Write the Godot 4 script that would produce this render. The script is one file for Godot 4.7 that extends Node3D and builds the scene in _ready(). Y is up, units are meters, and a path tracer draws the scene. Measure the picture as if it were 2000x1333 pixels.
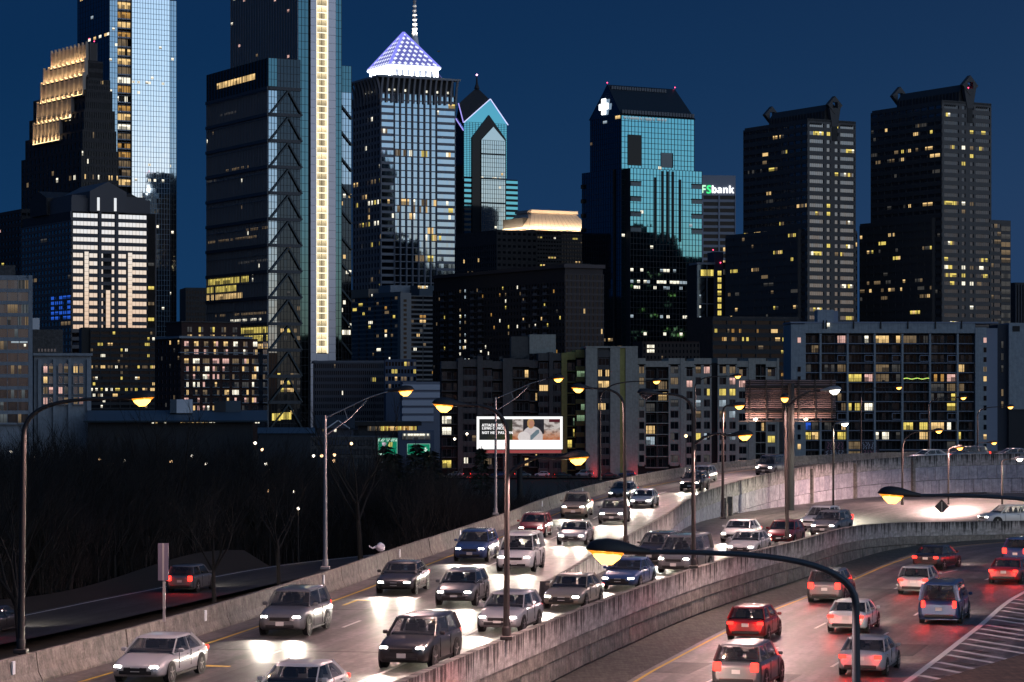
extends Node3D
# A city skyline at dusk seen over a curving elevated road.
# x right, y up, the camera looks along -z; D below is the distance along -z in metres.

const EYE := 11.0          # camera height above the lower carriageway (y = 0)
const FOCAL := 5000.0      # focal length in pixels of the 2000-wide photograph
const HORIZON := 760.0     # row of the horizon in that photograph
const CITY := -14.0        # level of the streets beyond the river bank

var M := {}                # materials
var T := {}                # textures
var rng := RandomNumberGenerator.new()
var unit_box: ArrayMesh
var counts := {}


# ---------------------------------------------------------------- shapes
class Shape:
	var v := PackedVector3Array()
	var n := PackedVector3Array()
	var uv := PackedVector2Array()
	var ix := PackedInt32Array()

	func quad(a: Vector3, b: Vector3, c: Vector3, d: Vector3, u := [Vector2(0, 1), Vector2(1, 1), Vector2(1, 0), Vector2(0, 0)]) -> void:
		# corners counter-clockwise seen from outside
		var k := v.size()
		var nn := (b - a).cross(c - a)
		if nn.length_squared() < 1e-14:
			nn = (c - a).cross(d - a)
		nn = nn.normalized()
		v.append_array([a, b, c, d])
		n.append_array([nn, nn, nn, nn])
		uv.append_array(u)
		ix.append_array([k, k + 2, k + 1, k, k + 3, k + 2])

	func tri(a: Vector3, b: Vector3, c: Vector3) -> void:
		var k := v.size()
		var nn := (b - a).cross(c - a).normalized()
		v.append_array([a, b, c])
		n.append_array([nn, nn, nn])
		uv.append_array([Vector2(0, 1), Vector2(1, 1), Vector2(0.5, 0)])
		ix.append_array([k, k + 2, k + 1])

	func box(c: Vector3, s: Vector3, q := Basis.IDENTITY) -> Shape:
		var x := q.x * s.x * 0.5
		var y := q.y * s.y * 0.5
		var z := q.z * s.z * 0.5
		quad(c - x - y + z, c + x - y + z, c + x + y + z, c - x + y + z)
		quad(c + x - y - z, c - x - y - z, c - x + y - z, c + x + y - z)
		quad(c + x - y + z, c + x - y - z, c + x + y - z, c + x + y + z)
		quad(c - x - y - z, c - x - y + z, c - x + y + z, c - x + y - z)
		quad(c - x + y + z, c + x + y + z, c + x + y - z, c - x + y - z)
		quad(c - x - y - z, c + x - y - z, c + x - y + z, c - x - y + z)
		return self

	func span(a: Vector3, b: Vector3) -> Shape:
		return box((a + b) * 0.5, (b - a).abs())

	func bar(a: Vector3, b: Vector3, w: float, d: float) -> Shape:
		# a square beam from a to b, w wide and d deep
		var z := (b - a)
		var l := z.length()
		z = z / l
		var up := Vector3.UP if absf(z.y) < 0.95 else Vector3.RIGHT
		var x := up.cross(z).normalized()
		return box((a + b) * 0.5, Vector3(w, d, l), Basis(x, z.cross(x), z))

	func bevel(c: Vector3, s: Vector3, r: float, q := Basis.IDENTITY) -> Shape:
		# a box with chamfered edges
		var h := s * 0.5
		var sg := [-1.0, 1.0]
		var P := func(px: float, py: float, pz: float) -> Vector3: return c + q.x * px + q.y * py + q.z * pz
		for axis in 3:
			for s1 in sg:
				var p := []
				for m in [[-1, -1], [1, -1], [1, 1], [-1, 1]]:
					var w := Vector3.ZERO
					w[axis] = s1 * h[axis]
					w[(axis + 1) % 3] = m[0] * (h[(axis + 1) % 3] - r)
					w[(axis + 2) % 3] = m[1] * (h[(axis + 2) % 3] - r)
					p.append(P.call(w.x, w.y, w.z))
				if s1 > 0:
					quad(p[0], p[1], p[2], p[3])
				else:
					quad(p[3], p[2], p[1], p[0])
		for axis in 3:
			var b := (axis + 1) % 3
			var d := (axis + 2) % 3
			for sb in sg:
				for sd in sg:
					var p := []
					for m in [[-1, 0], [1, 0], [1, 1], [-1, 1]]:
						var w := Vector3.ZERO
						w[axis] = m[0] * (h[axis] - r)
						w[b] = sb * (h[b] if m[1] == 0 else h[b] - r)
						w[d] = sd * (h[d] - r if m[1] == 0 else h[d])
						p.append(P.call(w.x, w.y, w.z))
					if sb * sd > 0:
						quad(p[0], p[1], p[2], p[3])
					else:
						quad(p[3], p[2], p[1], p[0])
		for sx in sg:
			for sy in sg:
				for sz in sg:
					var a1: Vector3 = P.call(sx * h.x, sy * (h.y - r), sz * (h.z - r))
					var b1: Vector3 = P.call(sx * (h.x - r), sy * h.y, sz * (h.z - r))
					var c1: Vector3 = P.call(sx * (h.x - r), sy * (h.y - r), sz * h.z)
					if sx * sy * sz > 0:
						tri(a1, b1, c1)
					else:
						tri(a1, c1, b1)
		return self

	func rings(loops: Array, closed := true, caps := true, smooth := true) -> Shape:
		# skin a list of equal rings (each counter-clockwise seen from the far end looking back)
		var m: int = loops[0].size()
		var k0 := v.size()
		if smooth:
			for i in loops.size():
				for j in m:
					var a: Vector3 = loops[i][(j + 1) % m] if closed or j < m - 1 else loops[i][j]
					var b: Vector3 = loops[i][(j + m - 1) % m] if closed or j > 0 else loops[i][j]
					var f: Vector3 = loops[mini(i + 1, loops.size() - 1)][j] - loops[maxi(i - 1, 0)][j]
					var nn := (a - b).cross(f)
					v.append(loops[i][j])
					n.append(nn.normalized() if nn.length_squared() > 1e-16 else Vector3.UP)
					uv.append(Vector2(float(j) / m, i))
			for i in loops.size() - 1:
				for j in (m if closed else m - 1):
					var p := k0 + i * m + j
					var q := k0 + i * m + (j + 1) % m
					ix.append_array([p, q + m, q, p, p + m, q + m])
		else:
			for i in loops.size() - 1:
				for j in (m if closed else m - 1):
					var j2 := (j + 1) % m
					quad(loops[i][j], loops[i][j2], loops[i + 1][j2], loops[i + 1][j])
		if caps and closed:
			for e in [0, loops.size() - 1]:
				var mid := Vector3.ZERO
				for p in loops[e]:
					mid += p / m
				for j in m:
					if e == 0:
						tri(mid, loops[e][(j + 1) % m], loops[e][j])
					else:
						tri(mid, loops[e][j], loops[e][(j + 1) % m])
		return self

	func tube(path: Array, r0: float, r1: float, sides := 8) -> Shape:
		var loops := []
		var x := Vector3.ZERO
		for i in path.size():
			var t: Vector3 = (path[mini(i + 1, path.size() - 1)] - path[maxi(i - 1, 0)]).normalized()
			if x == Vector3.ZERO:
				x = (Vector3.UP if absf(t.y) < 0.9 else Vector3.RIGHT).cross(t).normalized()
			x = (x - t * x.dot(t)).normalized()
			var y := t.cross(x)
			var r := lerpf(r0, r1, float(i) / maxi(1, path.size() - 1))
			var ring := []
			for j in sides:
				var w := TAU * j / sides
				ring.append(path[i] + x * cos(w) * r + y * sin(w) * r)
			loops.append(ring)
		return rings(loops)

	func lathe(profile: Array, sides: int, at: Vector3, axis := Basis.IDENTITY) -> Shape:
		# profile of (radius, height) from the foot up
		var loops := []
		for p in profile:
			var ring := []
			for j in sides:
				var w := -TAU * j / sides
				ring.append(at + axis * Vector3(cos(w) * p.x, p.y, sin(w) * p.x))
			loops.append(ring)
		return rings(loops)

	func prism(outline: Array, o: Vector3, ux: Vector3, uy: Vector3, depth: Vector3) -> Shape:
		# a flat outline (Vector2s, counter-clockwise) pushed back along depth
		var poly := PackedVector2Array(outline)
		var idx := Geometry2D.triangulate_polygon(poly)
		var nn := ux.cross(uy)
		var flip := nn.dot(depth) > 0
		for k in range(0, idx.size(), 3):
			var p := []
			for e in 3:
				var w := poly[idx[k + e]]
				p.append(o + ux * w.x + uy * w.y)
			var turn: bool = (p[1] - p[0]).cross(p[2] - p[0]).dot(depth) > 0
			if turn:
				tri(p[0], p[2], p[1])
				tri(p[0] + depth, p[1] + depth, p[2] + depth)
			else:
				tri(p[0], p[1], p[2])
				tri(p[0] + depth, p[2] + depth, p[1] + depth)
		for k in poly.size():
			var a: Vector3 = o + ux * poly[k].x + uy * poly[k].y
			var w2 := poly[(k + 1) % poly.size()]
			var b: Vector3 = o + ux * w2.x + uy * w2.y
			if flip:
				quad(a, b, b + depth, a + depth)
			else:
				quad(a, a + depth, b + depth, b)
		return self

	func mesh() -> ArrayMesh:
		var m := ArrayMesh.new()
		if v.is_empty():
			return m
		var a := []
		a.resize(Mesh.ARRAY_MAX)
		a[Mesh.ARRAY_VERTEX] = v
		a[Mesh.ARRAY_NORMAL] = n
		a[Mesh.ARRAY_TEX_UV] = uv
		a[Mesh.ARRAY_INDEX] = ix
		m.add_surface_from_arrays(Mesh.PRIMITIVE_TRIANGLES, a)
		return m


# ---------------------------------------------------------------- naming
func numbered(called: String) -> String:
	var k: int = counts.get(called, 0)
	counts[called] = k + 1
	return called if k == 0 else "%s_%03d" % [called, k]


func tag(o: Node, label: String, category: String, group := "") -> Node:
	o.set_meta("label", label)
	o.set_meta("category", category)
	if group:
		o.set_meta("group", group)
	return o


func thing(called: String, label: String, category: String, at := Vector3.ZERO, turn := 0.0, group := "") -> Node3D:
	var o := Node3D.new()
	o.name = numbered(called)
	add_child(o)
	o.position = at
	o.rotation.y = turn
	tag(o, label, category, group)
	return o


func obj(called: String, what, material: Material, parent: Node = null, kind := "") -> MeshInstance3D:
	var o := MeshInstance3D.new()
	o.mesh = what.mesh() if what is Shape else what
	o.material_override = material
	if parent == null:
		o.name = numbered(called)
		add_child(o)
	else:
		o.name = called
		parent.add_child(o, true)
	if kind:
		o.set_meta("kind", kind)
	return o


# ---------------------------------------------------------------- materials and textures
func lin(r: float, g: float, b: float, a := 1.0) -> Color:
	var c := Color(r, g, b).linear_to_srgb()
	c.a = a
	return c


func mat(called: String, r: float, g: float, b: float, rough := 0.8, metal := 0.0) -> StandardMaterial3D:
	if M.has(called):
		return M[called]
	var m := StandardMaterial3D.new()
	m.resource_name = called
	m.albedo_color = lin(r, g, b)
	m.roughness = rough
	m.metallic = metal
	M[called] = m
	return m


func glow(called: String, r: float, g: float, b: float, e: float, tex: Texture2D = null) -> StandardMaterial3D:
	if M.has(called):
		return M[called]
	var m := mat(called, 0.03, 0.03, 0.03, 0.6)
	m.emission_enabled = true
	m.emission = lin(r, g, b)
	m.emission_energy_multiplier = e
	if tex:
		m.emission_texture = tex
		m.emission_operator = BaseMaterial3D.EMISSION_OP_MULTIPLY
	return m


func noise_bytes(w: int, h: int, sd: int, freq: float, oct := 4) -> PackedByteArray:
	var f := FastNoiseLite.new()
	f.seed = sd
	f.noise_type = FastNoiseLite.TYPE_SIMPLEX_SMOOTH
	f.frequency = freq
	f.fractal_octaves = oct
	var im := f.get_seamless_image(w, h)
	im.convert(Image.FORMAT_L8)
	return im.get_data()


func stretched(w: int, h: int, w0: int, h0: int, sd: int, freq: float) -> PackedByteArray:
	# noise drawn out along one side: drips, wheel tracks
	var f := FastNoiseLite.new()
	f.seed = sd
	f.frequency = freq
	f.fractal_octaves = 3
	var im := f.get_seamless_image(w0, h0)
	im.convert(Image.FORMAT_L8)
	im.resize(w, h, Image.INTERPOLATE_CUBIC)
	return im.get_data()


func rgb_texture(w: int, h: int, data: PackedByteArray) -> ImageTexture:
	var im := Image.create_from_data(w, h, false, Image.FORMAT_RGB8, data)
	im.generate_mipmaps()
	return ImageTexture.create_from_image(im)


func blend_texture(w: int, h: int, layers: Array, dark: Vector3, bright: Vector3) -> ImageTexture:
	# layers of [bytes, weight]; sRGB values between dark and bright
	var out := PackedByteArray()
	out.resize(w * h * 3)
	for i in w * h:
		var t := 0.0
		for l in layers:
			t += (l[0][i] / 255.0 - 0.5) * l[1]
		t = clampf(t + 0.5, 0.0, 1.0)
		out[i * 3] = int(255 * lerpf(dark.x, bright.x, t))
		out[i * 3 + 1] = int(255 * lerpf(dark.y, bright.y, t))
		out[i * 3 + 2] = int(255 * lerpf(dark.z, bright.z, t))
	return rgb_texture(w, h, out)


func textured(called: String, tex: Texture2D, metres: float, rough := 0.85, world := true, tint := Color.WHITE) -> StandardMaterial3D:
	var m := StandardMaterial3D.new()
	m.resource_name = called
	m.albedo_color = tint
	m.albedo_texture = tex
	m.roughness = rough
	if metres > 0.0:
		m.uv1_triplanar = true
		m.uv1_world_triplanar = world
		m.uv1_scale = Vector3.ONE / metres
	M[called] = m
	return m


func make_materials() -> void:
	var fine := noise_bytes(512, 512, 3, 0.09)
	var coarse := noise_bytes(512, 512, 4, 0.012)
	var mid := noise_bytes(512, 512, 5, 0.035)
	var drip := stretched(512, 512, 512, 24, 6, 0.05)
	var drip2 := stretched(512, 512, 256, 40, 7, 0.06)
	var track := stretched(512, 512, 512, 8, 8, 0.022)
	T.concrete = blend_texture(512, 512, [[coarse, 0.7], [fine, 0.5], [drip, 0.5], [mid, 0.4]], Vector3(0.30, 0.29, 0.28), Vector3(0.66, 0.64, 0.61))
	T.asphalt = blend_texture(512, 512, [[fine, 0.8], [coarse, 0.7], [track, 0.9], [mid, 0.35]], Vector3(0.20, 0.195, 0.19), Vector3(0.47, 0.45, 0.44))
	T.soil = blend_texture(512, 512, [[fine, 0.8], [coarse, 0.9]], Vector3(0.10, 0.09, 0.07), Vector3(0.24, 0.21, 0.16))
	T.pale = blend_texture(512, 512, [[coarse, 0.7], [fine, 0.5], [drip, 0.6], [mid, 0.4]], Vector3(0.52, 0.51, 0.53), Vector3(0.82, 0.80, 0.82))
	T.stucco = blend_texture(512, 512, [[coarse, 0.6], [fine, 0.45], [drip, 0.7]], Vector3(0.56, 0.56, 0.555), Vector3(0.71, 0.71, 0.70))
	T.brick = blend_texture(512, 512, [[fine, 0.5], [coarse, 0.6], [drip2, 0.3]], Vector3(0.28, 0.20, 0.18), Vector3(0.46, 0.35, 0.32))
	# a parapet streaked black from its top edge: stains run down to different depths
	var st := PackedByteArray()
	st.resize(512 * 256 * 3)
	for y in 256:
		for x in 512:
			var i := y * 512 + x
			var depth := (drip[x + 512 * 40] / 255.0) * 1.15 + (drip2[x + 512 * 200] / 255.0 - 0.5) * 0.7
			var f := y / 255.0
			var stain := clampf((depth - f) * 2.2, 0.0, 1.0) * (0.35 + 0.9 * drip[x + 512 * ((y * 2) % 512)] / 255.0)
			stain *= 0.5 + fine[i] / 255.0
			var base := 0.60 + (coarse[i] / 255.0 - 0.5) * 0.22 + (fine[i] / 255.0 - 0.5) * 0.16 + (drip2[i] / 255.0 - 0.5) * 0.14
			var g := clampf(base * (1.0 - 0.72 * clampf(stain, 0.0, 1.0)), 0.05, 0.9)
			st[i * 3] = int(255 * g)
			st[i * 3 + 1] = int(255 * g * 0.97)
			st[i * 3 + 2] = int(255 * g * 0.945)
	T.stained = rgb_texture(512, 256, st)
	# rooms behind lit windows: blinds, curtains, a lamp and furniture
	for k in 4:
		var d := PackedByteArray()
		d.resize(48 * 48 * 3)
		for y in 48:
			for x in 48:
				var g := 0.75
				var nz: float = mid[((y * 5 + k * 97) % 512) * 512 + (x * 6 + k * 131) % 512] / 255.0
				if k == 0:
					g = 0.95 - 0.35 * (y / 47.0) + (nz - 0.5) * 0.7
				elif k == 1:
					g = 0.55 + 0.4 * sin(x * 1.1) * 0.5 + (0.3 if x < 11 or x > 37 else 0.0) + (nz - 0.5) * 0.5
				elif k == 2:
					g = (0.9 if y < 18 else 0.45) + (nz - 0.5) * 0.8
				else:
					g = 0.8 + 0.12 * (1 if (y / 3) % 2 == 0 else -1) + (nz - 0.5) * 0.4
				if x == 23 or x == 24:
					g *= 0.35
				var b := int(255 * clampf(g, 0.05, 1.0))
				d[(y * 48 + x) * 3] = b
				d[(y * 48 + x) * 3 + 1] = b
				d[(y * 48 + x) * 3 + 2] = b
		T["room%d" % k] = rgb_texture(48, 48, d)
	var tones := {"warm": [1.0, 0.66, 0.27, 1.1], "yellow": [1.0, 0.78, 0.17, 1.0], "white": [1.0, 0.93, 0.74, 1.5], "dim": [0.9, 0.62, 0.33, 0.22], "pink": [1.0, 0.58, 0.50, 0.9],
		"cool": [0.72, 0.88, 1.0, 0.55], "pale": [0.72, 0.84, 0.9, 0.11], "faint": [0.8, 0.75, 0.68, 0.07], "amber": [1.0, 0.52, 0.12, 0.55], "blue": [0.03, 0.16, 0.95, 0.7], "green": [0.55, 0.85, 0.5, 0.35]}
	for t in tones:
		for k in 4:
			glow("lit_%s_%d" % [t, k], tones[t][0], tones[t][1], tones[t][2], tones[t][3] * 1.35, T["room%d" % k])
	textured("concrete", T.concrete, 5.0, 0.9)
	textured("concrete_dark", T.concrete, 6.0, 0.9, true, Color(0.62, 0.62, 0.64))
	textured("concrete_grey", T.stucco, 9.0, 0.85, true, Color(0.85, 0.88, 0.93))
	textured("stone_pale", T.concrete, 12.0, 0.8, true, Color(1.0, 1.0, 1.0))
	textured("stone_dark", T.concrete, 14.0, 0.7, true, Color(0.46, 0.44, 0.46))
	textured("brick", T.brick, 8.0, 0.9)
	textured("brick_dark", T.brick, 10.0, 0.9, true, Color(0.66, 0.62, 0.62))
	textured("soil", T.soil, 6.0, 0.95)
	textured("asphalt", T.asphalt, 0.0, 0.5, true, Color(0.92, 0.90, 0.90))
	textured("shoulder", T.concrete, 4.0, 0.85, true, Color(0.56, 0.57, 0.55))
	textured("parapet_stained", T.stained, 0.0, 0.88)
	for k in 4:
		textured("pale_%d" % k, T.pale, 3.3 + k * 0.8, 0.85, true, Color(0.90 + 0.03 * k, 0.90 + 0.03 * k, 0.92 + 0.025 * k))
		textured("panel_%d" % k, T.concrete, 3.1 + k * 0.7, 0.88, true, Color(0.86 + 0.05 * k, 0.86 + 0.045 * k, 0.85 + 0.04 * k))
	for p in ["asphalt", "concrete", "parapet_stained", "panel_0", "panel_1", "panel_2", "panel_3", "shoulder"]:
		M[p].heightmap_enabled = false
	mat("black", 0.006, 0.006, 0.007, 0.6)
	mat("rubber", 0.012, 0.012, 0.012, 0.9)
	mat("steel", 0.35, 0.34, 0.33, 0.45, 0.6)
	mat("galvanised", 0.30, 0.29, 0.29, 0.5, 0.35)
	mat("pole_brown", 0.034, 0.026, 0.024, 0.55, 0.1)
	mat("white_paint", 0.62, 0.60, 0.57, 0.75)
	mat("yellow_paint", 0.60, 0.38, 0.04, 0.75)
	mat("roof_dark", 0.03, 0.031, 0.035, 0.8)
	mat("slate_blue", 0.05, 0.075, 0.10, 0.6)
	mat("metal_white", 0.62, 0.64, 0.68, 0.45, 0.1)
	mat("mullion", 0.02, 0.022, 0.026, 0.5, 0.3)
	mat("mullion_pale", 0.30, 0.32, 0.36, 0.5, 0.3)
	mat("glass_dark", 0.010, 0.013, 0.017, 0.06)
	M.glass_dark.metallic_specular = 0.3
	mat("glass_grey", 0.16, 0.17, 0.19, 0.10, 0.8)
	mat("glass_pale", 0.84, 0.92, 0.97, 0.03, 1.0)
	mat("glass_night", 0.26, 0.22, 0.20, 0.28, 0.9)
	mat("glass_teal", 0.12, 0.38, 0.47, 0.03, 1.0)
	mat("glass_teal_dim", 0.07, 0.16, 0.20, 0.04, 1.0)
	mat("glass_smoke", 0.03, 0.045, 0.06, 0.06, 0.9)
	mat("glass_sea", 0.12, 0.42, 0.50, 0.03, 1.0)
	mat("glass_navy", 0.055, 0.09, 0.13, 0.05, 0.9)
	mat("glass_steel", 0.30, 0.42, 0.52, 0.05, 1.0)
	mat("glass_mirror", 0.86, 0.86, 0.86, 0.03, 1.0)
	glow("sodium", 1.0, 0.52, 0.095, 5.5)
	glow("sodium_bloom_rim", 1.0, 0.30, 0.02, 1.5)
	glow("lamp_white", 1.0, 0.93, 0.78, 9.0)
	glow("red_beacon", 1.0, 0.06, 0.16, 6.0)
	glow("headlight_glow", 1.0, 0.95, 0.86, 26.0)
	glow("taillight_glow", 1.0, 0.035, 0.02, 3.2)
	glow("indicator_glow", 1.0, 0.42, 0.03, 3.0)


# ---------------------------------------------------------------- places measured on the photograph
func at(px: float, py: float, d: float) -> Vector3:
	return Vector3((px - 1000.0) / FOCAL * d, EYE + (HORIZON - py) / FOCAL * d, -d)


func dusk_sky() -> Image:
	# the western sky behind the camera still holds the afterglow; the east is deep blue
	var w := 512
	var h := 256
	var im := Image.create(w, h, false, Image.FORMAT_RGBF)
	var ramp := [[0.0, Vector3(0.60, 0.29, 0.12)], [1.4, Vector3(0.78, 0.46, 0.23)], [2.5, Vector3(0.90, 0.70, 0.50)], [4.2, Vector3(0.82, 0.86, 0.90)], [7.0, Vector3(0.48, 0.68, 0.88)],
		[11.0, Vector3(0.34, 0.52, 0.76)], [20.0, Vector3(0.22, 0.38, 0.60)], [40.0, Vector3(0.09, 0.20, 0.40)], [90.0, Vector3(0.009, 0.042, 0.125)]]
	for j in h:
		var el := 90.0 - 180.0 * (j + 0.5) / h
		var e := maxf(el, 0.0)
		var arch: Vector3 = ramp[-1][1]
		for k in ramp.size() - 1:
			if e <= ramp[k + 1][0]:
				arch = (ramp[k][1] as Vector3).lerp(ramp[k + 1][1], (e - ramp[k][0]) / (ramp[k + 1][0] - ramp[k][0]))
				break
		var east := Vector3(0.0042, 0.040, 0.118).lerp(Vector3(0.0020, 0.0215, 0.076), clampf(e / 9.0, 0.0, 1.0))
		east = east.lerp(Vector3(0.009, 0.042, 0.125), clampf((e - 9.0) / 60.0, 0.0, 1.0))
		for i in w:
			var az := (i + 0.5) / w * 360.0   # clockwise from straight ahead
			var d := absf(fposmod(az - 122.0 + 180.0, 360.0) - 180.0)
			var lobe := exp(-pow(d / 54.0, 2.0))
			var c := east.lerp(arch, lobe)
			im.set_pixel(i, j, Color(c.x, c.y, c.z))
	return im


func _ready() -> void:
	rng.seed = 20240
	# camera
	var cam := Camera3D.new()
	cam.name = "camera"
	cam.projection = Camera3D.PROJECTION_FRUSTUM
	cam.near = 0.5
	cam.far = 9000.0
	cam.size = cam.near * 1333.0 / FOCAL
	cam.frustum_offset = Vector2(0, cam.near * (HORIZON - 666.5) / FOCAL)
	cam.position = Vector3(0, EYE, 0)
	cam.current = true
	add_child(cam)
	# sky
	var env := Environment.new()
	env.background_mode = Environment.BG_SKY
	var pano := PanoramaSkyMaterial.new()
	pano.panorama = ImageTexture.create_from_image(dusk_sky())
	env.sky = Sky.new()
	env.sky.sky_material = pano
	env.background_energy_multiplier = 1.0
	env.tonemap_mode = Environment.TONE_MAPPER_LINEAR
	env.tonemap_exposure = 1.0
	env.sdfgi_enabled = true
	env.ssao_enabled = true
	env.ssil_enabled = true
	var we := WorldEnvironment.new()
	we.name = "world"
	we.environment = env
	add_child(we)
	# what is left of the sun: the soft light of the western horizon
	var sun := DirectionalLight3D.new()
	sun.name = "afterglow"
	sun.light_color = Color(0.90, 0.94, 1.0)
	sun.light_energy = 0.11
	sun.light_angular_distance = 90.0
	sun.shadow_enabled = true
	add_child(sun)
	sun.look_at_from_position(Vector3.ZERO, -Vector3(sin(deg_to_rad(58.0)), 0.22, cos(deg_to_rad(58.0))))
	make_materials()
	unit_box = Shape.new().box(Vector3.ZERO, Vector3.ONE).mesh()
	lay_roads()
	build_city()
	plant_trees()
	put_up_lamps()
	put_up_signs()
	drive_cars()


# ---------------------------------------------------------------- roads, walls and barriers
var LE: Array      # outer edge of the upper road
var UR: Array      # inner edge of the upper road
var NW: Array      # wall between the middle and the lower road
var RE: Array      # right edge line of the lower road
var GORE := 0      # where the inner barrier begins


func resample(pts: Array, step := 1.0) -> Array:
	# pts of [x, y, D]; a smooth line through them with one point every step metres
	var c := Curve3D.new()
	c.bake_interval = 0.25
	for i in pts.size():
		var p := Vector3(pts[i][0], pts[i][1], -pts[i][2])
		var a: Array = pts[maxi(i - 1, 0)]
		var b: Array = pts[mini(i + 1, pts.size() - 1)]
		var t := Vector3(b[0] - a[0], b[1] - a[1], -(b[2] - a[2])).normalized()
		var back := p.distance_to(Vector3(a[0], a[1], -a[2])) / 3.0
		var on := p.distance_to(Vector3(b[0], b[1], -b[2])) / 3.0
		c.add_point(p, -t * back, t * on)
	var out := []
	var l := c.get_baked_length()
	var s := 0.0
	while s < l:
		out.append(c.sample_baked(s, true))
		s += step
	return out


func right_of(line: Array, i: int) -> Vector3:
	var t: Vector3 = line[mini(i + 1, line.size() - 1)] - line[maxi(i - 1, 0)]
	return Vector3(-t.z, 0, t.x).normalized()


func offset(line: Array, metres: float) -> Array:
	var out := []
	for i in line.size():
		var r := (right_of(line, maxi(i - 6, 0)) + right_of(line, i) + right_of(line, mini(i + 6, line.size() - 1))).normalized()
		out.append(line[i] + r * metres)
	return out


func index_at(line: Array, d: float) -> int:
	# first point of the line at distance d
	for i in line.size():
		if -line[i].z >= d:
			return i
	return line.size() - 1


func nearest(line: Array, p: Vector3) -> int:
	var best := 0
	var bd := 1e9
	for i in line.size():
		var d := Vector2(line[i].x - p.x, line[i].z - p.z).length_squared()
		if d < bd:
			bd = d
			best = i
	return best


func ribbon(left: Array, right: Array, i0 := 0, i1 := 100000, lift := 0.0, uscale := 12.0, vscale := 24.0) -> Shape:
	var s := Shape.new()
	var up := Vector3.UP * lift
	var run := 0.0
	for i in range(i0, mini(i1, mini(left.size(), right.size()) - 1)):
		var step: float = left[i].distance_to(left[i + 1])
		var w: float = left[i].distance_to(right[i]) / uscale
		var w2: float = left[i + 1].distance_to(right[i + 1]) / uscale
		s.quad(left[i] + up, right[i] + up, right[i + 1] + up, left[i + 1] + up,
			[Vector2(0, run / vscale), Vector2(w, run / vscale), Vector2(w2, (run + step) / vscale), Vector2(0, (run + step) / vscale)])
		run += step
	return s


func sweep(profile: Array, line: Array, i0: int, i1: int, trim := 0.0, wobble := 0.0) -> Shape:
	# profile of (across, up), anticlockwise seen along the line
	var loops := []
	for i in range(i0, i1 + 1):
		var r := right_of(line, i)
		var p: Vector3 = line[i]
		var t := Vector3(r.z, 0, -r.x)
		if i == i0:
			p += t * trim
		elif i == i1:
			p -= t * trim
		var ring := []
		for w in profile:
			ring.append(p + r * (w.x + wobble) + Vector3.UP * w.y)
		loops.append(ring)
	return Shape.new().rings(loops, true, true, false)


func dashes(line: Array, across: float, width: float, on: int, off: int, i0: int, i1: int, lift: float) -> Shape:
	var s := Shape.new()
	var a := offset(line, across - width / 2)
	var b := offset(line, across + width / 2)
	var i := i0
	while i < mini(i1, line.size() - 1):
		for k in range(i, mini(i + on, mini(i1, line.size() - 1))):
			s.quad(a[k] + Vector3.UP * lift, b[k] + Vector3.UP * lift, b[k + 1] + Vector3.UP * lift, a[k + 1] + Vector3.UP * lift)
		i += on + off
	return s


func structure(called: String, s, m: Material) -> MeshInstance3D:
	var o := obj(called, s, m)
	o.set_meta("kind", "structure")
	return o


func ground_level(x: float, z: float) -> float:
	var d := -z
	var k := nearest(LE_coarse, Vector3(x, 0, z))
	var p: Vector3 = LE_coarse[k]
	var side := (Vector3(x, 0, z) - p).dot(right_of(LE_coarse, k))
	var far := clampf((d - 225.0) / 90.0, 0.0, 1.0)
	var y := -0.25
	if side < -0.3:
		y = lerpf(p.y - 0.5, -2.4, clampf((-side - 0.3) / 7.0, 0.0, 1.0))
		y = lerpf(y, CITY, clampf((d - 190.0) / 130.0, 0.0, 1.0) * clampf((-side - 3.0) / 25.0, 0.0, 1.0))
	if d > 225.0 and side < 0.0:
		y = lerpf(y, CITY, far * clampf((-side - 1.0) / 20.0, 0.0, 1.0))
	return y


var LE_coarse := []


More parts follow.
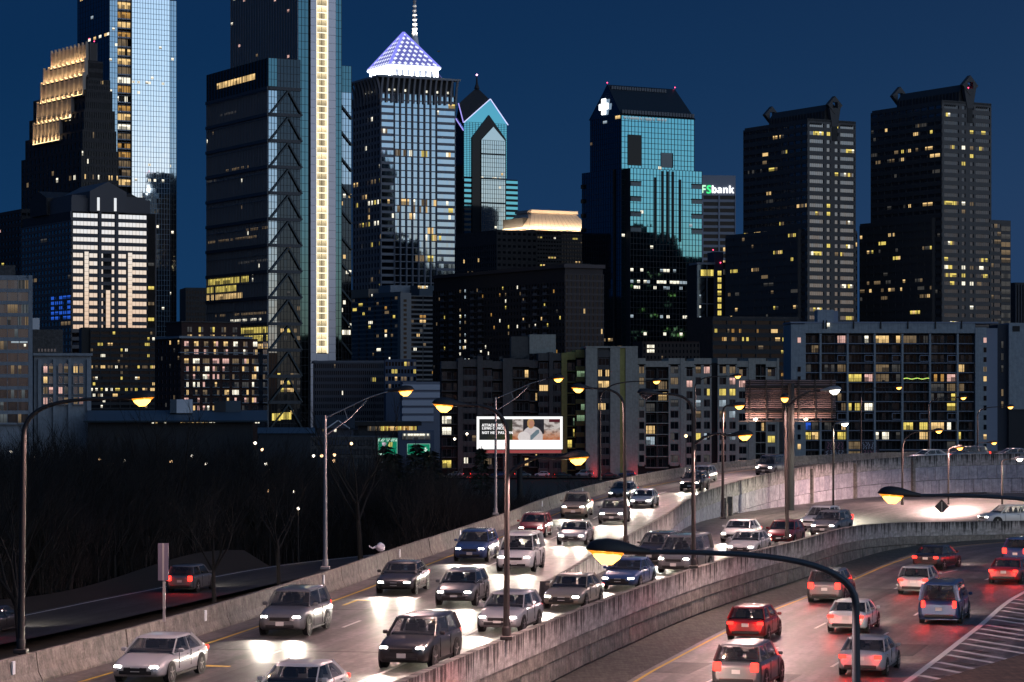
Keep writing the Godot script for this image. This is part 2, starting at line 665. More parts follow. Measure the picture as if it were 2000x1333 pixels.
func lay_roads() -> void:
	LE = resample([[-29, 1.55, 20], [-24.6, 1.55, 40], [-16, 1.55, 80], [-13.6, 1.55, 91], [-11.2, 1.55, 104], [-8.6, 1.55, 119.5], [-6.5, 1.55, 134.5], [-3.1, 1.55, 157], [-0.4, 1.58, 175], [3.6, 1.75, 202], [9.4, 2.1, 226], [17.8, 2.5, 251], [27, 2.8, 268],
		[38.5, 3.05, 279], [51, 3.15, 284], [66, 3.2, 285], [95, 3.2, 280]])
	for i in range(0, LE.size(), 6):
		LE_coarse.append(LE[i])
	UR = offset(LE, 11.0)
	NW = resample([[-16, 2.34, 20], [-11.4, 2.34, 40], [-1.75, 2.34, 82.6], [1.33, 2.34, 95.2], [2.95, 2.34, 101.9], [8.6, 2.34, 123], [13.7, 2.33, 139], [16.4, 2.3, 147], [21.4, 2.2, 163], [26.9, 1.75, 177], [32.8, 1.4, 185], [41, 1.25, 190], [56, 1.2, 193], [85, 1.2, 193]])
	RE = resample([[-9.4, 0, 20], [0.2, 0, 50], [7.4, 0, 73], [14.8, 0, 96], [21.2, 0, 117], [27.6, 0, 138], [35.5, 0, 156], [46, 0, 168], [62, 0, 174], [85, 0, 175]])
	GORE = index_at(UR, 113.0)
	# the ground
	var g := Shape.new()
	var xs := []
	for i in range(-30, 31):
		xs.append(i * 6.0)
	var zs := []
	for i in range(0, 62):
		zs.append(-i * 6.0)
	var hs := []
	for z in zs:
		var row := []
		for x in xs:
			row.append(Vector3(x, ground_level(x, z), z))
		hs.append(row)
	for j in zs.size() - 1:
		for i in xs.size() - 1:
			g.quad(hs[j][i], hs[j][i + 1], hs[j + 1][i + 1], hs[j + 1][i])
	structure("ground", g, M.soil)
	var far := Shape.new()
	far.quad(Vector3(-5000, CITY - 0.3, 3000), Vector3(5000, CITY - 0.3, 3000), Vector3(5000, CITY - 0.3, -6000), Vector3(-5000, CITY - 0.3, -6000))
	structure("city_ground", far, M.soil)
	# the upper road and the middle road that leaves it at the gore
	structure("upper_road", ribbon(LE, UR), M.asphalt)
	var far_edge := []
	var near_edge := []
	for i in UR.size():
		var d: float = -UR[i].z
		var y := 1.55 - clampf((i - GORE - 8) / 130.0, 0.0, 1.0) * 1.7
		if i < GORE:
			y = UR[i].y
		far_edge.append(Vector3(UR[i].x, y, UR[i].z))
		var k := nearest(NW, UR[i])
		near_edge.append(Vector3(NW[k].x, NW[k].y - 0.8, NW[k].z) - right_of(NW, k) * 0.12)
	structure("middle_road", ribbon(far_edge, near_edge), M.asphalt)
	# the lower road
	var nw0 := []
	var re0 := []
	for i in NW.size():
		nw0.append(Vector3(NW[i].x, 0, NW[i].z))
		re0.append(RE[nearest(RE, NW[i])] + right_of(RE, nearest(RE, NW[i])) * 9.0)
	structure("lower_road", ribbon(nw0, re0), M.asphalt)
	structure("shoulder_pavement", ribbon(nw0, offset(nw0, 2.7), 0, 100000, 0.004, 4, 4), M.shoulder)
	var curb := resample([[12.9, 0, 90], [16.1, 0, 96], [21, 0, 105], [28.5, 0, 119], [38, 0, 134], [50, 0, 148], [70, 0, 158]])
	var beyond := []
	for p in curb:
		beyond.append(p + Vector3(30, 0, 12))
	var pave := ribbon(curb, beyond, 0, 100000, 0.13)
	for i in curb.size() - 1:
		pave.quad(curb[i], curb[i] + Vector3.UP * 0.13, curb[i + 1] + Vector3.UP * 0.13, curb[i + 1])
	pave.quad(curb[0], curb[0] + Vector3(30, 0, 12), curb[0] + Vector3(30, 0.13, 12), curb[0] + Vector3.UP * 0.13)
	structure("roadside_pavement", pave, textured("pavement_brown", T.concrete, 7.0, 0.9, true, Color(0.62, 0.50, 0.44)))
	# painted lines
	var w = M.white_paint
	structure("lane_marking", dashes(LE, 4.9, 0.14, 3, 9, 0, LE.size(), 0.006), w)
	structure("lane_marking", dashes(LE, 10.3, 0.14, 10000, 1, 0, GORE - 3, 0.007), w)
	structure("edge_marking", dashes(LE, 1.5, 0.14, 10000, 1, 0, LE.size(), 0.006), M.yellow_paint)
	structure("edge_marking", dashes(RE, 0.0, 0.26, 10000, 1, 0, RE.size(), 0.008), w)
	structure("edge_marking", dashes(nw0, 3.0, 0.13, 10000, 1, 0, nw0.size(), 0.008), M.yellow_paint)
	structure("lane_marking", dashes(RE, -3.6, 0.13, 3, 9, 0, RE.size(), 0.008), w)
	structure("lane_marking", dashes(RE, -7.1, 0.13, 3, 9, 4, RE.size(), 0.008), w)
	var jm := mat("joint_tar", 0.018, 0.017, 0.017, 0.7)
	var hatch := 0
	var d0 := 98.0
	while d0 < 134.0:
		var i := index_at(RE, d0)
		var a: Vector3 = RE[i] + Vector3(0.2, 0.009, 0)
		var dir := Vector3(0.42, 0, 1.0).normalized()
		var len := 0.0
		while len < 14.0:
			var q := a + dir * len
			var ck := nearest(curb, q)
			if (q - curb[ck]).dot(right_of(curb, ck)) > -0.35:
				break
			len += 0.2
		var s := Shape.new()
		var side := Vector3(dir.z, 0, -dir.x) * 0.16
		s.quad(a - side, a + dir * len - side, a + dir * len + side, a + side)
		structure("hatch_marking", s, w)
		var kk := Shape.new()
		var a3 := a + dir * 0.3 + side * 3.4
		kk.quad(a3 - side * 2.0, a3 + dir * 1.5 - side * 2.0, a3 + dir * 1.5 + side * 2.0, a3 + side * 2.0)
		structure("dark_marking", kk, jm)
		d0 += 2.35
		hatch += 1
	# yellow patches sprayed on the upper road beside the outer barrier
	for spot in [[84.0, 3.4, 2.2], [112.0, 2.4, 1.6], [121.0, 2.0, 1.2]]:
		var i := index_at(LE, spot[0])
		var a2: Vector3 = LE[i] + right_of(LE, i) * spot[1] + Vector3.UP * 0.008
		var f := right_of(LE, i)
		var t := Vector3(f.z, 0, -f.x)
		var s := Shape.new()
		s.quad(a2, a2 + f * 0.16, a2 + f * 0.16 + t * spot[2] * 1.6, a2 + t * spot[2] * 1.6)
		s.quad(a2 + t * spot[2] * 1.6, a2 + f * spot[2] * 0.6 + t * spot[2] * 1.6, a2 + f * spot[2] * 0.6 + t * (spot[2] * 1.6 + 0.3), a2 + t * (spot[2] * 1.6 + 0.3))
		structure("survey_marking", s, M.yellow_paint)
	# deck joints across the upper road and old tar patches on both roads
	for k in range(58, LE.size() - 40, 17):
		var s := Shape.new()
		var r := right_of(LE, k)
		var t := Vector3(r.z, 0, -r.x) * 0.09
		s.quad(LE[k] + r * 0.4 - t + Vector3.UP * 0.005, LE[k] + r * 10.7 - t + Vector3.UP * 0.005, LE[k] + r * 10.7 + t + Vector3.UP * 0.005, LE[k] + r * 0.4 + t + Vector3.UP * 0.005)
		structure("deck_joint", s, jm)
	var pm := textured("asphalt_patch", T.asphalt, 0.0, 0.6, true, Color(0.60, 0.60, 0.62))
	for q in [[LE, 82, 5.2, 3.0, 7.0], [LE, 97, 1.8, 2.2, 4.0], [LE, 128, 5.0, 2.6, 9.0], [LE, 150, 8.2, 2.0, 5.0], [LE, 178, 2.4, 2.8, 8.0], [RE, 88, -7.0, 2.8, 9.0], [RE, 104, -3.3, 2.2, 5.0], [RE, 126, -9.0, 2.4, 12.0], [RE, 141, -4.8, 2.6, 6.0], [RE, 96, -10.0, 1.6, 4.0]]:
		var i0 := index_at(q[0], q[1])
		var line: Array = q[0]
		var a0 := offset(line.slice(i0, i0 + int(q[4]) + 1), q[2])
		var b0 := offset(line.slice(i0, i0 + int(q[4]) + 1), q[2] + q[3])
		structure("road_patch", ribbon(a0, b0, 0, 100000, 0.0045, 5.0, 9.0), pm)
	build_barriers(far_edge)
	# the ramp down on the left, between the outer barrier and the woods
	var ramp := resample([[-52, -2.0, 60], [-41, -2.0, 100], [-31, -2.0, 132], [-24.5, -2.1, 160], [-18.5, -2.5, 190], [-12, -3.6, 222]])
	structure("ramp_road", ribbon(ramp, offset(ramp, 6.5), 0, 100000, 0.25), textured("asphalt_unlit", T.asphalt, 0.0, 0.8, true, Color(0.42, 0.42, 0.45)))  # asphalt darkened in its colour because the ramp lies unlit
	structure("edge_marking", dashes(ramp, 0.5, 0.13, 10000, 1, 0, ramp.size(), 0.258), w)
	RAMP = offset(ramp, 3.2)
	# a cut bank beyond the ramp
	var bank := Shape.new()
	var o := offset(ramp, -0.3)
	var o2 := offset(ramp, -2.6)
	for i in range(50, o.size() - 30):
		var hh := 1.1 + 0.5 * sin(i * 0.11)
		bank.quad(o2[i] + Vector3.UP * hh, o[i], o[i + 1], o2[i + 1] + Vector3.UP * (1.1 + 0.5 * sin((i + 1) * 0.11)))
	structure("bank", bank, textured("bank_earth", T.soil, 5.0, 0.95, true, Color(0.42, 0.40, 0.39)))
	# the street behind the billboard, far below
	var st := []
	var st2 := []
	for i in 40:
		st.append(Vector3(-150 + i * 6.0, CITY + 0.1, -735))
		st2.append(Vector3(-150 + i * 6.0, CITY + 0.1, -716))
	structure("street", ribbon(st, st2), M.asphalt)


var RAMP := []
var panel_set := "panel"


func build_barriers(far_edge: Array) -> void:
	var jersey := [Vector2(-0.3, -0.3), Vector2(-0.3, 0.08), Vector2(-0.17, 0.34), Vector2(-0.09, 0.95), Vector2(0.09, 0.95), Vector2(0.17, 0.34), Vector2(0.3, 0.08), Vector2(0.3, -0.3)]
	var b := thing("concrete_barrier", "long grey concrete barrier along the outer edge of the upper road", "barrier")
	var i := 40
	while i < LE.size() - 5:
		var s := sweep(jersey, LE, i, mini(i + 4, LE.size() - 1), 0.025, rng.randf_range(-0.018, 0.018))
		obj("barrier_segment", s, M["panel_%d" % rng.randi_range(0, 2)], b)
		i += 4
	# pale reflectors fixed to the barrier's face
	for k in range(62, 250, 19):
		var r := right_of(LE, k)
		var q := Basis(Vector3(-r.z, 0, r.x), Vector3.UP, r)
		obj("reflector", Shape.new().bevel(LE[k] + r * 0.17 + Vector3.UP * 0.66, Vector3(0.22, 0.42, 0.06), 0.01, q), M.metal_white, b)
	# inner wall of the upper road
	var u := thing("ramp_wall", "stained concrete wall carrying the upper road above the middle road", "wall")
	var par := [Vector2(-0.22, -0.25), Vector2(-0.22, 0.08), Vector2(-0.12, 0.34), Vector2(-0.1, 0.95), Vector2(0.12, 0.95), Vector2(0.12, -0.25)]
	var nose := Shape.new()
	i = GORE
	while i < UR.size() - 6:
		var s := sweep(par, UR, i, i + 5, 0.02)
		wall_uv(s, UR, i, i + 5, 0.12, 0.95, -0.25)
		obj("parapet_section", s, M.parapet_stained, u)
		i += 5
	# the blunt nose at the gore
	var g0: Vector3 = UR[GORE]
	var gr := right_of(UR, GORE)
	var gt := Vector3(gr.z, 0, -gr.x)
	obj("nose", Shape.new().prism([Vector2(0, -0.1), Vector2(0.75, -0.1), Vector2(0.75, 0.95), Vector2(0.5, 0.95)], g0 - gt * 0.78 - gr * 0.26, gt, Vector3.UP, gr * 0.44), M.concrete_dark, u)
	panel_set = "pale"
	panels(u, UR, GORE + 12, UR.size() - 12, 0.10, far_edge, UR, -0.25, 1.55, 1.45, 0)
	# a niche with a steel door; its shade is a black panel on the wall
	var ni := index_at(UR, 214.0)
	var nr := right_of(UR, ni)
	var nq := Basis(Vector3(-nr.z, 0, nr.x), Vector3.UP, nr)
	var np: Vector3 = UR[ni] + nr * 0.15
	var ny: float = far_edge[ni].y
	var nh: float = UR[ni].y - ny
	obj("niche", Shape.new().box(Vector3(np.x, ny + nh * 0.45, np.z), Vector3(2.6, nh * 0.85, 0.1), nq), M.black, u)
	for e in [-1.0, 1.0]:
		obj("niche_jamb", Shape.new().box(Vector3(np.x, ny + nh * 0.48, np.z) + nq.x * e * 1.5 + nr * 0.12, Vector3(0.5, nh * 0.96, 0.5), nq), M.panel_2, u)
	obj("niche_door", Shape.new().bevel(Vector3(np.x, ny + nh * 0.32, np.z) + nr * 0.08 + nq.x * 0.1, Vector3(1.5, nh * 0.62, 0.1), 0.02, nq), mat("door_pink", 0.32, 0.22, 0.20, 0.7), u)
	for e in [0, 1, 2]:
		var pi := mini(index_at(UR, 245.0) + 4 + e * 14, UR.size() - 14)
		var pr := right_of(UR, pi)
		var pq := Basis(Vector3(-pr.z, 0, pr.x), Vector3.UP, pr)
		obj("wall_pilaster", Shape.new().box(UR[pi] + pr * 0.2 - Vector3.UP * 1.4, Vector3(0.4, 4.2, 0.35), pq), M.panel_1, u)
	panel_set = "panel"
	# wall between the middle and lower roads
	var n := thing("retaining_wall", "stained concrete wall between the middle road and the lower road", "wall")
	i = 30
	while i < NW.size() - 7:
		var s := Shape.new()
		s = sweep([Vector2(-0.16, -0.98), Vector2(-0.16, 0), Vector2(0.14, 0), Vector2(0.14, -0.98)], NW, i, i + 6, 0.012)
		wall_uv(s, NW, i, i + 6, 0.14, 0.0, -0.98)
		obj("parapet_section", s, M.parapet_stained, n)
		var c := sweep([Vector2(-0.1, -1.52), Vector2(-0.1, -0.995), Vector2(0.11, -0.995), Vector2(0.11, -1.52)], NW, i, i + 6, 0.012)
		obj("coping_section", c, M["panel_%d" % rng.randi_range(1, 3)], n)
		i += 6
	var base := []
	for p in NW:
		base.append(Vector3(p.x, -0.05, p.z))
	panels(n, NW, 30, NW.size() - 10, 0.05, base, NW, -1.535, 1.5, 0.75, 1)


func wall_uv(s: Shape, line: Array, i0: int, i1: int, face: float, top: float, bottom: float) -> void:
	# lay the stained texture along the wall, its top edge at the top of the parapet
	for k in s.v.size():
		var p := s.v[k]
		var i := nearest(line.slice(maxi(i0 - 1, 0), i1 + 2), p) + maxi(i0 - 1, 0)
		s.uv[k] = Vector2(i / 7.0 + (0.37 if s.n[k].y > 0.5 else 0.0), clampf((line[i].y + top - p.y) / (top - bottom), 0.01, 0.99))


func panels(owner: Node3D, line: Array, i0: int, i1: int, out: float, base: Array, top: Array, top_off: float, length: float, height: float, stagger: int) -> void:
	# rows of cast panels between base and top, each a piece with open joints; behind them the solid wall
	var back := Shape.new()
	for i in range(i0, i1):
		var r := right_of(line, i) * (out - 0.13)
		var r2 := right_of(line, i + 1) * (out - 0.13)
		back.quad(base[i] + r, base[i + 1] + r2, Vector3(top[i + 1].x, top[i + 1].y + top_off, top[i + 1].z) + r2, Vector3(top[i].x, top[i].y + top_off, top[i].z) + r)
	obj("wall_core", back, M.concrete_dark, owner)
	var k := 0
	var s0 := float(i0)
	var step := length
	while s0 + step < i1:
		for row in 6:
			var a := s0 + (step * 0.5 if (row + stagger) % 2 == 1 else 0.0)
			var b := a + step
			if b + 1 >= i1:
				continue
			var p := along(line, a)
			var q := along(line, b)
			var ya := along(top, a).y + top_off
			var yb := along(top, b).y + top_off
			var ta := ya - row * height
			var tb := yb - row * height
			var fa := maxf(along(base, a).y, ta - height)
			var fb := maxf(along(base, b).y, tb - height)
			if ta - fa < 0.12 or tb - fb < 0.12:
				continue
			var t := (q - p)
			t.y = 0
			t = t.normalized()
			var r := Vector3(-t.z, 0, t.x)
			var j := 0.028
			var o := r * (out + rng.randf_range(-0.02, 0.025))
			var c0 := Vector3(p.x, fa + j, p.z) + t * j + o
			var c1 := Vector3(q.x, fb + j, q.z) - t * j + o
			var c2 := Vector3(q.x, tb - j, q.z) - t * j + o
			var c3 := Vector3(p.x, ta - j, p.z) + t * j + o
			var s := Shape.new()
			var d := -r * 0.12
			s.quad(c0, c1, c2, c3)
			s.quad(c3, c2, c2 + d, c3 + d)
			s.quad(c1 + d, c0 + d, c0, c1)
			s.quad(c0 + d, c3 + d, c3, c0)
			s.quad(c1, c1 + d, c2 + d, c2)
			obj("panel", s, M["%s_%d" % [panel_set, rng.randi_range(0, 3)]], owner)
			k += 1
		s0 += step
		if k > 560:
			break


func along(line: Array, s: float) -> Vector3:
	var i := clampi(int(s), 0, line.size() - 2)
	return (line[i] as Vector3).lerp(line[i + 1], s - i)


# ---------------------------------------------------------------- street lamps
const ORDER := ["", "first", "second", "third", "fourth", "fifth", "sixth", "seventh", "eighth", "ninth", "tenth", "eleventh", "twelfth", "thirteenth", "fourteenth", "fifteenth", "sixteenth", "seventeenth", "eighteenth", "nineteenth", "twentieth"]


func lamp_light(pos: Vector3, parent: Node3D, c: Color, e: float, size := 0.12, hooded := false) -> void:
	if hooded:
		# the hood lets the light out downwards only
		var d := SpotLight3D.new()
		d.name = "lamp_light"
		d.light_color = c
		d.light_energy = e
		d.light_size = size
		d.spot_range = 120.0
		d.spot_attenuation = 2.0
		d.spot_angle = 82.0
		d.spot_angle_attenuation = 0.15
		d.shadow_enabled = true
		parent.add_child(d, true)
		d.position = pos
		d.rotation.x = -PI / 2
		return
	var l := OmniLight3D.new()
	l.name = "lamp_light"
	l.light_color = c
	l.light_energy = e
	l.light_size = size
	l.omni_range = 120.0
	l.omni_attenuation = 2.0
	l.shadow_enabled = true
	parent.add_child(l, true)
	l.position = pos


func cobra_head(parent: Node3D, at_end: Vector3, dir: Vector3, lit: bool, white := false, scale := 1.25, energy := 60.0) -> void:
	# a long hood that widens towards its tip, with a drop lens below
	var f := dir.normalized()
	var side := f.cross(Vector3.UP).normalized()
	var up := side.cross(f).normalized()
	var loops := []
	for st in [[-0.06, 0.045, 0.05, -0.04], [0.1, 0.075, 0.075, -0.05], [0.3, 0.13, 0.13, -0.06], [0.45, 0.175, 0.17, -0.05], [0.62, 0.195, 0.185, -0.035], [0.78, 0.175, 0.16, -0.03], [0.88, 0.12, 0.105, -0.025], [0.94, 0.03, 0.02, -0.015]]:
		var ring := []
		for k in 14:
			var a := TAU * k / 14.0
			var yy: float = st[2] * sin(a) if sin(a) > 0 else -st[3] * sin(a)
			ring.append(at_end + (f * st[0] + side * cos(a) * st[1] + up * yy) * scale)
		loops.append(ring)
	obj("lamp_hood", Shape.new().rings(loops), M.pole_brown if not white else M.galvanised, parent)
	var lens := []
	for st in [[0.36, 0.03, 0.0], [0.40, 0.12, 0.10], [0.52, 0.165, 0.205], [0.68, 0.16, 0.205], [0.80, 0.115, 0.10], [0.86, 0.03, 0.0]]:
		var ring := []
		for k in 12:
			var a := TAU * k / 12.0
			ring.append(at_end + (f * st[0] + side * cos(a) * st[1] + up * (-0.03 + (sin(a) * st[2] if sin(a) < 0 else sin(a) * 0.012))) * scale)
		lens.append(ring)
	var m: Material = M.glass_grey
	if lit:
		m = M.lamp_white if white else M.sodium
	obj("lamp_lens", Shape.new().rings(lens), m, parent)
	if lit and not white:
		var rim := []  # orange bloom round the lens, put in as a glowing ring
		for st in [[0.33, 0.08, 0.0], [0.38, 0.15, 0.06], [0.60, 0.188, 0.06], [0.84, 0.13, 0.05], [0.90, 0.04, 0.0]]:
			var ring := []
			for k in 14:
				var a := TAU * k / 14.0
				ring.append(at_end + (f * st[0] + side * cos(a) * st[1] + up * (-0.03 + (sin(a) * st[2] if sin(a) < 0 else sin(a) * 0.01))) * scale)
			rim.append(ring)
		obj("lamp_bloom_rim", Shape.new().rings(rim), M.sodium_bloom_rim, parent)
	if lit:
		lamp_light(at_end + (f * 0.6 - up * 0.30) * scale, parent, Color(1.0, 0.95, 0.85) if white else lin(1.0, 0.62, 0.56), energy * 1.2, 0.08, true)


func pole_lamp(label: String, foot: Vector3, top: Vector3, arms: Array, m: Material, r0 := 0.11, r1 := 0.065, group := "street lamps along the roads") -> Node3D:
	# arms of [head position, style, lit, white, energy]
	var t := thing("street_lamp", label, "street lamp", foot, 0.0, group)
	var h := top - foot
	obj("pole", Shape.new().tube([Vector3.ZERO, h * 0.5, h], r0, r1, 10), m, t)
	obj("base_plate", Shape.new().bevel(Vector3(0, 0.06, 0), Vector3(0.42, 0.14, 0.42), 0.02), m, t)
	obj("pole_collar", Shape.new().lathe([Vector2(r0 * 1.25, 0.14), Vector2(r0 * 1.3, 0.4), Vector2(r0 * 1.02, 0.46)], 10, Vector3.ZERO), m, t)
	for a in arms:
		var e: Vector3 = a[0] - foot
		var flat := Vector3(e.x - h.x, 0, e.z - h.z)
		var reach := flat.length()
		var dir := flat / reach
		var e_in := e - dir * 0.74
		if a[1] == "truss":
			var hi := h - Vector3.UP * 0.12
			var lo := h - Vector3.UP * 0.95
			var s := Shape.new()
			var mid1 := hi.lerp(e_in, 0.7) + Vector3.UP * 0.1
			s.tube([hi, hi.lerp(e_in, 0.35) + Vector3.UP * 0.05, mid1, e_in + dir * 0.02], 0.032, 0.028, 7)
			s.tube([lo, lo.lerp(e_in, 0.4) + Vector3.UP * 0.02, lo.lerp(mid1, 0.93) - Vector3.UP * 0.02], 0.036, 0.030, 7)
			s.tube([hi.lerp(e_in, 0.3) + Vector3.UP * 0.02, lo.lerp(e_in, 0.35)], 0.025, 0.025, 6)
			obj("lamp_arm", s, m, t)
		elif a[1] == "davit":
			var pts := []
			for k in 15:
				var w := k / 14.0
				var q := 1.0 - pow(1.0 - w, 2.4)
				var st = h - Vector3.UP * a[5]
				pts.append(Vector3(lerpf(st.x, e_in.x, pow(w, 1.9)), lerpf(st.y, e_in.y, q), lerpf(st.z, e_in.z, pow(w, 1.9))))
			obj("lamp_arm", Shape.new().tube(pts, r1 * 1.0, r1 * 0.62, 9), m, t)
		else:
			var st: Vector3 = h - Vector3.UP * a[5]
			obj("lamp_arm", Shape.new().tube([st, st.lerp(e_in, 0.3) + Vector3.UP * reach * 0.09, st.lerp(e_in, 0.65) + Vector3.UP * reach * 0.10, e_in], r1 * 0.8, r1 * 0.55, 8), m, t)
		cobra_head(t, e_in, dir + Vector3.UP * 0.06, a[2], a[3], 1.25, a[4])
	return t


func put_up_lamps() -> void:
	var pb = M.pole_brown
	var gv = M.galvanised
	var p: Vector3
	# outer barrier of the upper road
	p = at(40, 1276, 82)
	pole_lamp("tall brown lamp at the far left with a long curved arm over the trees", p, at(46, 850, 82), [[at(276, 779, 82), "davit", true, false, 60.0, 0.0]], pb, 0.11, 0.085)
	p = at(635, 1112, 120)
	pole_lamp("pale grey lamp with a two-rod arm behind the barrier, left of the green signs", p, at(635, 812, 120), [[at(791, 764, 120), "truss", true, false, 70.0, 0.0]], gv)
	p = at(968, 1006, 172)
	pole_lamp("pale grey lamp with a two-rod arm in front of the lit billboard", p, at(968, 776, 172), [[at(1090, 740, 172), "truss", true, false, 70.0, 0.0]], gv)
	p = at(1172, 940, 229)
	pole_lamp("slim lamp before the concrete apartment tower, its arm bent to the right", p, at(1172, 785, 229), [[at(1282, 745, 229), "davit", true, false, 70.0, 0.0]], pb, 0.11, 0.075)
	p = at(1358, 912, 262)
	pole_lamp("slim lamp at the bend of the upper road with its head above the slatted billboard", p, at(1358, 756, 262), [[at(1441, 735, 262), "davit", true, false, 70.0, 0.0]], pb, 0.11, 0.075)
	p = at(1682, 892, 290)
	pole_lamp("slim lamp on the far bend before the balconies, head at mid height of the slab", p, at(1682, 775, 290), [[at(1756, 757, 290), "davit", true, false, 60.0, 0.0]], pb, 0.10, 0.07)
	p = at(1815, 892, 288)
	pole_lamp("slim lamp on the far bend, right of the middle of the balcony slab", p, at(1815, 795, 288), [[at(1882, 777, 288), "davit", true, false, 60.0, 0.0]], pb, 0.10, 0.07)
	p = at(1910, 892, 286)
	pole_lamp("slim lamp before the blank right end of the balcony slab", p, at(1910, 812, 286), [[at(1974, 795, 286), "davit", true, false, 60.0, 0.0]], pb, 0.10, 0.07)
	# inner side of the upper road and the middle road
	p = at(1222, 1062, 141)
	pole_lamp("brown lamp standing at the start of the inner wall, arm curved to the left", p, at(1219, 800, 141), [[at(1130, 759, 141), "davit", true, false, 70.0, 0.0]], pb, 0.11, 0.085)
	p = at(1412, 1014, 170)
	pole_lamp("slim orange lamp at the foot of the stained ramp wall, left of the slatted billboard", p, at(1412, 812, 170), [[at(1444, 793, 170), "davit", true, false, 120.0, 0.0]], pb, 0.11, 0.075)
	p = at(1628, 998, 222)
	pole_lamp("slim lamp with a small white head at the foot of the ramp wall", p, at(1628, 838, 222), [[at(1650, 828, 222), "davit", true, true, 120.0, 0.0]], pb, 0.10, 0.07)
	p = at(1763, 990, 243)
	pole_lamp("double bend lamp before the pale ramp wall, head over the far traffic", p, at(1763, 880, 243), [[at(1834, 842, 243), "davit", true, false, 220.0, 0.0]], pb, 0.12, 0.085)
	p = at(1853, 992, 243)
	pole_lamp("slim lamp behind the diamond sign against the pale ramp wall", p, at(1853, 890, 243), [[at(1875, 875, 243), "davit", true, false, 150.0, 0.0]], pb, 0.09, 0.06)
	p = at(1958, 995, 242)
	pole_lamp("short curved white lamp at the right end of the pale ramp wall", p, at(1958, 905, 242), [[at(1992, 897, 242), "davit", true, true, 60.0, 0.0]], pb, 0.10, 0.07)
	p = at(1921, 905, 300)
	pole_lamp("low orange lamp glowing beside the bottom right corner of the balcony slab", p, at(1908, 868, 300), [[at(1942, 865, 300), "davit", true, false, 150.0, 0.0]], pb, 0.09, 0.06)
	# on the wall between the middle and the lower road
	p = at(989, 1250, 88.4)
	pole_lamp("two-armed lamp on the near wall, arms high to the left and low to the right", p, at(991, 860, 88.4), [[at(868, 792, 88.4), "davit", true, false, 62.0, 0.0], [at(1128, 895, 88.4), "low", true, false, 100.0, 1.2]], pb, 0.12, 0.085)
	p = at(1355, 1110, 123)
	pole_lamp("two-armed lamp on the near wall with a dark upper head and a glowing lower one", p, at(1354, 812, 123), [[at(1262, 770, 123), "davit", false, false, 0.0, 0.0], [at(1454, 851, 123), "low", true, false, 110.0, 1.4]], pb, 0.12, 0.085)
	p = at(1538, 1053, 148)
	var t := pole_lamp("lamp on the near wall before the slatted billboard, one orange and one white head", p, at(1534, 792, 148), [[at(1533, 778, 145.5), "davit", true, false, 70.0, 0.0], [at(1630, 763, 148), "low", true, true, 14.0, 0.2]], pb, 0.12, 0.085)
	# tall curved lamps in the foreground, on the lower road's right side
	p = Vector3(6.75, 0.0, -50.0)
	pole_lamp("large lamp nearest the camera, curved dark arm reaching left over the lower road", p, at(1672, 1180, 50), [[at(1188, 1079, 50), "davit", true, false, 95.0, 0.0]], mat("pole_slate", 0.045, 0.055, 0.07, 0.45, 0.4), 0.12, 0.075)
	p = Vector3(16.9, 0.13, -75.0)
	pole_lamp("lamp at the right edge of the view, level dark arm coming in from the right", p, at(2128, 1040, 75), [[at(1744, 968, 75), "davit", true, false, 110.0, 0.0]], M.pole_slate, 0.12, 0.075)
	# small lamps across the river bank, among the bare trees
	var spots := [[21, 883, 330], [66, 894, 260], [76, 924, 230], [194, 898, 300], [208, 908, 280], [243, 901, 320], [164, 918, 270], [221, 905, 310], [188, 953, 210], [334, 902, 300], [375, 891, 340], [402, 906, 280], [136, 997, 190], [254, 997, 190],
		[498, 866, 380], [512, 879, 360], [519, 907, 320], [528, 918, 310], [524, 960, 230], [573, 961, 235], [582, 994, 200], [612, 891, 420], [628, 891, 425], [653, 889, 430], [686, 867, 430], [652, 901, 400], [1090, 880, 560], [838, 889, 420], [912, 848, 520], [888, 858, 500], [1340, 852, 400]]
	spots.sort_custom(func(a, b): return a[0] < b[0])
	var nth := 0
	for s in spots:
		var q := at(s[0], s[1], s[2])
		var g := ground_level(clampf(q.x, -179, 179), maxf(q.z, -366)) if s[2] < 366 else CITY
		var big: bool = s[1] < 860 or s[0] > 640 and s[0] < 690
		var tl := thing("path_lamp", "small distant lamp glowing on a thin post among the dark bare trees", "lamp", Vector3(q.x, g, q.z), 0.0, "small lamps beyond the river bank")
		nth += 1
		tl.set_meta("label", "%s small lamp among the dark trees, counted from the left edge" % ORDER[nth] if s[0] < 450 else "%s small lamp counted from the panel sign rightwards, above the dark thicket" % ORDER[nth - 13])
		if s[0] == 888:
			tag(tl, "orange lamp on a post left of the lit billboard, brightest of the small far lamps", "lamp", "small lamps beyond the river bank")
		elif s[0] == 912:
			tag(tl, "pale lamp on a taller post beside the left edge of the lit billboard", "lamp", "small lamps beyond the river bank")
		elif s[0] == 1340:
			tag(tl, "small white lamp on a short hooked post before the grey apartment wing", "lamp", "small lamps beyond the river bank")
		elif s[0] == 686:
			tag(tl, "orange street lamp above the low roadway right of the pale grey lamp pole", "lamp", "small lamps beyond the river bank")
		var hh := q.y - g
		obj("post", Shape.new().tube([Vector3.ZERO, Vector3(0, hh, 0)], 0.07, 0.05, 6), M.black, tl)
		var r: float = minf(0.0006 * s[2] * (1.3 if big else 1.0), 0.26)
		var warm: bool = int(s[0]) % 3 != 0
		obj("lamp_bulb", Shape.new().lathe([Vector2(0.01, -r), Vector2(r * 0.8, -r * 0.6), Vector2(r, 0), Vector2(r * 0.8, r * 0.6), Vector2(0.01, r)], 8, Vector3(0, hh, 0)), glow("bulb_warm", 1.0, 0.6, 0.3, 4.0) if warm else glow("bulb_white", 1.0, 0.9, 0.75, 4.0), tl)
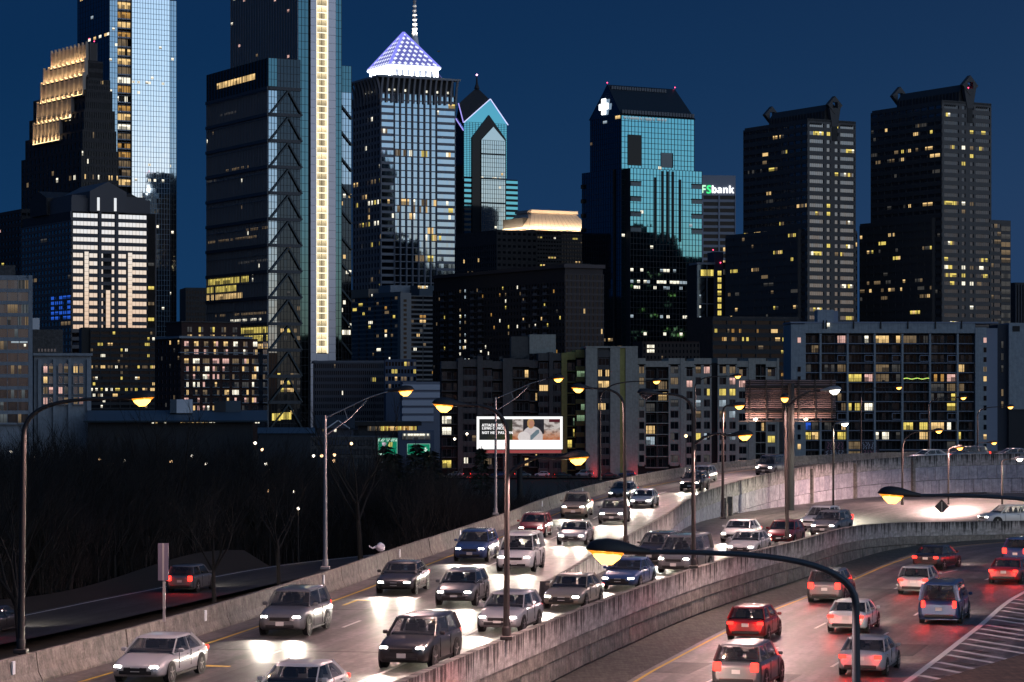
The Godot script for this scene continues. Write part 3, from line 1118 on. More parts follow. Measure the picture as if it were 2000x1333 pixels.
		lamp_light(Vector3(0, hh - r - 0.15, 0), tl, lin(1.0, 0.65, 0.35), 3.0, 0.1)


# ---------------------------------------------------------------- buildings
class Bld:
	# a building on the city grid: x runs along the face turned to the right, -z along the face turned to the left, the near corner at the origin
	var t: Node3D
	var d: float
	var xc: float
	var a: float
	var lits := 0
	var extra: Array = []
	func R(px: float) -> float:
		var k := (px - 1000.0) / 5000.0
		return (k * d - xc) / (cos(a) - k * sin(a))
	func L(px: float) -> float:
		var k := (px - 1000.0) / 5000.0
		return (xc - k * d) / (sin(a) + k * cos(a))
	func H(py: float) -> float:
		return 25.0 + (760.0 - py) / 5000.0 * d
	func f(side: String, u: float, y: float, out: float) -> Vector3:
		# a point on a face: u metres from the near corner, out metres in front of it
		return Vector3(u, y, out) if side == "R" else Vector3(-out, y, -u)


func building(called: String, label: String, category: String, corner: float, d: float, degrees := 30.0) -> Bld:
	var b := Bld.new()
	b.d = d
	b.xc = (corner - 1000.0) / FOCAL * d
	b.a = deg_to_rad(degrees)
	b.t = thing(called, label, category, Vector3(b.xc, CITY, -d), b.a)
	return b


func fbox(s: Shape, b: Bld, side: String, u0: float, u1: float, y0: float, y1: float, o0: float, o1: float) -> void:
	s.span(b.f(side, u0, y0, o0), b.f(side, u1, y1, o1))


func fquad(s: Shape, b: Bld, side: String, u0: float, u1: float, y0: float, y1: float, o: float, tilt := 0.0) -> void:
	# a pane, leaning a little out of true as real panes do
	var j := [0.0, 0.0, 0.0, 0.0]
	if tilt > 0.0:
		var ax := rng.randfn(0.0, tilt) * (u1 - u0) * 0.5
		var ay := rng.randfn(0.0, tilt) * (y1 - y0) * 0.5
		j = [-ax - ay, ax - ay, ax + ay, -ax + ay]
	var p := [b.f(side, u0, y0, o + j[0]), b.f(side, u1, y0, o + j[1]), b.f(side, u1, y1, o + j[2]), b.f(side, u0, y1, o + j[3])]
	if side == "R":
		s.quad(p[0], p[1], p[2], p[3])
	else:
		s.quad(p[1], p[0], p[3], p[2])


func lit(b: Bld, side: String, u0: float, u1: float, y0: float, y1: float, o: float, tone: String, kind := -1) -> void:
	# one lit window
	var k := rng.randi_range(0, 3) if kind < 0 else kind
	if b.lits >= 300:
		return
	b.lits += 1
	var m := MeshInstance3D.new()
	m.name = "lit_window"
	m.mesh = unit_box
	m.material_override = M["lit_%s_%d" % [tone, k]]
	b.t.add_child(m, true)
	m.position = b.f(side, (u0 + u1) / 2, (y0 + y1) / 2, o)
	m.scale = Vector3(u1 - u0, y1 - y0, 0.12) if side == "R" else Vector3(0.12, y1 - y0, u1 - u0)


func pick(mix: Array) -> String:
	return mix[rng.randi_range(0, mix.size() - 1)]


func block(b: Bld, called: String, x0: float, x1: float, y0: float, y1: float, z0: float, z1: float, m: Material) -> MeshInstance3D:
	return obj(called, Shape.new().span(Vector3(x0, y0, z0), Vector3(x1, y1, z1)), m, b.t)


func facade(b: Bld, side: String, u0: float, u1: float, y0: float, y1: float, cols: int, rows: int, o: Dictionary) -> void:
	# Real relief: panes at the back, a band at every floor and a pier between bays in front of them. Windows with a light on are parts of their own.
	var wall: Material = o.get("wall", M.stone_dark)
	var glass: Material = o.get("glass", M.glass_dark)
	var fw: float = o.get("fw", 0.6)
	var fh: float = o.get("fh", 0.55)
	var rec: float = o.get("rec", 0.35)
	var base: float = o.get("out", 0.0)
	var every: int = o.get("every", 1)
	var tilt: float = o.get("tilt", 0.002)
	var p: float = o.get("lit", 0.05)
	var special: Dictionary = o.get("rows", {})
	var mix: Array = o.get("mix", ["warm", "white", "dim"])
	var run: int = o.get("run", 1)
	var only: Array = o.get("cols", [])
	var cw := (u1 - u0) / cols
	var rh := (y1 - y0) / rows
	var panes := Shape.new()
	var bands := Shape.new()
	var piers := Shape.new()
	var gone: float = o.get("below", -1e9)
	for r in rows:
		var yb := y0 + rh * (r + (1.0 - fh) * 0.5)
		var yt := yb + rh * fh
		var top_r := rows - 1 - r
		var pr: float = special.get(top_r, p)
		var on := 0
		for c in cols:
			if not only.is_empty() and not c in only:
				continue
			var w := fw if every == 1 else 1.0
			var a := u0 + cw * (c + (1.0 - w) * 0.5)
			var e := a + cw * w
			fquad(panes, b, side, a, e, yb, yt, base - rec, tilt)
			if on > 0:
				on -= 1
			elif rng.randf() < pr / maxf(1.0, run * 0.6):
				on = rng.randi_range(1, run)
				b.extra = [pick(mix), rng.randi_range(0, 3)]
			if on > 0 and yb > gone:
				var g := cw * 0.06 if every > 1 else 0.0
				if rng.randf() < 0.85:
					lit(b, side, a + g, e - g, yb, yt, base - rec + 0.08, b.extra[0] if rng.randf() < 0.7 else pick(mix), b.extra[1])
	for r in rows + 1:
		var lo := y0 if r == 0 else y0 + rh * (r - (1.0 - fh) * 0.5)
		var hi := y1 if r == rows else y0 + rh * (r + (1.0 - fh) * 0.5)
		fbox(bands, b, side, u0, u1, lo, hi, base - rec - 0.15, base)
	if o.get("piers", true):
		for c in cols + 1:
			if every > 1 and c % every != 0:
				continue
			var w: float = cw * (1.0 - fw) if every == 1 else cw * every * o.get("pw", 0.12)
			var m := u0 + cw * c
			fbox(piers, b, side, maxf(u0, m - w / 2), minf(u1, m + w / 2), y0, y1, base - rec - 0.15, base + o.get("proud", 0.03))
	obj("window_glass", panes, glass, b.t, "stuff")
	obj("floor_band", bands, o.get("band", wall), b.t, "stuff")
	if not piers.v.is_empty():
		obj("pier", piers, o.get("pier", wall), b.t, "stuff")


func curtain(b: Bld, side: String, u0: float, u1: float, y0: float, y1: float, cols: int, rows: int, glass: Material, o := {}) -> void:
	# a glass skin: panes a hair out of plane, thin mullions in front
	var out: float = o.get("out", 0.0)
	var panes := Shape.new()
	var cw := (u1 - u0) / cols
	var rh := (y1 - y0) / rows
	var tilt: float = o.get("tilt", 0.0016)
	for r in rows:
		for c in cols:
			fquad(panes, b, side, u0 + cw * c, u0 + cw * (c + 1), y0 + rh * r, y0 + rh * (r + 1), out, tilt)
	obj("glass_skin", panes, glass, b.t, "stuff")
	var mw: float = o.get("mw", 0.14)
	var mul := Shape.new()
	var vs: int = o.get("vstep", 1)
	var hs: int = o.get("hstep", 1)
	for c in range(0, cols + 1, vs):
		fbox(mul, b, side, u0 + cw * c - mw / 2, u0 + cw * c + mw / 2, y0, y1, out - 0.05, out + o.get("fin", 0.12))
	for r in range(0, rows + 1, hs):
		fbox(mul, b, side, u0, u1, y0 + rh * r - mw / 2, y0 + rh * r + mw / 2, out - 0.05, out + o.get("hfin", 0.08))
	obj("mullion", mul, o.get("frame", M.mullion), b.t, "stuff")
	var p: float = o.get("lit", 0.0)
	if p > 0.0:
		for r in rows:
			var pr: float = o.get("rows", {}).get(rows - 1 - r, p)
			for c in cols:
				if rng.randf() < pr:
					lit(b, side, u0 + cw * (c + 0.08), u0 + cw * (c + 0.92), y0 + rh * (r + 0.25), y0 + rh * (r + 0.75), out + 0.03, pick(o.get("mix", ["warm", "white", "dim"])))


func beacon(b: Bld, p: Vector3) -> void:
	var s := 0.00022 * b.d
	obj("beacon_light", Shape.new().lathe([Vector2(0.02, -s), Vector2(s, -s * 0.5), Vector2(s, s * 0.5), Vector2(0.02, s)], 8, p), M.red_beacon, b.t)


func letters(parent: Node3D, called: String, text: String, size: float, pos: Vector3, turn: float, m: Material, depth := 0.1, face := "Droid Sans") -> MeshInstance3D:
	var tm := TextMesh.new()
	var f := SystemFont.new()
	f.font_names = PackedStringArray([face])
	f.font_weight = 700
	tm.font = f
	tm.font_size = 64
	tm.text = text
	tm.depth = depth
	tm.pixel_size = size / 46.0
	tm.curve_step = 2.0
	var o := obj(called, tm, m, parent)
	o.position = pos
	o.rotation.y = turn
	return o


func build_city() -> void:
	glass_tower_left()
	stepped_tower()
	gabled_office()
	left_row()
	hotel_and_market()
	lit_spine_tower()
	pyramid_tower()
	spire_tower()
	gabled_glass_tower()
	hip_roof_block()
	brown_slab()
	banded_apartments()
	grey_office()
	cross_tower()
	bank_tower()
	twin_towers()
	river_apartments()
	balcony_slab()
	low_buildings()


func glass_tower_left() -> void:
	var b := building("glass_tower", "tall pale blue glass tower with a glowing strip of sky lobbies, far left", "skyscraper", 213, 1600)
	var top := b.H(-70)
	var wl := b.L(150)
	var wr := b.R(347)
	var s1 := b.R(229)
	var s2 := b.R(257)
	var s3 := b.R(331)
	block(b, "core", 0.5, wr - 0.5, 0, top - 0.5, -wl + 0.5, -6, M.roof_dark)
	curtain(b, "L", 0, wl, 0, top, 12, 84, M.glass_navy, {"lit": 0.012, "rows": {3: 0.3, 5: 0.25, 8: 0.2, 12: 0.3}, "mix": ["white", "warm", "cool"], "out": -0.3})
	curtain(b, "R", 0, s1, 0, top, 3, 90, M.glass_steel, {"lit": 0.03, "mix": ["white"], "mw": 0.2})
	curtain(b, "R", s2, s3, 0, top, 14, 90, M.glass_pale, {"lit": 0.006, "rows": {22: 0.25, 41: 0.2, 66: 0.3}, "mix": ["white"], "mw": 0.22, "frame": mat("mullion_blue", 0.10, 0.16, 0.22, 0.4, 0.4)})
	curtain(b, "R", s3 + 0.2, wr, 0, b.H(-10), 3, 84, M.glass_steel, {"lit": 0.02, "mix": ["white"], "mw": 0.2, "out": -2.5})
	block(b, "corner_return", s3, s3 + 0.25, 0, top, -5, 0.05, M.mullion)
	# sky lobbies in the slot: each a bright hall with dark floors between
	var y := b.H(360)
	var step := 18.2 / 5000.0 * b.d
	var floors := Shape.new()
	while y < top:
		var tone: String = pick(["warm", "warm", "white", "amber", "amber", "dim"])
		var h := step * rng.randf_range(0.45, 0.72)
		for k in 5:
			if rng.randf() < 0.9:
				var w := (s2 - s1) / 5.0
				lit(b, "R", s1 + w * (k + 0.04), s1 + w * (k + 0.96), y, y + h, -2.2 - absf(k - 2) * 0.3, tone)
		fbox(floors, b, "R", s1, s2, y - 0.9, y - 0.1, -5, -1.2)
		fbox(floors, b, "R", s1, s2, y + h + 0.4, y + h + 0.6, -5, -1.6)
		y += step
	obj("lobby_floor", floors, M.mullion_pale, b.t, "stuff")
	var posts := Shape.new()
	for k in 4:
		fbox(posts, b, "R", lerpf(s1, s2, k / 3.0) - 0.12, lerpf(s1, s2, k / 3.0) + 0.12, 0, top, -1.4, -1.15)
	obj("slot_mullion", posts, M.mullion, b.t, "stuff")
	block(b, "slot_back", s1, s2, 0, top, -5.6, -5.2, M.roof_dark)


func stepped_tower() -> void:
	var b := building("stepped_tower", "dark granite tower stepping up to rows of floodlit fins at its crown", "skyscraper", 158, 1400, 34)
	# tiers of [left edge, right edge, top, set back]
	var tiers := [[41, 231, 292, 0.0], [44, 229, 252, 1.5], [47, 228, 212, 3.0], [50, 226, 172, 4.5], [62, 224, 150, 6.0], [66, 212, 114, 7.5], [76, 200, 86, 9.0]]
	var y0 := 0.0
	for k in tiers.size():
		var t: Array = tiers[k]
		var wl := b.L(t[0])
		var wr := b.R(t[1])
		var y1 := b.H(t[2])
		var i: float = t[3]
		block(b, "tier", i + 0.4, wr - 0.4, y0, y1, -wl + 0.4, -i - 0.4, M.stone_dark)
		var rows := maxi(2, int((y1 - y0) / 4.2))
		var o := {"wall": M.stone_dark, "fw": 0.5, "fh": 0.6, "rec": 0.3, "out": -i, "lit": 0.03, "mix": ["warm", "white", "dim"], "run": 2, "rows": {}}
		if k == 0:
			o.rows = {3: 0.75, 6: 0.25, 9: 0.2, 0: 0.2}
		elif k == 3:
			o.rows = {2: 0.55}
		facade(b, "R", i, wr, y0, y1, 14, rows, o)
		o.lit = 0.01
		o.rows = {3: 0.3} if k == 0 else {}
		facade(b, "L", i, wl, y0, y1, 14, rows, o)
		y0 = y1 - 0.02
	# ranks of pale fins on the left face, lamps along their feet; each rank lower down is narrower
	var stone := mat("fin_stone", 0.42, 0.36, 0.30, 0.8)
	var ranks := [[77, 158, 80, 112, 9.0], [67, 157, 113, 141, 7.5], [66, 148, 142, 180, 6.0], [63, 130, 181, 222, 4.6], [61, 112, 223, 263, 3.1]]
	for k in ranks.size():
		var r: Array = ranks[k]
		var u1 := b.L(r[0])
		var u0 := maxf(b.L(r[1]), r[4])
		var yt := b.H(r[2])
		var yb := b.H(r[3])
		var out: float = -r[4]
		var n := 9 if k < 3 else 7
		var bays := Shape.new()
		fbox(bays, b, "L", u0, u1, yb, yt, out + 0.1, out + 1.0)
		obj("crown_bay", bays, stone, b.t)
		for c in n + 1:
			var u := lerpf(u0, u1, float(c) / n)
			var fin := Shape.new()
			fbox(fin, b, "L", u - 0.35, u + 0.35, yb - 1.0, yt + 1.2, out + 1.0, out + 2.2)
			obj("crown_fin", fin, stone, b.t)
		var ledge := Shape.new()
		fbox(ledge, b, "L", u0, u1, yb - 1.4, yb - 0.5, out, out + 2.8)
		obj("crown_ledge", ledge, M.stone_dark, b.t)
		var strip := Shape.new()
		fbox(strip, b, "L", u0 + 0.3, u1 - 0.3, yb - 0.45, yb - 0.15, out + 2.3, out + 2.6)
		obj("crown_lamp_strip", strip, glow("strip_warm", 1.0, 0.72, 0.34, 3.0), b.t)
		var al := AreaLight3D.new()
		al.name = "crown_light"
		al.area_size = Vector2(u1 - u0, 0.4)
		al.light_color = lin(1.0, 0.66, 0.34)
		al.light_energy = 400.0
		al.shadow_enabled = true
		b.t.add_child(al, true)
		var p := b.f("L", (u0 + u1) / 2, yb + 0.1, out + 2.9)
		al.position = p
		al.look_at_from_position(b.t.to_global(p), b.t.to_global(b.f("L", (u0 + u1) / 2, yb + 8.0, out + 0.2)), b.t.global_basis * Vector3(-1, 0, 0))
	# the crown's right side is unlit
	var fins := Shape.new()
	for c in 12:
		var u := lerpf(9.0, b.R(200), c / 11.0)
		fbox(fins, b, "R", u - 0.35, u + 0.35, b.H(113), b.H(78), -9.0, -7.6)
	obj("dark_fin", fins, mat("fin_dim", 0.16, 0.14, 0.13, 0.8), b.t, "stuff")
	beacon(b, Vector3(9, b.H(84), -b.L(76)))
	beacon(b, Vector3(9, b.H(70), -9))
	beacon(b, Vector3(b.R(197), b.H(74), -9))


func gabled_office() -> void:
	var b := building("gabled_office", "broad grey office with a stepped gabled top and white glass bands mirroring the sky", "office building", 138, 1120)
	var wl := b.L(40)
	var wr := b.R(306)
	var h := b.H(412)
	var stone: Material = M.stone_dark
	block(b, "body", 0.6, wr - 0.6, 0, h, -wl + 0.6, -0.6, stone)
	# left face: dim bands
	facade(b, "L", 0, wl, 0, b.H(430), 15, 34, {"wall": mat("granite_grey", 0.10, 0.092, 0.10, 0.6), "glass": M.glass_grey, "fh": 0.55, "fw": 0.86, "rec": 0.3, "lit": 0.02, "run": 3, "mix": ["dim", "yellow", "faint"], "rows": {8: 0.3}})
	# right face: bright mirror glass in two piers' rhythm
	var w1 := b.R(286)
	var piers := [b.R(194), b.R(227)]
	var bands := Shape.new()
	var glass := Shape.new()
	var rows := 17
	var yt := b.H(416)
	var pitch := 15.6 / 5000.0 * b.d
	for r in 24:
		var y := yt - r * pitch
		if y < 2:
			break
		for seg in ([[1.0, piers[0] - 0.8], [piers[0] + 1.0, piers[1] - 0.8], [piers[1] + 1.0, w1]] if r < 5 else [[1.0, b.R(162)], [b.R(174), b.R(190)], [b.R(196), b.R(201)], [b.R(218), b.R(223)], [b.R(229), b.R(246)], [b.R(258), w1]]):
			var n := maxi(1, int((seg[1] - seg[0]) / 1.5))
			for c in n:
				var cw: float = (seg[1] - seg[0]) / n
				fquad(glass, b, "R", seg[0] + cw * c + 0.06, seg[0] + cw * (c + 1) - 0.06, y - pitch * 0.52, y, -0.25, 0.0012)
	for col in [[164, 172, 491, 780], [206, 214, 566, 780], [249, 257, 491, 780]]:
		for r in 60:
			var y := b.H(col[2]) - r * 1.75
			if y < 2:
				break
			fquad(glass, b, "R", b.R(col[0]), b.R(col[1]), y - 1.65, y, 0.35, 0.001)
	obj("mirror_glass", glass, M.glass_mirror, b.t, "stuff")
	fbox(bands, b, "R", 0, wr, 0, h, -0.9, -0.6)
	for u in piers:
		fbox(bands, b, "R", u - 0.6, u + 0.8, b.H(640), h, -0.5, 0.3)
	for r in 24:
		var y := yt - r * pitch
		fbox(bands, b, "R", 0, w1 + 0.4, y - pitch + 0.04, y - pitch * 0.52 - 0.04, -0.6, 0.0)
	obj("spandrel", bands, M.granite_grey, b.t, "stuff")
	for r in range(6, 24):
		if rng.randf() < 0.5:
			lit(b, "R", b.R(287) + 0.5, b.R(300), yt - r * pitch - pitch * 0.4, yt - r * pitch, 0.05, pick(["dim", "yellow", "faint"]))
	# the gabled attic
	block(b, "attic", b.R(142), b.R(296), h, b.H(385), -wl * 0.8, -2.0, M.granite_grey)
	block(b, "attic", b.R(146), b.R(290), b.H(385), b.H(379), -wl * 0.7, -4.0, M.granite_grey)
	var g0 := b.R(174)
	var g1 := b.R(246)
	var gm := (g0 + g1) / 2
	obj("gable", Shape.new().prism([Vector2(g0, h), Vector2(g1, h), Vector2(g1, b.H(372)), Vector2(gm, b.H(352)), Vector2(g0, b.H(372))], Vector3(0, 0, 0.6), Vector3.RIGHT, Vector3.UP, Vector3(0, 0, -wl * 0.5)), M.granite_grey, b.t)
	obj("gable", Shape.new().prism([Vector2(b.R(248), h), Vector2(b.R(292), h), Vector2(b.R(284), b.H(382)), Vector2(b.R(262), b.H(370)), Vector2(b.R(248), b.H(382))], Vector3(0, 0, -6), Vector3.RIGHT, Vector3.UP, Vector3(0, 0, -wl * 0.5)), M.stone_dark, b.t)
	for u in [188, 221]:
		var s := Shape.new()
		fquad(s, b, "R", b.R(u), b.R(u + 5), h + 0.5, b.H(384), 0.7)
		obj("gable_window", s, M.glass_mirror, b.t)
	var l0 := wl * 0.45
	var l1 := wl * 0.78
	obj("gable", Shape.new().prism([Vector2(l0, h), Vector2(l1, h), Vector2(l1, b.H(378)), Vector2((l0 + l1) / 2, b.H(362)), Vector2(l0, b.H(378))], Vector3(-0.6, 0, 0), Vector3(0, 0, -1), Vector3.UP, Vector3(wr * 0.5, 0, 0)), M.stone_dark, b.t)
	# blue show lights in a few floors of the left face
	for r in 5:
		for c in 5:
			if rng.randf() < 0.75:
				var u := b.L(137 - c * 8)
				lit(b, "L", u, u + 3.4, b.H(583 + r * 10), b.H(577 + r * 10), 0.12, "blue")
	# the wing on its left
	var v := building("office_wing", "low dark office wing at the left edge behind the concrete slab", "office building", 40, 1180)
	block(v, "body", 0.5, 40, 0, v.H(408), -60, -0.5, M.stone_dark)
	facade(v, "L", 0, v.L(-60), 0, v.H(412), 16, 34, {"wall": M.stone_dark, "fh": 0.4, "fw": 0.8, "rec": 0.3, "lit": 0.04, "run": 3, "mix": ["yellow", "dim", "pink"], "rows": {7: 0.2, 8: 0.5}})
	facade(v, "R", 0, 30, 0, v.H(412), 10, 34, {"wall": M.stone_dark, "fh": 0.4, "fw": 0.8, "rec": 0.3, "lit": 0.0})


func left_row() -> void:
	# concrete slab office at the left edge: wide windows in every floor
	var b := building("slab_office", "grey concrete office slab with full-width windows, cut by the left edge", "office building", -70, 700, 12)
	var wr := b.R(63)
	var h := b.H(537)
	block(b, "body", 0, wr, 0, h, -22, -0.9, M.concrete_grey)
	var ew := b.R(55)
	facade(b, "R", 0, ew, b.H(830), b.H(543), 18, 12, {"wall": M.concrete_grey, "glass": M.glass_grey, "every": 3, "pw": 0.05, "fh": 0.70, "rec": 0.5, "lit": 0.3, "run": 3, "mix": ["pale", "pale", "faint", "pale", "dim"], "rows": {5: 0.6}})
	block(b, "end_pier", ew, wr, 0, h, -0.9, 0.05, M.concrete_grey)
	lit(b, "R", b.R(21), b.R(53), b.H(670), b.H(667), 0.1, "cool", 0)
	lit(b, "R", b.R(46), b.R(50), b.H(677), b.H(672), 0.1, "white", 0)
	block(b, "roof_box", b.R(-20), b.R(30), h, h + 3, -16, -6, M.concrete_dark)
	# old stone building with arched windows
	var o := building("stone_building", "old grey stone building with pairs of arched windows beside the slab office", "building", 66, 720, 14)
	var ow := o.R(178)
	var oh := o.H(695)
	block(o, "body", 0, ow, 0, oh, -26, -0.6, M.concrete_grey)
	block(o, "cornice", -0.3, ow + 0.3, oh, oh + 0.7, -26, 0.6, M.concrete_grey)
	block(o, "attic", 0, o.R(125), oh, o.H(643), -20, -5, M.concrete_dark)
	block(o, "roof_box", o.R(66), o.R(80), o.H(643), o.H(620), -18, -8, M.metal_white)
	for c in 3:
		var u0 := o.R(84 + c * 29.5)
		for k in 2:
			var a := u0 + k * 1.55
			for r in 4:
				var y := o.H(729 + r * 20.5)
				var fr := Shape.new()
				fbox(fr, o, "R", a - 0.12, a, y, y + 2.2, -0.7, 0.02)
				fbox(fr, o, "R", a + 1.2, a + 1.32, y, y + 2.2, -0.7, 0.02)
				fbox(fr, o, "R", a - 0.12, a + 1.32, y - 0.2, y, -0.7, 0.12)
				obj("window_frame", fr, M.concrete_grey, o.t)
				if r == 0:
					var arch := []
					for q in 9:
						arch.append(Vector2(a + 0.6 + cos(PI * q / 8.0) * 0.6, y + 2.0 + sin(PI * q / 8.0) * 0.75))
					obj("arch_window", Shape.new().prism(arch, Vector3(0, 0, -0.48), Vector3.RIGHT, Vector3.UP, Vector3(0, 0, -0.05)), M.glass_grey, o.t)
				var s := Shape.new()
				fquad(s, o, "R", a, a + 1.2, y, y + 2.0, -0.5, 0.004)
				obj("window_pane", s, M.glass_grey, o.t)
				if rng.randf() < 0.62:
					lit(o, "R", a + 0.08, a + 1.12, y + 0.1, y + 1.9, -0.42, pick(["dim", "warm", "faint", "faint", "pink"]))
		block(o, "pilaster", u0 - 1.5, u0 - 0.7, 4, oh - 1.0, -0.6, 0.35, M.concrete_grey)
		for k in 6:
			block(o, "attic_window", u0 + k * 0.9 - 1.2, u0 + k * 0.9 - 0.7, oh + 1.2, oh + 2.0, -4.99, -4.9, M.glass_grey) if c == 0 else null
	block(o, "pilaster", ow - 1.3, ow - 0.5, 4, oh - 1.0, -0.6, 0.35, M.concrete_grey)
	# black office with two bright floors
	var k := building("black_office", "black office block with two floors of bright yellow windows above the curved lamp", "office building", 176, 860, 14)
	var kw := k.R(302)
	block(k, "body", 0, kw, 0, k.H(640), -40, -0.7, M.roof_dark)
	facade(k, "R", 0, kw, k.H(800), k.H(645), 26, 14, {"wall": M.roof_dark, "every": 4, "pw": 0.08, "fh": 0.5, "rec": 0.5, "lit": 0.06, "run": 2, "mix": ["yellow", "warm", "white", "dim"], "rows": {6: 0.95, 10: 0.97, 8: 0.15, 9: 0.2, 3: 0.12}})
	block(k, "stair_tower", k.R(159), k.R(176), k.H(800), k.H(640), -12, -1.0, M.black)
	# an unlit block in the gap beside the lit-spine tower
	var g := building("far_block", "small unlit grey block in the gap left of the lit-spine tower", "building", 362, 1500, 14)
	block(g, "body", 0, g.R(406), 0, g.H(562), -30, -0.5, M.concrete_dark)
	facade(g, "R", 0, g.R(406), 0, g.H(566), 8, 26, {"wall": M.concrete_dark, "fw": 0.5, "lit": 0.01})


func hotel_and_market() -> void:
	var b := building("brick_hotel", "old brick hotel with rows of pink and yellow lit windows and a stone cornice", "hotel", 352, 1040, 27)
	var wl := b.L(296)
	var wr := b.R(505)
	var h := b.H(661)
	block(b, "body", 0.3, wr - 0.3, 0, h, -wl, -0.5, M.brick_dark)
	block(b, "cornice", -0.8, wr - 3.0, h, h + 0.9, -wl, 0.9, M.concrete_grey)
	block(b, "stone_belt", -0.2, wr + 0.2, b.H(690), b.H(688), -2, 0.25, M.concrete_grey)
	var up0 := b.R(364)
	var up1 := b.R(480)
	block(b, "upper_block", up0, up1, h, b.H(629), -wl * 0.7, -6, M.brick_dark)
	block(b, "upper_cornice", up0 - 0.4, up1 + 0.4, b.H(629), b.H(627), -wl * 0.72, -5.5, M.concrete_dark)
	facade(b, "R", 0, wr, b.H(815), b.H(692), 9, 8, {"wall": M.brick_dark, "fw": 0.001, "fh": 0.55, "rec": 0.4, "lit": 0.0, "piers": false})
	var stone: Material = M.concrete_grey
	# windows in threes, each one built
	for r in 10:
		for c in 9:
			var u := b.R(364 + c * 19.2)
			var y := b.H(676 + r * 15.4 + (3 if r > 1 else 0))
			var n := 2 if r < 2 or c == 0 or c == 8 else 3
			var p := clampf(1.05 - r * 0.075 - c * 0.05, 0.1, 1.0)
			var tone: String = pick(["pink", "pink", "white", "warm", "dim"]) if c < 5 else pick(["dim", "faint", "warm", "white"])
			for k in n:
				var a := u - n * 0.5 * 0.95 + k * 0.95
				if rng.randf() < p:
					lit(b, "R", a, a + 0.78, y, y + 1.9, 0.06, tone if rng.randf() < 0.75 else pick(["pink", "warm", "faint"]))
				else:
					var s := Shape.new()
					fquad(s, b, "R", a, a + 0.78, y, y + 1.9, 0.04)
					obj("window_pane", s, M.glass_grey, b.t)
			var sill := Shape.new()
			fbox(sill, b, "R", u - n * 0.5 - 0.1, u + n * 0.5, y - 0.3, y - 0.05, 0, 0.22)
			obj("window_sill", sill, stone, b.t)
	for c in 5:
		for k in 2:
			var a := lerpf(up0 + 2.5, up1 - 3.5, c / 4.0) + k * 1.1
			lit(b, "R", a, a + 0.75, b.H(648), b.H(638), -5.9, pick(["dim", "faint", "yellow"]))
			lit(b, "R", a, a + 0.75, b.H(657), b.H(653), -5.9, pick(["dim", "warm", "faint"]))
	facade(b, "L", 0, wl, b.H(815), h, 7, 10, {"wall": M.brick_dark, "fw": 0.4, "fh": 0.5, "rec": 0.25, "lit": 0.12, "mix": ["dim", "warm", "faint"]})
	# the low market hall with its long roof
	var m := building("market_hall", "long low hall with a blue-grey roof and a string of small lights", "hall", 170, 700, 6)
	var mw := m.R(522)
	var e := m.H(822)
	block(m, "body", 0, mw - 4, 0, e - 0.6, -30, -1.5, M.roof_dark)
	obj("roof", Shape.new().prism([Vector2(1.5, e), Vector2(1.2, e - 0.5), Vector2(-31, e - 0.5), Vector2(-31, e + 1), Vector2(-15, m.H(803))], Vector3(-1, 0, 0), Vector3(0, 0, 1), Vector3.UP, Vector3(mw + 1, 0, 0)), M.slate_blue, m.t)
	block(m, "roof_box", m.R(330), m.R(343), m.H(808), m.H(781), -14, -8, M.slate_blue)
	block(m, "roof_box", m.R(343), m.R(374), m.H(808), m.H(781), -14, -8, M.metal_white)
	block(m, "roof_box", m.R(417), m.R(440), m.H(806), m.H(785), -18, -12, M.roof_dark)
	block(m, "roof_box", m.R(440), m.R(470), m.H(806), m.H(784), -18, -12, M.slate_blue)
	for k in 24:
		var u := m.R(352 + k * 2.8)
		if k % 3 != 1:
			lit(m, "R", u, u + 0.42, m.H(826.5), m.H(823.5), -1.3, pick(["white", "warm", "dim"]))
	for px in [296, 303, 320, 498, 503]:
		lit(m, "R", m.R(px), m.R(px) + 0.5, m.H(828), m.H(825), -1.3, pick(["warm", "white"]))


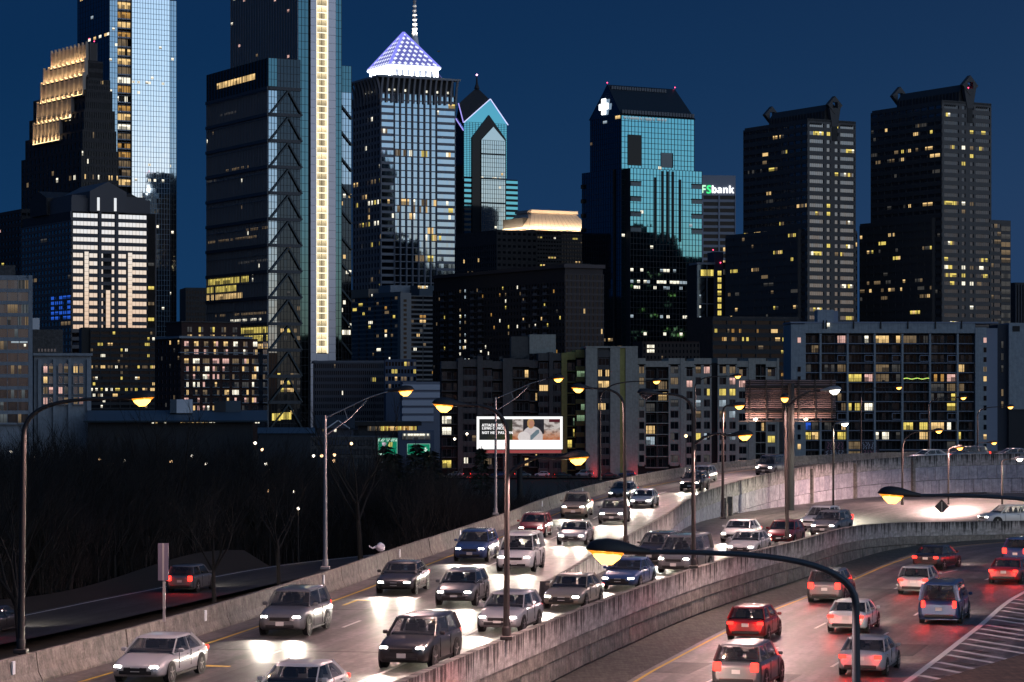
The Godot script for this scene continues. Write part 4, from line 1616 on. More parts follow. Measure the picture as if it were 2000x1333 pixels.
func lit_spine_tower() -> void:
	var b := building("spine_tower", "tallest dark glass tower with a brilliant lit spine up its right face", "skyscraper", 582, 1150, 29)
	var top := b.H(-90)
	var wl := b.L(451)
	var wr := b.R(668)
	block(b, "core", 0.6, wr - 0.6, 0, top, -wl + 0.6, -1.5, M.roof_dark)
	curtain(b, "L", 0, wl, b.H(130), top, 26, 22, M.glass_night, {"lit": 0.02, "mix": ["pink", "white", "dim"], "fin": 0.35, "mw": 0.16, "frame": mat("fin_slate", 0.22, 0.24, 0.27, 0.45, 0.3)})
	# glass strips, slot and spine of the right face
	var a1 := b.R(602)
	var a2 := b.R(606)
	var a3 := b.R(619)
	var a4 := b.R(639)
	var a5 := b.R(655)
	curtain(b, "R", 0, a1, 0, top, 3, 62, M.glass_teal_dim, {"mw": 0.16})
	curtain(b, "R", a5 + 0.3, wr, 0, top, 2, 62, M.glass_teal_dim, {"mw": 0.16, "out": -0.6})
	block(b, "slot_back", a1, a2, 0, top, -2.2, -1.8, M.black)
	for k in 26:
		if rng.randf() < 0.55:
			var y := b.H(20 + k * 29.5)
			lit(b, "R", a1 + 0.15, a2 - 0.1, y, y + 3.4, -1.7, pick(["warm", "yellow", "white"]))
	var metal := mat("spine_metal", 0.50, 0.50, 0.56, 0.35, 0.75)
	var pitch := 16.0 / 5000.0 * b.d
	var y := 1.0
	while y < top:
		for seg in [[a2, a3 - 0.35], [a4 + 0.35, a5]]:
			var s := Shape.new()
			fbox(s, b, "R", seg[0] + 0.03, seg[1] - 0.03, y + 0.05, y + pitch - 0.05, -1.5, 0.25)
			obj("spine_panel", s, metal, b.t)
		y += pitch
	# the lit shaft: floor after floor of bright halls, brightest in runs of two or three
	var f := pitch * 0.82
	y = b.H(690)
	var k := 0
	while y < top:
		var e: float = [1.0, 0.8, 1.0, 0.55, 0.35, 0.5, 0.9, 1.0, 0.4, 0.5, 1.0][k % 11] * rng.randf_range(0.8, 1.1)
		var key := "spine_glow_%d" % int(e * 6)
		var m := glow(key, 1.0, 0.80, 0.46, 0.75 + 1.35 * int(e * 6) / 6.0, T["room%d" % (k % 2)])
		var s := Shape.new()
		fquad(s, b, "R", a3, a4, y + 0.2, y + f - 0.2, -0.5)
		obj("spine_window", s, m, b.t)
		var edge := Shape.new()
		fbox(edge, b, "R", a3, a4, y + f - 0.2, y + f + 0.2, -0.6, -0.35)
		obj("spine_ceiling_light", edge, glow("spine_white", 1.0, 0.90, 0.66, 1.7), b.t)
		y += f
		k += 1
	for u in [a3 - 0.3, a4 + 0.05]:
		var s := Shape.new()
		fbox(s, b, "R", u, u + 0.25, b.H(690), top, -0.6, 0.1)
		obj("spine_edge_light", s, glow("spine_edge", 1.0, 0.86, 0.6, 1.7), b.t)
	block(b, "spine_foot", a3 - 0.3, a4 + 0.3, 0, b.H(691), -1.5, 0.2, metal)
	# the lower wing in front, black fins and cross bands
	var c := building("braced_wing", "dark braced lower wing of black fins below the lit-spine tower", "skyscraper wing", 524, 1120, 29)
	var cl := c.L(404)
	var cr := c.R(586)
	var ct := c.H(113)
	block(c, "core", 0.8, cr - 0.5, 0, ct - 0.5, -cl + 0.5, -0.9, M.roof_dark)
	var floors := 52
	curtain(c, "L", 0, cl, 0, c.H(176), 40, floors, M.glass_night, {"fin": 0.4, "mw": 0.2, "frame": M.fin_slate, "vstep": 1, "hstep": 4, "hfin": 0.55, "lit": 0.004, "mix": ["white", "dim"]})
	curtain(c, "L", 0, cl, c.H(168), ct, 40, 4, M.glass_dark, {"fin": 0.3, "mw": 0.12, "vstep": 2})
	var belts := Shape.new()
	for r in 13:
		var yy := c.H(172 + r * 51.2)
		fbox(belts, c, "L", -0.5, cl, yy - 0.7, yy + 0.7, 0, 0.9)
		fbox(belts, c, "R", 0, cr, yy - 0.7, yy + 0.7, 0, 0.9)
	obj("cross_band", belts, mat("band_slate", 0.05, 0.055, 0.065, 0.5, 0.2), c.t, "stuff")
	# office floors with their ceiling lights on
	for row in [[430, 0.0, 1.0, "dim"], [446, 0.0, 0.35, "dim"], [461, 0.15, 1.0, "dim"], [510, 0.0, 0.45, "faint"], [547, 0.3, 1.0, "yellow"], [563, 0.5, 1.0, "yellow"], [579, 0.4, 1.0, "warm"], [613, 0.0, 0.9, "dim"], [625, 0.1, 0.6, "white"], [650, 0.0, 0.45, "yellow"], [666, 0.0, 0.4, "yellow"], [683, 0.0, 0.3, "warm"], [205, 0.4, 0.8, "faint"], [320, 0.3, 0.7, "dim"], [148, 0.2, 0.85, "warm"], [336, 0.8, 1.0, "faint"]]:
		var yy := c.H(row[0])
		var tall: float = 1.0 if row[3] in ["dim", "faint", "white"] else 2.6
		var u := lerpf(0.0, cl, row[1])
		while u < lerpf(0.0, cl, row[2]) - 1.6:
			var w := rng.randf_range(1.2, 3.6)
			if rng.randf() < (0.75 if tall < 2 else 0.93):
				lit(c, "L", u, minf(u + w, cl), yy, yy + tall, 0.05, row[3])
			u += w + 0.25
	# right face: a bright glass corner, then chevron braces over darker glass
	var g1 := c.R(541)
	curtain(c, "R", 0, g1, c.H(690), c.H(176), 3, 40, M.glass_steel, {"mw": 0.18})
	curtain(c, "R", 0, g1, 0, c.H(690), 3, 8, M.glass_dark, {"mw": 0.18})
	curtain(c, "R", 0, g1, c.H(168), ct, 3, 4, M.glass_teal_dim, {"mw": 0.12})
	curtain(c, "R", g1, cr, 0, ct, 7, 52, M.glass_smoke, {"mw": 0.16, "lit": 0.02, "rows": {36: 0.5, 37: 0.4, 42: 0.7, 43: 0.7, 44: 0.6}, "mix": ["dim", "warm", "yellow", "faint"]})
	for r in 13:
		var y0 := c.H(172 + (r + 1) * 51.2)
		var y1 := c.H(176 + r * 51.2)
		var mid := c.R(562)
		for e in [[0.4, mid], [cr + 0.6, mid]]:
			obj("brace", Shape.new().bar(Vector3(e[0], y0, 0.7), Vector3(e[1], y1, 0.7), 0.7, 0.7), mat("brace_blue", 0.035, 0.05, 0.06, 0.45, 0.4), c.t)
	var lob := c.R(531)
	lit(c, "R", lob, lob + 4.0, c.H(822), c.H(808), 0.1, "yellow", 1)
	lit(c, "R", c.R(548), c.R(568), c.H(820), c.H(806), 0.1, "yellow", 1)
	# narrow wing at the right of the spine
	var e2 := building("narrow_wing", "narrow braced glass wing peeping out right of the lit spine", "skyscraper wing", 664, 1175, 29)
	var ew := e2.R(686)
	block(e2, "core", 0.2, ew - 0.2, 0, e2.H(130), -30, -0.6, M.roof_dark)
	curtain(e2, "R", 0, ew, e2.H(360), e2.H(180), 4, 14, M.glass_steel, {"mw": 0.16})
	curtain(e2, "R", 0, ew, 0, e2.H(360), 4, 34, M.glass_smoke, {"mw": 0.16, "lit": 0.05, "mix": ["dim", "white", "warm"]})
	curtain(e2, "R", 0, ew, e2.H(180), e2.H(128), 4, 4, M.glass_teal_dim, {"mw": 0.12})
	for r in 12:
		obj("brace", Shape.new().bar(Vector3(0.0, e2.H(205 + r * 51.2), 0.6), Vector3(ew, e2.H(232 + r * 51.2), 0.6), 0.8, 0.8), M.brace_blue, e2.t)
	lit(e2, "R", e2.R(668), e2.R(684), e2.H(654), e2.H(645), 0.1, "white", 1)


func flood(b: Bld, called: String, from: Vector3, towards: Vector3, up: Vector3, size: Vector2, c: Color, e: float) -> void:
	# a floodlight: a long fitting with its light just in front of it; positions in the building's own axes
	var al := AreaLight3D.new()
	al.name = called
	al.area_size = size
	al.light_color = c
	al.light_energy = e
	al.shadow_enabled = true
	b.t.add_child(al, true)
	al.look_at_from_position(b.t.to_global(from), b.t.to_global(towards), b.t.global_basis * up)
	var q := al.transform.basis
	obj("flood_lamp", Shape.new().box(from + q.z * 0.3, Vector3(size.x, size.y, 0.3), q), mat("fitting_grey", 0.1, 0.1, 0.1), b.t)


func pyramid_tower() -> void:
	var b := building("pyramid_tower", "grey ribbed tower under a floodlit blue-white lattice pyramid", "skyscraper", 744, 1560, 26)
	var wl := b.L(688)
	var wr := b.R(890)
	var stone := mat("rib_stone", 0.20, 0.205, 0.23, 0.7)
	var crown := b.H(180)
	var h := b.H(151)
	block(b, "core", 1.0, wr - 1.0, 0, h, -wl + 1.0, -1.0, M.roof_dark)
	# the chamfered corner bay stands back between the two faces
	var rows := 48
	var warm := ["white", "warm", "yellow", "dim"]
	var sp := {12: 0.25, 15: 0.8, 16: 0.2, 18: 0.7, 20: 0.25, 21: 0.35, 26: 0.2, 38: 0.5, 41: 0.75, 43: 0.9}
	facade(b, "L", 3.0, wl, 0, crown, 18, rows, {"wall": stone, "glass": M.glass_navy, "every": 2, "pw": 0.22, "proud": 0.5, "fh": 0.62, "rec": 0.4, "lit": 0.02, "rows": sp, "run": 4, "mix": warm, "out": -0.5})
	facade(b, "L", 0.0, 3.0, 0, crown, 2, rows, {"wall": stone, "glass": M.glass_steel, "fw": 0.7, "fh": 0.6, "rec": 0.5, "lit": 0.1, "rows": sp, "mix": warm, "out": 0.2})
	var s1 := b.R(790)
	var s2 := b.R(853)
	var sp2 := {8: 0.3, 15: 0.5, 16: 0.5, 17: 0.35, 20: 0.2, 23: 0.3, 31: 0.2, 43: 0.85, 41: 0.2}
	facade(b, "R", 0, b.R(770), 0, crown, 6, rows, {"wall": stone, "glass": M.glass_steel, "every": 6, "pw": 0.06, "fh": 0.62, "rec": 0.4, "lit": 0.02, "rows": sp2, "run": 3, "mix": warm, "tilt": 0.003})
	facade(b, "R", b.R(770), s2, 0, crown, 14, rows, {"wall": stone, "glass": M.glass_steel, "every": 2, "pw": 0.16, "proud": 0.6, "fh": 0.86, "rec": 0.5, "lit": 0.012, "rows": sp2, "run": 3, "mix": warm, "tilt": 0.003})
	facade(b, "R", s2, wr, 0, crown, 8, rows, {"wall": stone, "glass": M.glass_steel, "every": 8, "pw": 0.06, "fh": 0.62, "rec": 0.4, "lit": 0.02, "rows": sp2, "run": 3, "mix": warm, "tilt": 0.003})
	# the cornice flares out on curved ribs
	for side in ["L", "R"]:
		var w := wl if side == "L" else wr
		var n := 9 if side == "L" else 14
		for k in n + 1:
			var u := w * k / n
			for q in 4:
				var y0 := lerpf(crown - 6.0, h, q / 4.0)
				var y1 := lerpf(crown - 6.0, h, (q + 1) / 4.0)
				var o0 := 0.3 + 2.6 * pow(q / 4.0, 2.2)
				var o1 := 0.3 + 2.6 * pow((q + 1) / 4.0, 2.2)
				obj("cornice_rib", Shape.new().bar(b.f(side, u, y0, o0), b.f(side, u, y1, o1), 1.0, 1.2), stone, b.t)
		var s := Shape.new()
		fbox(s, b, side, -3.0, w + 2.0, h, h + 1.2, -3.0, 3.2)
		obj("cornice", s, mat("rib_stone_pale", 0.24, 0.25, 0.28, 0.7), b.t)
		for k in n:
			if rng.randf() < 0.4:
				lit(b, side, w * (k + 0.3) / n, w * (k + 0.6) / n, crown + 1.0, crown + 2.4, 0.4, "white")
	# white base of the pyramid
	var c := Vector3(wr * 0.5, 0, -wl * 0.5)
	var hb := wr * 0.325
	var white := mat("lit_limestone", 0.72, 0.71, 0.70, 0.8)
	var y2 := b.H(127)
	block(b, "pyramid_base", c.x - hb, c.x + hb, h, y2, c.z - hb, c.z + hb, white)
	block(b, "base_cornice", c.x - hb - 1.2, c.x + hb + 1.2, y2, y2 + 1.3, c.z - hb - 1.2, c.z + hb + 1.2, white)
	for k in 7:
		var u := c.x - hb * 0.72 + k * hb * 0.24
		block(b, "base_window", u - 0.9, u + 0.9, h + 3.0, y2 - 1.0, c.z + hb - 0.2, c.z + hb + 0.04, M.glass_grey)
		var v := c.z + hb * 0.72 - k * hb * 0.24
		block(b, "base_window", c.x - hb - 0.04, c.x - hb + 0.2, h + 3.0, y2 - 1.0, v - 0.9, v + 0.9, M.glass_grey)
	flood(b, "base_flood_light", Vector3(c.x, h + 2.3, c.z + hb + 4.5), Vector3(c.x, y2 + 2, c.z + hb - 1), Vector3(0, 0, 1), Vector2(hb * 2.0, 0.5), Color(0.96, 0.97, 1.0), 2300.0)
	flood(b, "base_flood_light", Vector3(c.x - hb - 4.5, h + 2.3, c.z), Vector3(c.x - hb + 1, y2 + 2, c.z), Vector3(-1, 0, 0), Vector2(hb * 2.0, 0.5), Color(0.96, 0.97, 1.0), 2300.0)
	# the lattice: glowing ridges and diamonds, lit from inside
	var apex := Vector3(c.x, b.H(50), c.z)
	var y3 := y2 + 1.3
	var r := hb + 0.6
	var foot := [Vector3(c.x - r, y3, c.z - r), Vector3(c.x - r, y3, c.z + r), Vector3(c.x + r, y3, c.z + r), Vector3(c.x + r, y3, c.z - r)]
	var violet := glow("lattice_violet_light", 0.26, 0.27, 1.0, 1.0)
	var pale := glow("lattice_white_light", 0.80, 0.84, 1.0, 1.25)
	var deep := glow("lattice_deep_light", 0.24, 0.26, 0.85, 0.55)
	for k in 4:
		var p: Vector3 = foot[k]
		var q: Vector3 = foot[(k + 1) % 4]
		var s := Shape.new()
		s.tri(q, apex, p)
		s.tri(p, apex, q)
		obj("pyramid_light_skin", s, deep, b.t)
		obj("ridge_light", Shape.new().bar(p, apex, 1.5, 1.5), violet, b.t)
		obj("eave_light", Shape.new().bar(p, q, 1.2, 1.2), pale, b.t)
		var nn := (q - p).cross(apex - p).normalized() * -0.5
		if nn.dot(p - c) < 0:
			nn = -nn
		var n := 8
		for row in n:
			var f0 := (row + 0.12) / float(n)
			var f1 := (row + 0.90) / float(n)
			var cells := n - row
			for cell in cells:
				var x0 := (cell + 0.14) / float(cells)
				var x1 := (cell + 0.86) / float(cells)
				var a0 := p.lerp(apex, f0).lerp(q.lerp(apex, f0), (x0 + x1) * 0.5)
				var a1 := p.lerp(apex, (f0 + f1) / 2).lerp(q.lerp(apex, (f0 + f1) / 2), x1)
				var a2 := p.lerp(apex, f1).lerp(q.lerp(apex, f1), (x0 + x1) * 0.5)
				var a3 := p.lerp(apex, (f0 + f1) / 2).lerp(q.lerp(apex, (f0 + f1) / 2), x0)
				var d := Shape.new()
				d.quad(a0 + nn, a1 + nn, a2 + nn, a3 + nn)
				d.quad(a3 + nn, a2 + nn, a1 + nn, a0 + nn)
				if k in [0, 1]:
					obj("lattice_light_panel", d, pale, b.t)
	beacon(b, apex + Vector3(-3, -8, 4))
	beacon(b, apex + Vector3(5, -10, 6))


func spire_tower() -> void:
	var b := building("spire_tower", "tower seen only by its dark roof slope and floodlit ringed spire behind the pyramid", "skyscraper", 822, 1760, 26)
	var base := b.H(152)
	block(b, "shaft", -12, 14, 0, base, -26, 0, M.glass_navy)
	var c := Vector3(1, 0, -13)
	var y0 := b.H(84)
	var r := 14.5
	var s := Shape.new()
	for k in 4:
		var a0 := TAU * k / 4.0 + PI / 4
		var p := Vector3(c.x + cos(a0) * r * 1.4, base, c.z + sin(a0) * r * 1.4)
		var q := Vector3(c.x + cos(a0 + PI / 2) * r * 1.4, base, c.z + sin(a0 + PI / 2) * r * 1.4)
		var ap := Vector3(c.x, y0 + 2, c.z)
		s.tri(q, p, ap)
		obj("roof_edge_light", Shape.new().bar(p, ap, 0.5, 0.5), glow("edge_violet_light", 0.35, 0.3, 1.0, 0.35), b.t)
	obj("roof", s, M.roof_dark, b.t)
	var pale := mat("spire_white", 0.78, 0.77, 0.75, 0.7)
	var prof := [Vector2(4.2, 0), Vector2(3.0, 4), Vector2(2.2, 9), Vector2(1.5, 14), Vector2(1.1, 15)]
	obj("spire_foot", Shape.new().lathe(prof, 8, Vector3(c.x, b.H(92), c.z)), pale, b.t)
	obj("spire_mast", Shape.new().lathe([Vector2(1.3, 0), Vector2(0.9, 30), Vector2(0.5, 55)], 8, Vector3(c.x, b.H(62), c.z)), mat("mast_grey", 0.2, 0.2, 0.22), b.t)
	for k in 9:
		var y := b.H(60 - k * 9.0)
		var rr := 2.1 - k * 0.13
		obj("spire_ring", Shape.new().lathe([Vector2(rr * 0.6, -1.0), Vector2(rr, -0.45), Vector2(rr, 0.45), Vector2(rr * 0.6, 1.0)], 10, Vector3(c.x, y, c.z)), pale if k % 2 == 0 else mat("spire_grey", 0.34, 0.34, 0.36, 0.7), b.t)


	for e in [[-11.0, 12.0, 96.0], [12.0, 14.0, 96.0]]:
		var p := Vector3(c.x + e[0], b.H(e[2]), c.z + e[1])
		var f := SpotLight3D.new()
		f.name = "spire_flood"
		f.light_color = Color(1.0, 0.97, 0.93)
		f.light_energy = 2600.0
		f.light_size = 0.5
		f.spot_range = 200.0
		f.spot_attenuation = 2.0
		f.spot_angle = 16.0
		f.shadow_enabled = true
		b.t.add_child(f, true)
		f.look_at_from_position(b.t.to_global(p), b.t.to_global(Vector3(c.x, b.H(38), c.z)), Vector3.RIGHT)
		obj("flood_lamp", Shape.new().box(p - Vector3.UP * 0.9, Vector3(1.2, 0.8, 1.2)), mat("fitting_grey", 0.1, 0.1, 0.1), b.t)


func gabled_glass_tower() -> void:
	var b := building("gabled_glass_tower", "teal glass tower with neon-edged gables and a dark pyramid roof", "skyscraper", 906, 1760, 30)
	var wl := b.L(889)
	var wr := b.R(991)
	var e := b.H(238)
	block(b, "core", 0.5, wr - 0.5, 0, e, -wl + 0.5, -0.9, M.roof_dark)
	var gp := b.R(957)
	var gtop := b.H(192)
	# left face and right face, striped glass
	curtain(b, "L", 0, wl, b.H(330), e, 4, 26, M.glass_sea, {"mw": 0.25})
	var l := b.R(990)
	curtain(b, "R", 0, l, b.H(345), e, 15, 30, M.glass_sea, {"mw": 0.22})
	# the big gable carries on the right face
	var gs := Shape.new()
	gs.prism([Vector2(0, e), Vector2(wr, e), Vector2(gp, gtop)], Vector3(0, 0, 0.02), Vector3.RIGHT, Vector3.UP, Vector3(0, 0, -1.2))
	obj("gable", gs, M.glass_sea, b.t)
	obj("gable_neon_light", Shape.new().bar(Vector3(-0.3, e - 0.5, 0.5), Vector3(gp, gtop + 0.6, 0.5), 0.5, 0.5), glow("neon_white_light", 0.62, 0.66, 1.0, 1.3), b.t)
	obj("gable_neon_light", Shape.new().bar(Vector3(wr + 0.3, e - 0.5, 0.5), Vector3(gp, gtop + 0.6, 0.5), 0.5, 0.5), M.neon_white_light, b.t)
	var lg := Shape.new()
	lg.prism([Vector2(0, e), Vector2(wl, e), Vector2(wl * 0.55, b.H(200))], Vector3(-0.02, 0, 0), Vector3(0, 0, -1), Vector3.UP, Vector3(1.2, 0, 0))
	obj("gable", lg, M.glass_navy, b.t)
	obj("gable_neon_light", Shape.new().bar(Vector3(-0.5, e - 0.5, 0.2), Vector3(-0.5, b.H(200), -wl * 0.55), 0.5, 0.5), glow("neon_violet_light", 0.42, 0.36, 1.0, 1.1), b.t)
	obj("gable_neon_light", Shape.new().bar(Vector3(-0.5, b.H(255), 0.2), Vector3(-0.5, b.H(228), -wl * 0.9), 0.5, 0.5), M.neon_violet_light, b.t)
	# ridge roof up to the mast
	var ap := Vector3(wr * 0.42, b.H(166), -wl * 0.62)
	var roof := Shape.new()
	var g1 := Vector3(gp, gtop, 0)
	var g2 := Vector3(0, b.H(200), -wl * 0.55)
	var c0 := Vector3(0, e, 0)
	var c1 := Vector3(wr, e, 0)
	var c2 := Vector3(wr, e, -wl)
	var c3 := Vector3(0, e, -wl)
	for tr in [[c0, g1, ap], [c0, ap, g2], [g1, c1, ap], [c1, c2, ap], [c2, c3, ap], [c3, g2, ap]]:
		roof.tri(tr[0], tr[1], tr[2])
	obj("roof", roof, M.roof_dark, b.t)
	obj("mast", Shape.new().lathe([Vector2(2.0, 0), Vector2(0.8, 3.5), Vector2(0.35, 9)], 8, ap - Vector3.UP), M.roof_dark, b.t)
	obj("mast_light", Shape.new().lathe([Vector2(0.1, -0.8), Vector2(0.8, 0), Vector2(0.1, 0.8)], 8, ap + Vector3.UP * 8.6), glow("mast_pink_light", 1.0, 0.45, 0.8, 4.0), b.t)
	# the inner chevron: a dark gabled frame round a paler glass bay
	var i0 := b.R(921)
	var i1 := b.R(987)
	var im := (i0 + i1) / 2
	obj("bay_frame", Shape.new().prism([Vector2(i0, 0), Vector2(i1, 0), Vector2(i1, b.H(268)), Vector2(im, b.H(222)), Vector2(i0, b.H(268))], Vector3(0, 0, 0.9), Vector3.RIGHT, Vector3.UP, Vector3(0, 0, -0.8)), M.glass_dark, b.t)
	var j0 := b.R(938)
	var j1 := b.R(985)
	var jm := (j0 + j1) / 2
	obj("bay_gable_glass", Shape.new().prism([Vector2(j0, b.H(272)), Vector2(j1, b.H(272)), Vector2(jm, b.H(245))], Vector3(0, 0, 1.5), Vector3.RIGHT, Vector3.UP, Vector3(0, 0, -0.5)), mat("glass_silver", 0.40, 0.50, 0.52, 0.05, 1.0), b.t)
	curtain(b, "R", j0, j1, 0, b.H(272), 11, 64, M.glass_silver, {"mw": 0.25, "out": 1.45, "lit": 0.01, "mix": ["white", "warm"], "rows": {8: 0.35, 27: 0.4, 30: 0.4}})
	for py in [299, 347, 395]:
		block(b, "dark_belt", j0, j1, b.H(py + 1.5), b.H(py - 1.5), 1.3, 1.8, M.black)
	# the striped shoulders that step out lower down
	var sh := b.H(346)
	var r2 := b.R(1014)
	block(b, "shoulder_core", wr - 1.0, r2, 0, sh, -wl, -2.6, M.roof_dark)
	block(b, "shoulder_core", -0.5, 3.0, 0, b.H(322), -wl, -1.0, M.roof_dark)
	for k in 40:
		var y := sh - 1.0 - k * 3.6
		if y < 4:
			break
		for seg in [[b.R(988), r2, -2.0], [0.2, i0 - 0.5, 0.25]]:
			var s := Shape.new()
			fquad(s, b, "R", seg[0], seg[1], y - 1.9, y, seg[2], 0.0015)
			obj("striped_glass", s, M.glass_sea, b.t)
			var d := Shape.new()
			fbox(d, b, "R", seg[0], seg[1], y - 3.6, y - 1.9, seg[2] - 0.3, seg[2] + 0.05)
			obj("dark_stripe", d, M.black, b.t)
		var s2 := Shape.new()
		fquad(s2, b, "L", 0.2, wl, y - 1.9, y, 0.25, 0.0015)
		obj("striped_glass", s2, M.glass_sea, b.t)
		var d2 := Shape.new()
		fbox(d2, b, "L", 0.2, wl, y - 3.6, y - 1.9, -0.1, 0.3)
		obj("dark_stripe", d2, M.black, b.t)


func hip_roof_block() -> void:
	var b := building("hip_roof_block", "dark block with a floodlit pale mansard roof, left of the cross tower", "office building", 1033, 1450, 30)
	var wl := b.L(975)
	var wr := b.R(1160)
	var h := b.H(452)
	block(b, "body", 0.5, wr - 0.5, 0, h, -wl + 0.5, -0.6, M.stone_dark)
	var o := {"wall": M.stone_dark, "fw": 0.7, "fh": 0.42, "rec": 0.3, "lit": 0.06, "run": 4, "mix": ["white", "warm", "yellow", "dim"], "rows": {1: 0.45, 2: 0.1, 4: 0.3, 6: 0.25}}
	facade(b, "R", 0, wr, b.H(560), h, 24, 14, o)
	facade(b, "L", 0, wl, b.H(560), h, 10, 14, {"wall": M.stone_dark, "fw": 0.7, "fh": 0.42, "rec": 0.3, "lit": 0.05, "run": 3, "mix": ["white", "warm", "dim"], "rows": {2: 0.4, 6: 0.4}})
	# mansard of pale sheets, in panels with standing seams
	var sheet := mat("mansard_sheet", 0.50, 0.42, 0.35, 0.6)
	var ht := b.H(413)
	var inn := 8.5
	block(b, "eave", -1.2, wr + 1.2, h, h + 0.8, -wl - 1.2, 1.2, M.stone_dark)
	var n := 14
	for k in n:
		var s := Shape.new()
		var a := wr * k / n + 0.05
		var e := wr * (k + 1) / n - 0.05
		var a1 := lerpf(inn * 0.8, wr - inn * 0.8, float(k) / n) + 0.05
		var e1 := lerpf(inn * 0.8, wr - inn * 0.8, (k + 1.0) / n) - 0.05
		s.quad(Vector3(a, h + 0.8, 0), Vector3(e, h + 0.8, 0), Vector3(e1, ht, -inn), Vector3(a1, ht, -inn))
		obj("roof_sheet", s, sheet, b.t)
	for k in 6:
		var s := Shape.new()
		var a := wl * k / 6.0 + 0.05
		var e := wl * (k + 1) / 6.0 - 0.05
		var a1 := lerpf(inn, wl - inn, k / 6.0) + 0.05
		var e1 := lerpf(inn, wl - inn, (k + 1) / 6.0) - 0.05
		s.quad(Vector3(0, h + 0.8, -e), Vector3(0, h + 0.8, -a), Vector3(inn * 0.8, ht, -a1), Vector3(inn * 0.8, ht, -e1))
		obj("roof_sheet", s, sheet, b.t)
	block(b, "roof_core", 1.5, wr - 1.5, h, ht - 3, -wl + 1.5, -inn - 1.0, M.roof_dark)
	block(b, "roof_top", inn * 0.8 - 0.8, wr - inn * 0.8 + 0.8, ht, ht + 1.6, -wl + inn - 0.8, -inn + 0.8, sheet)
	var warm := lin(1.0, 0.74, 0.46)
	flood(b, "roof_flood_light", Vector3(wr / 2, h + 1.4, 1.6), Vector3(wr / 2, ht, -inn + 2.0), Vector3(0, 0, 1), Vector2(wr, 0.4), warm, 1500.0)
	flood(b, "roof_flood_light", Vector3(-1.6, h + 1.4, -wl / 2), Vector3(inn - 2.5, ht, -wl / 2), Vector3(-1, 0, 0), Vector2(wl, 0.4), warm, 800.0)
	# the plainer dark block on its left
	var c := building("dark_block", "plain dark office block below the gabled glass tower", "office building", 970, 1420, 30)
	var cl := c.L(888)
	block(c, "body", 0.5, 26, 0, c.H(449), -cl, -0.6, M.stone_dark)
	facade(c, "L", 0, cl, c.H(560), c.H(475), 20, 7, {"wall": M.stone_dark, "fw": 0.7, "fh": 0.6, "rec": 0.3, "lit": 0.03, "mix": ["warm", "dim"], "rows": {6: 0.8, 5: 0.3}})
	facade(c, "R", 0, 26, c.H(560), c.H(450), 8, 9, {"wall": M.stone_dark, "fw": 0.6, "fh": 0.4, "rec": 0.3, "lit": 0.0})


func brown_slab() -> void:
	var b := building("brown_slab", "long brown brick apartment slab with tiers of small balconies and scattered lights", "apartment building", 1103, 1100, 28)
	var wl := b.L(845)
	var wr := b.R(1180)
	var h := b.H(523)
	var brick := mat("brick_black", 0.055, 0.042, 0.040, 0.9)
	block(b, "body", 0.4, wr - 0.4, 0, h, -wl + 0.4, -0.4, brick)
	block(b, "roof_edge", -0.4, wr + 0.4, h, h + 1.6, -wl, 0.4, mat("roof_edge_brown", 0.09, 0.07, 0.07, 0.8))
	var y1 := b.H(548)
	var fl := 13.2 / 5000.0 * b.d
	var rows := 15
	var y0 := y1 - rows * fl
	facade(b, "L", 0, wl, y0, y1, 46, rows, {"wall": brick, "fw": 0.42, "fh": 0.5, "rec": 0.25, "lit": 0.12, "mix": ["warm", "yellow", "dim", "dim", "white", "amber", "faint"]})
	facade(b, "R", 0, wr, y0, y1 + fl, 9, rows + 1, {"wall": brick, "band": mat("band_brown", 0.075, 0.06, 0.06, 0.8), "fw": 0.3, "fh": 0.72, "rec": 0.25, "proud": -0.1, "lit": 0.05, "mix": ["warm", "yellow"]})
	var rail := mat("balcony_pale", 0.17, 0.165, 0.175, 0.8)
	for u in [0.12, 0.19, 0.27, 0.60, 0.66, 0.83, 0.90]:
		for r in rows:
			var y: float = y1 - (r + 1) * fl
			var s := Shape.new()
			fbox(s, b, "L", wl * u - 1.8, wl * u + 1.8, y, y + 0.18, 0.0, 1.5)
			fbox(s, b, "L", wl * u - 1.8, wl * u + 1.8, y + 0.18, y + 1.1, 1.38, 1.5)
			obj("balcony", s, rail, b.t)
	for u in [0.735, 0.775]:
		for r in rows:
			if rng.randf() < 0.8:
				var y: float = y1 - (r + 1) * fl
				lit(b, "L", wl * u - 0.5, wl * u + 0.5, y + 0.9, y + 2.2, 0.06, pick(["white", "cool", "dim"]))
	for k in 5:
		obj("roof_railing", Shape.new().span(Vector3(2 + k * 2.1, h + 1.6, -3), Vector3(2.2 + k * 2.1, h + 3.4, -2.8)), M.black, b.t)
	block(b, "roof_box", 2, 14, h + 1.6, h + 2.0, -14, -2, M.black)


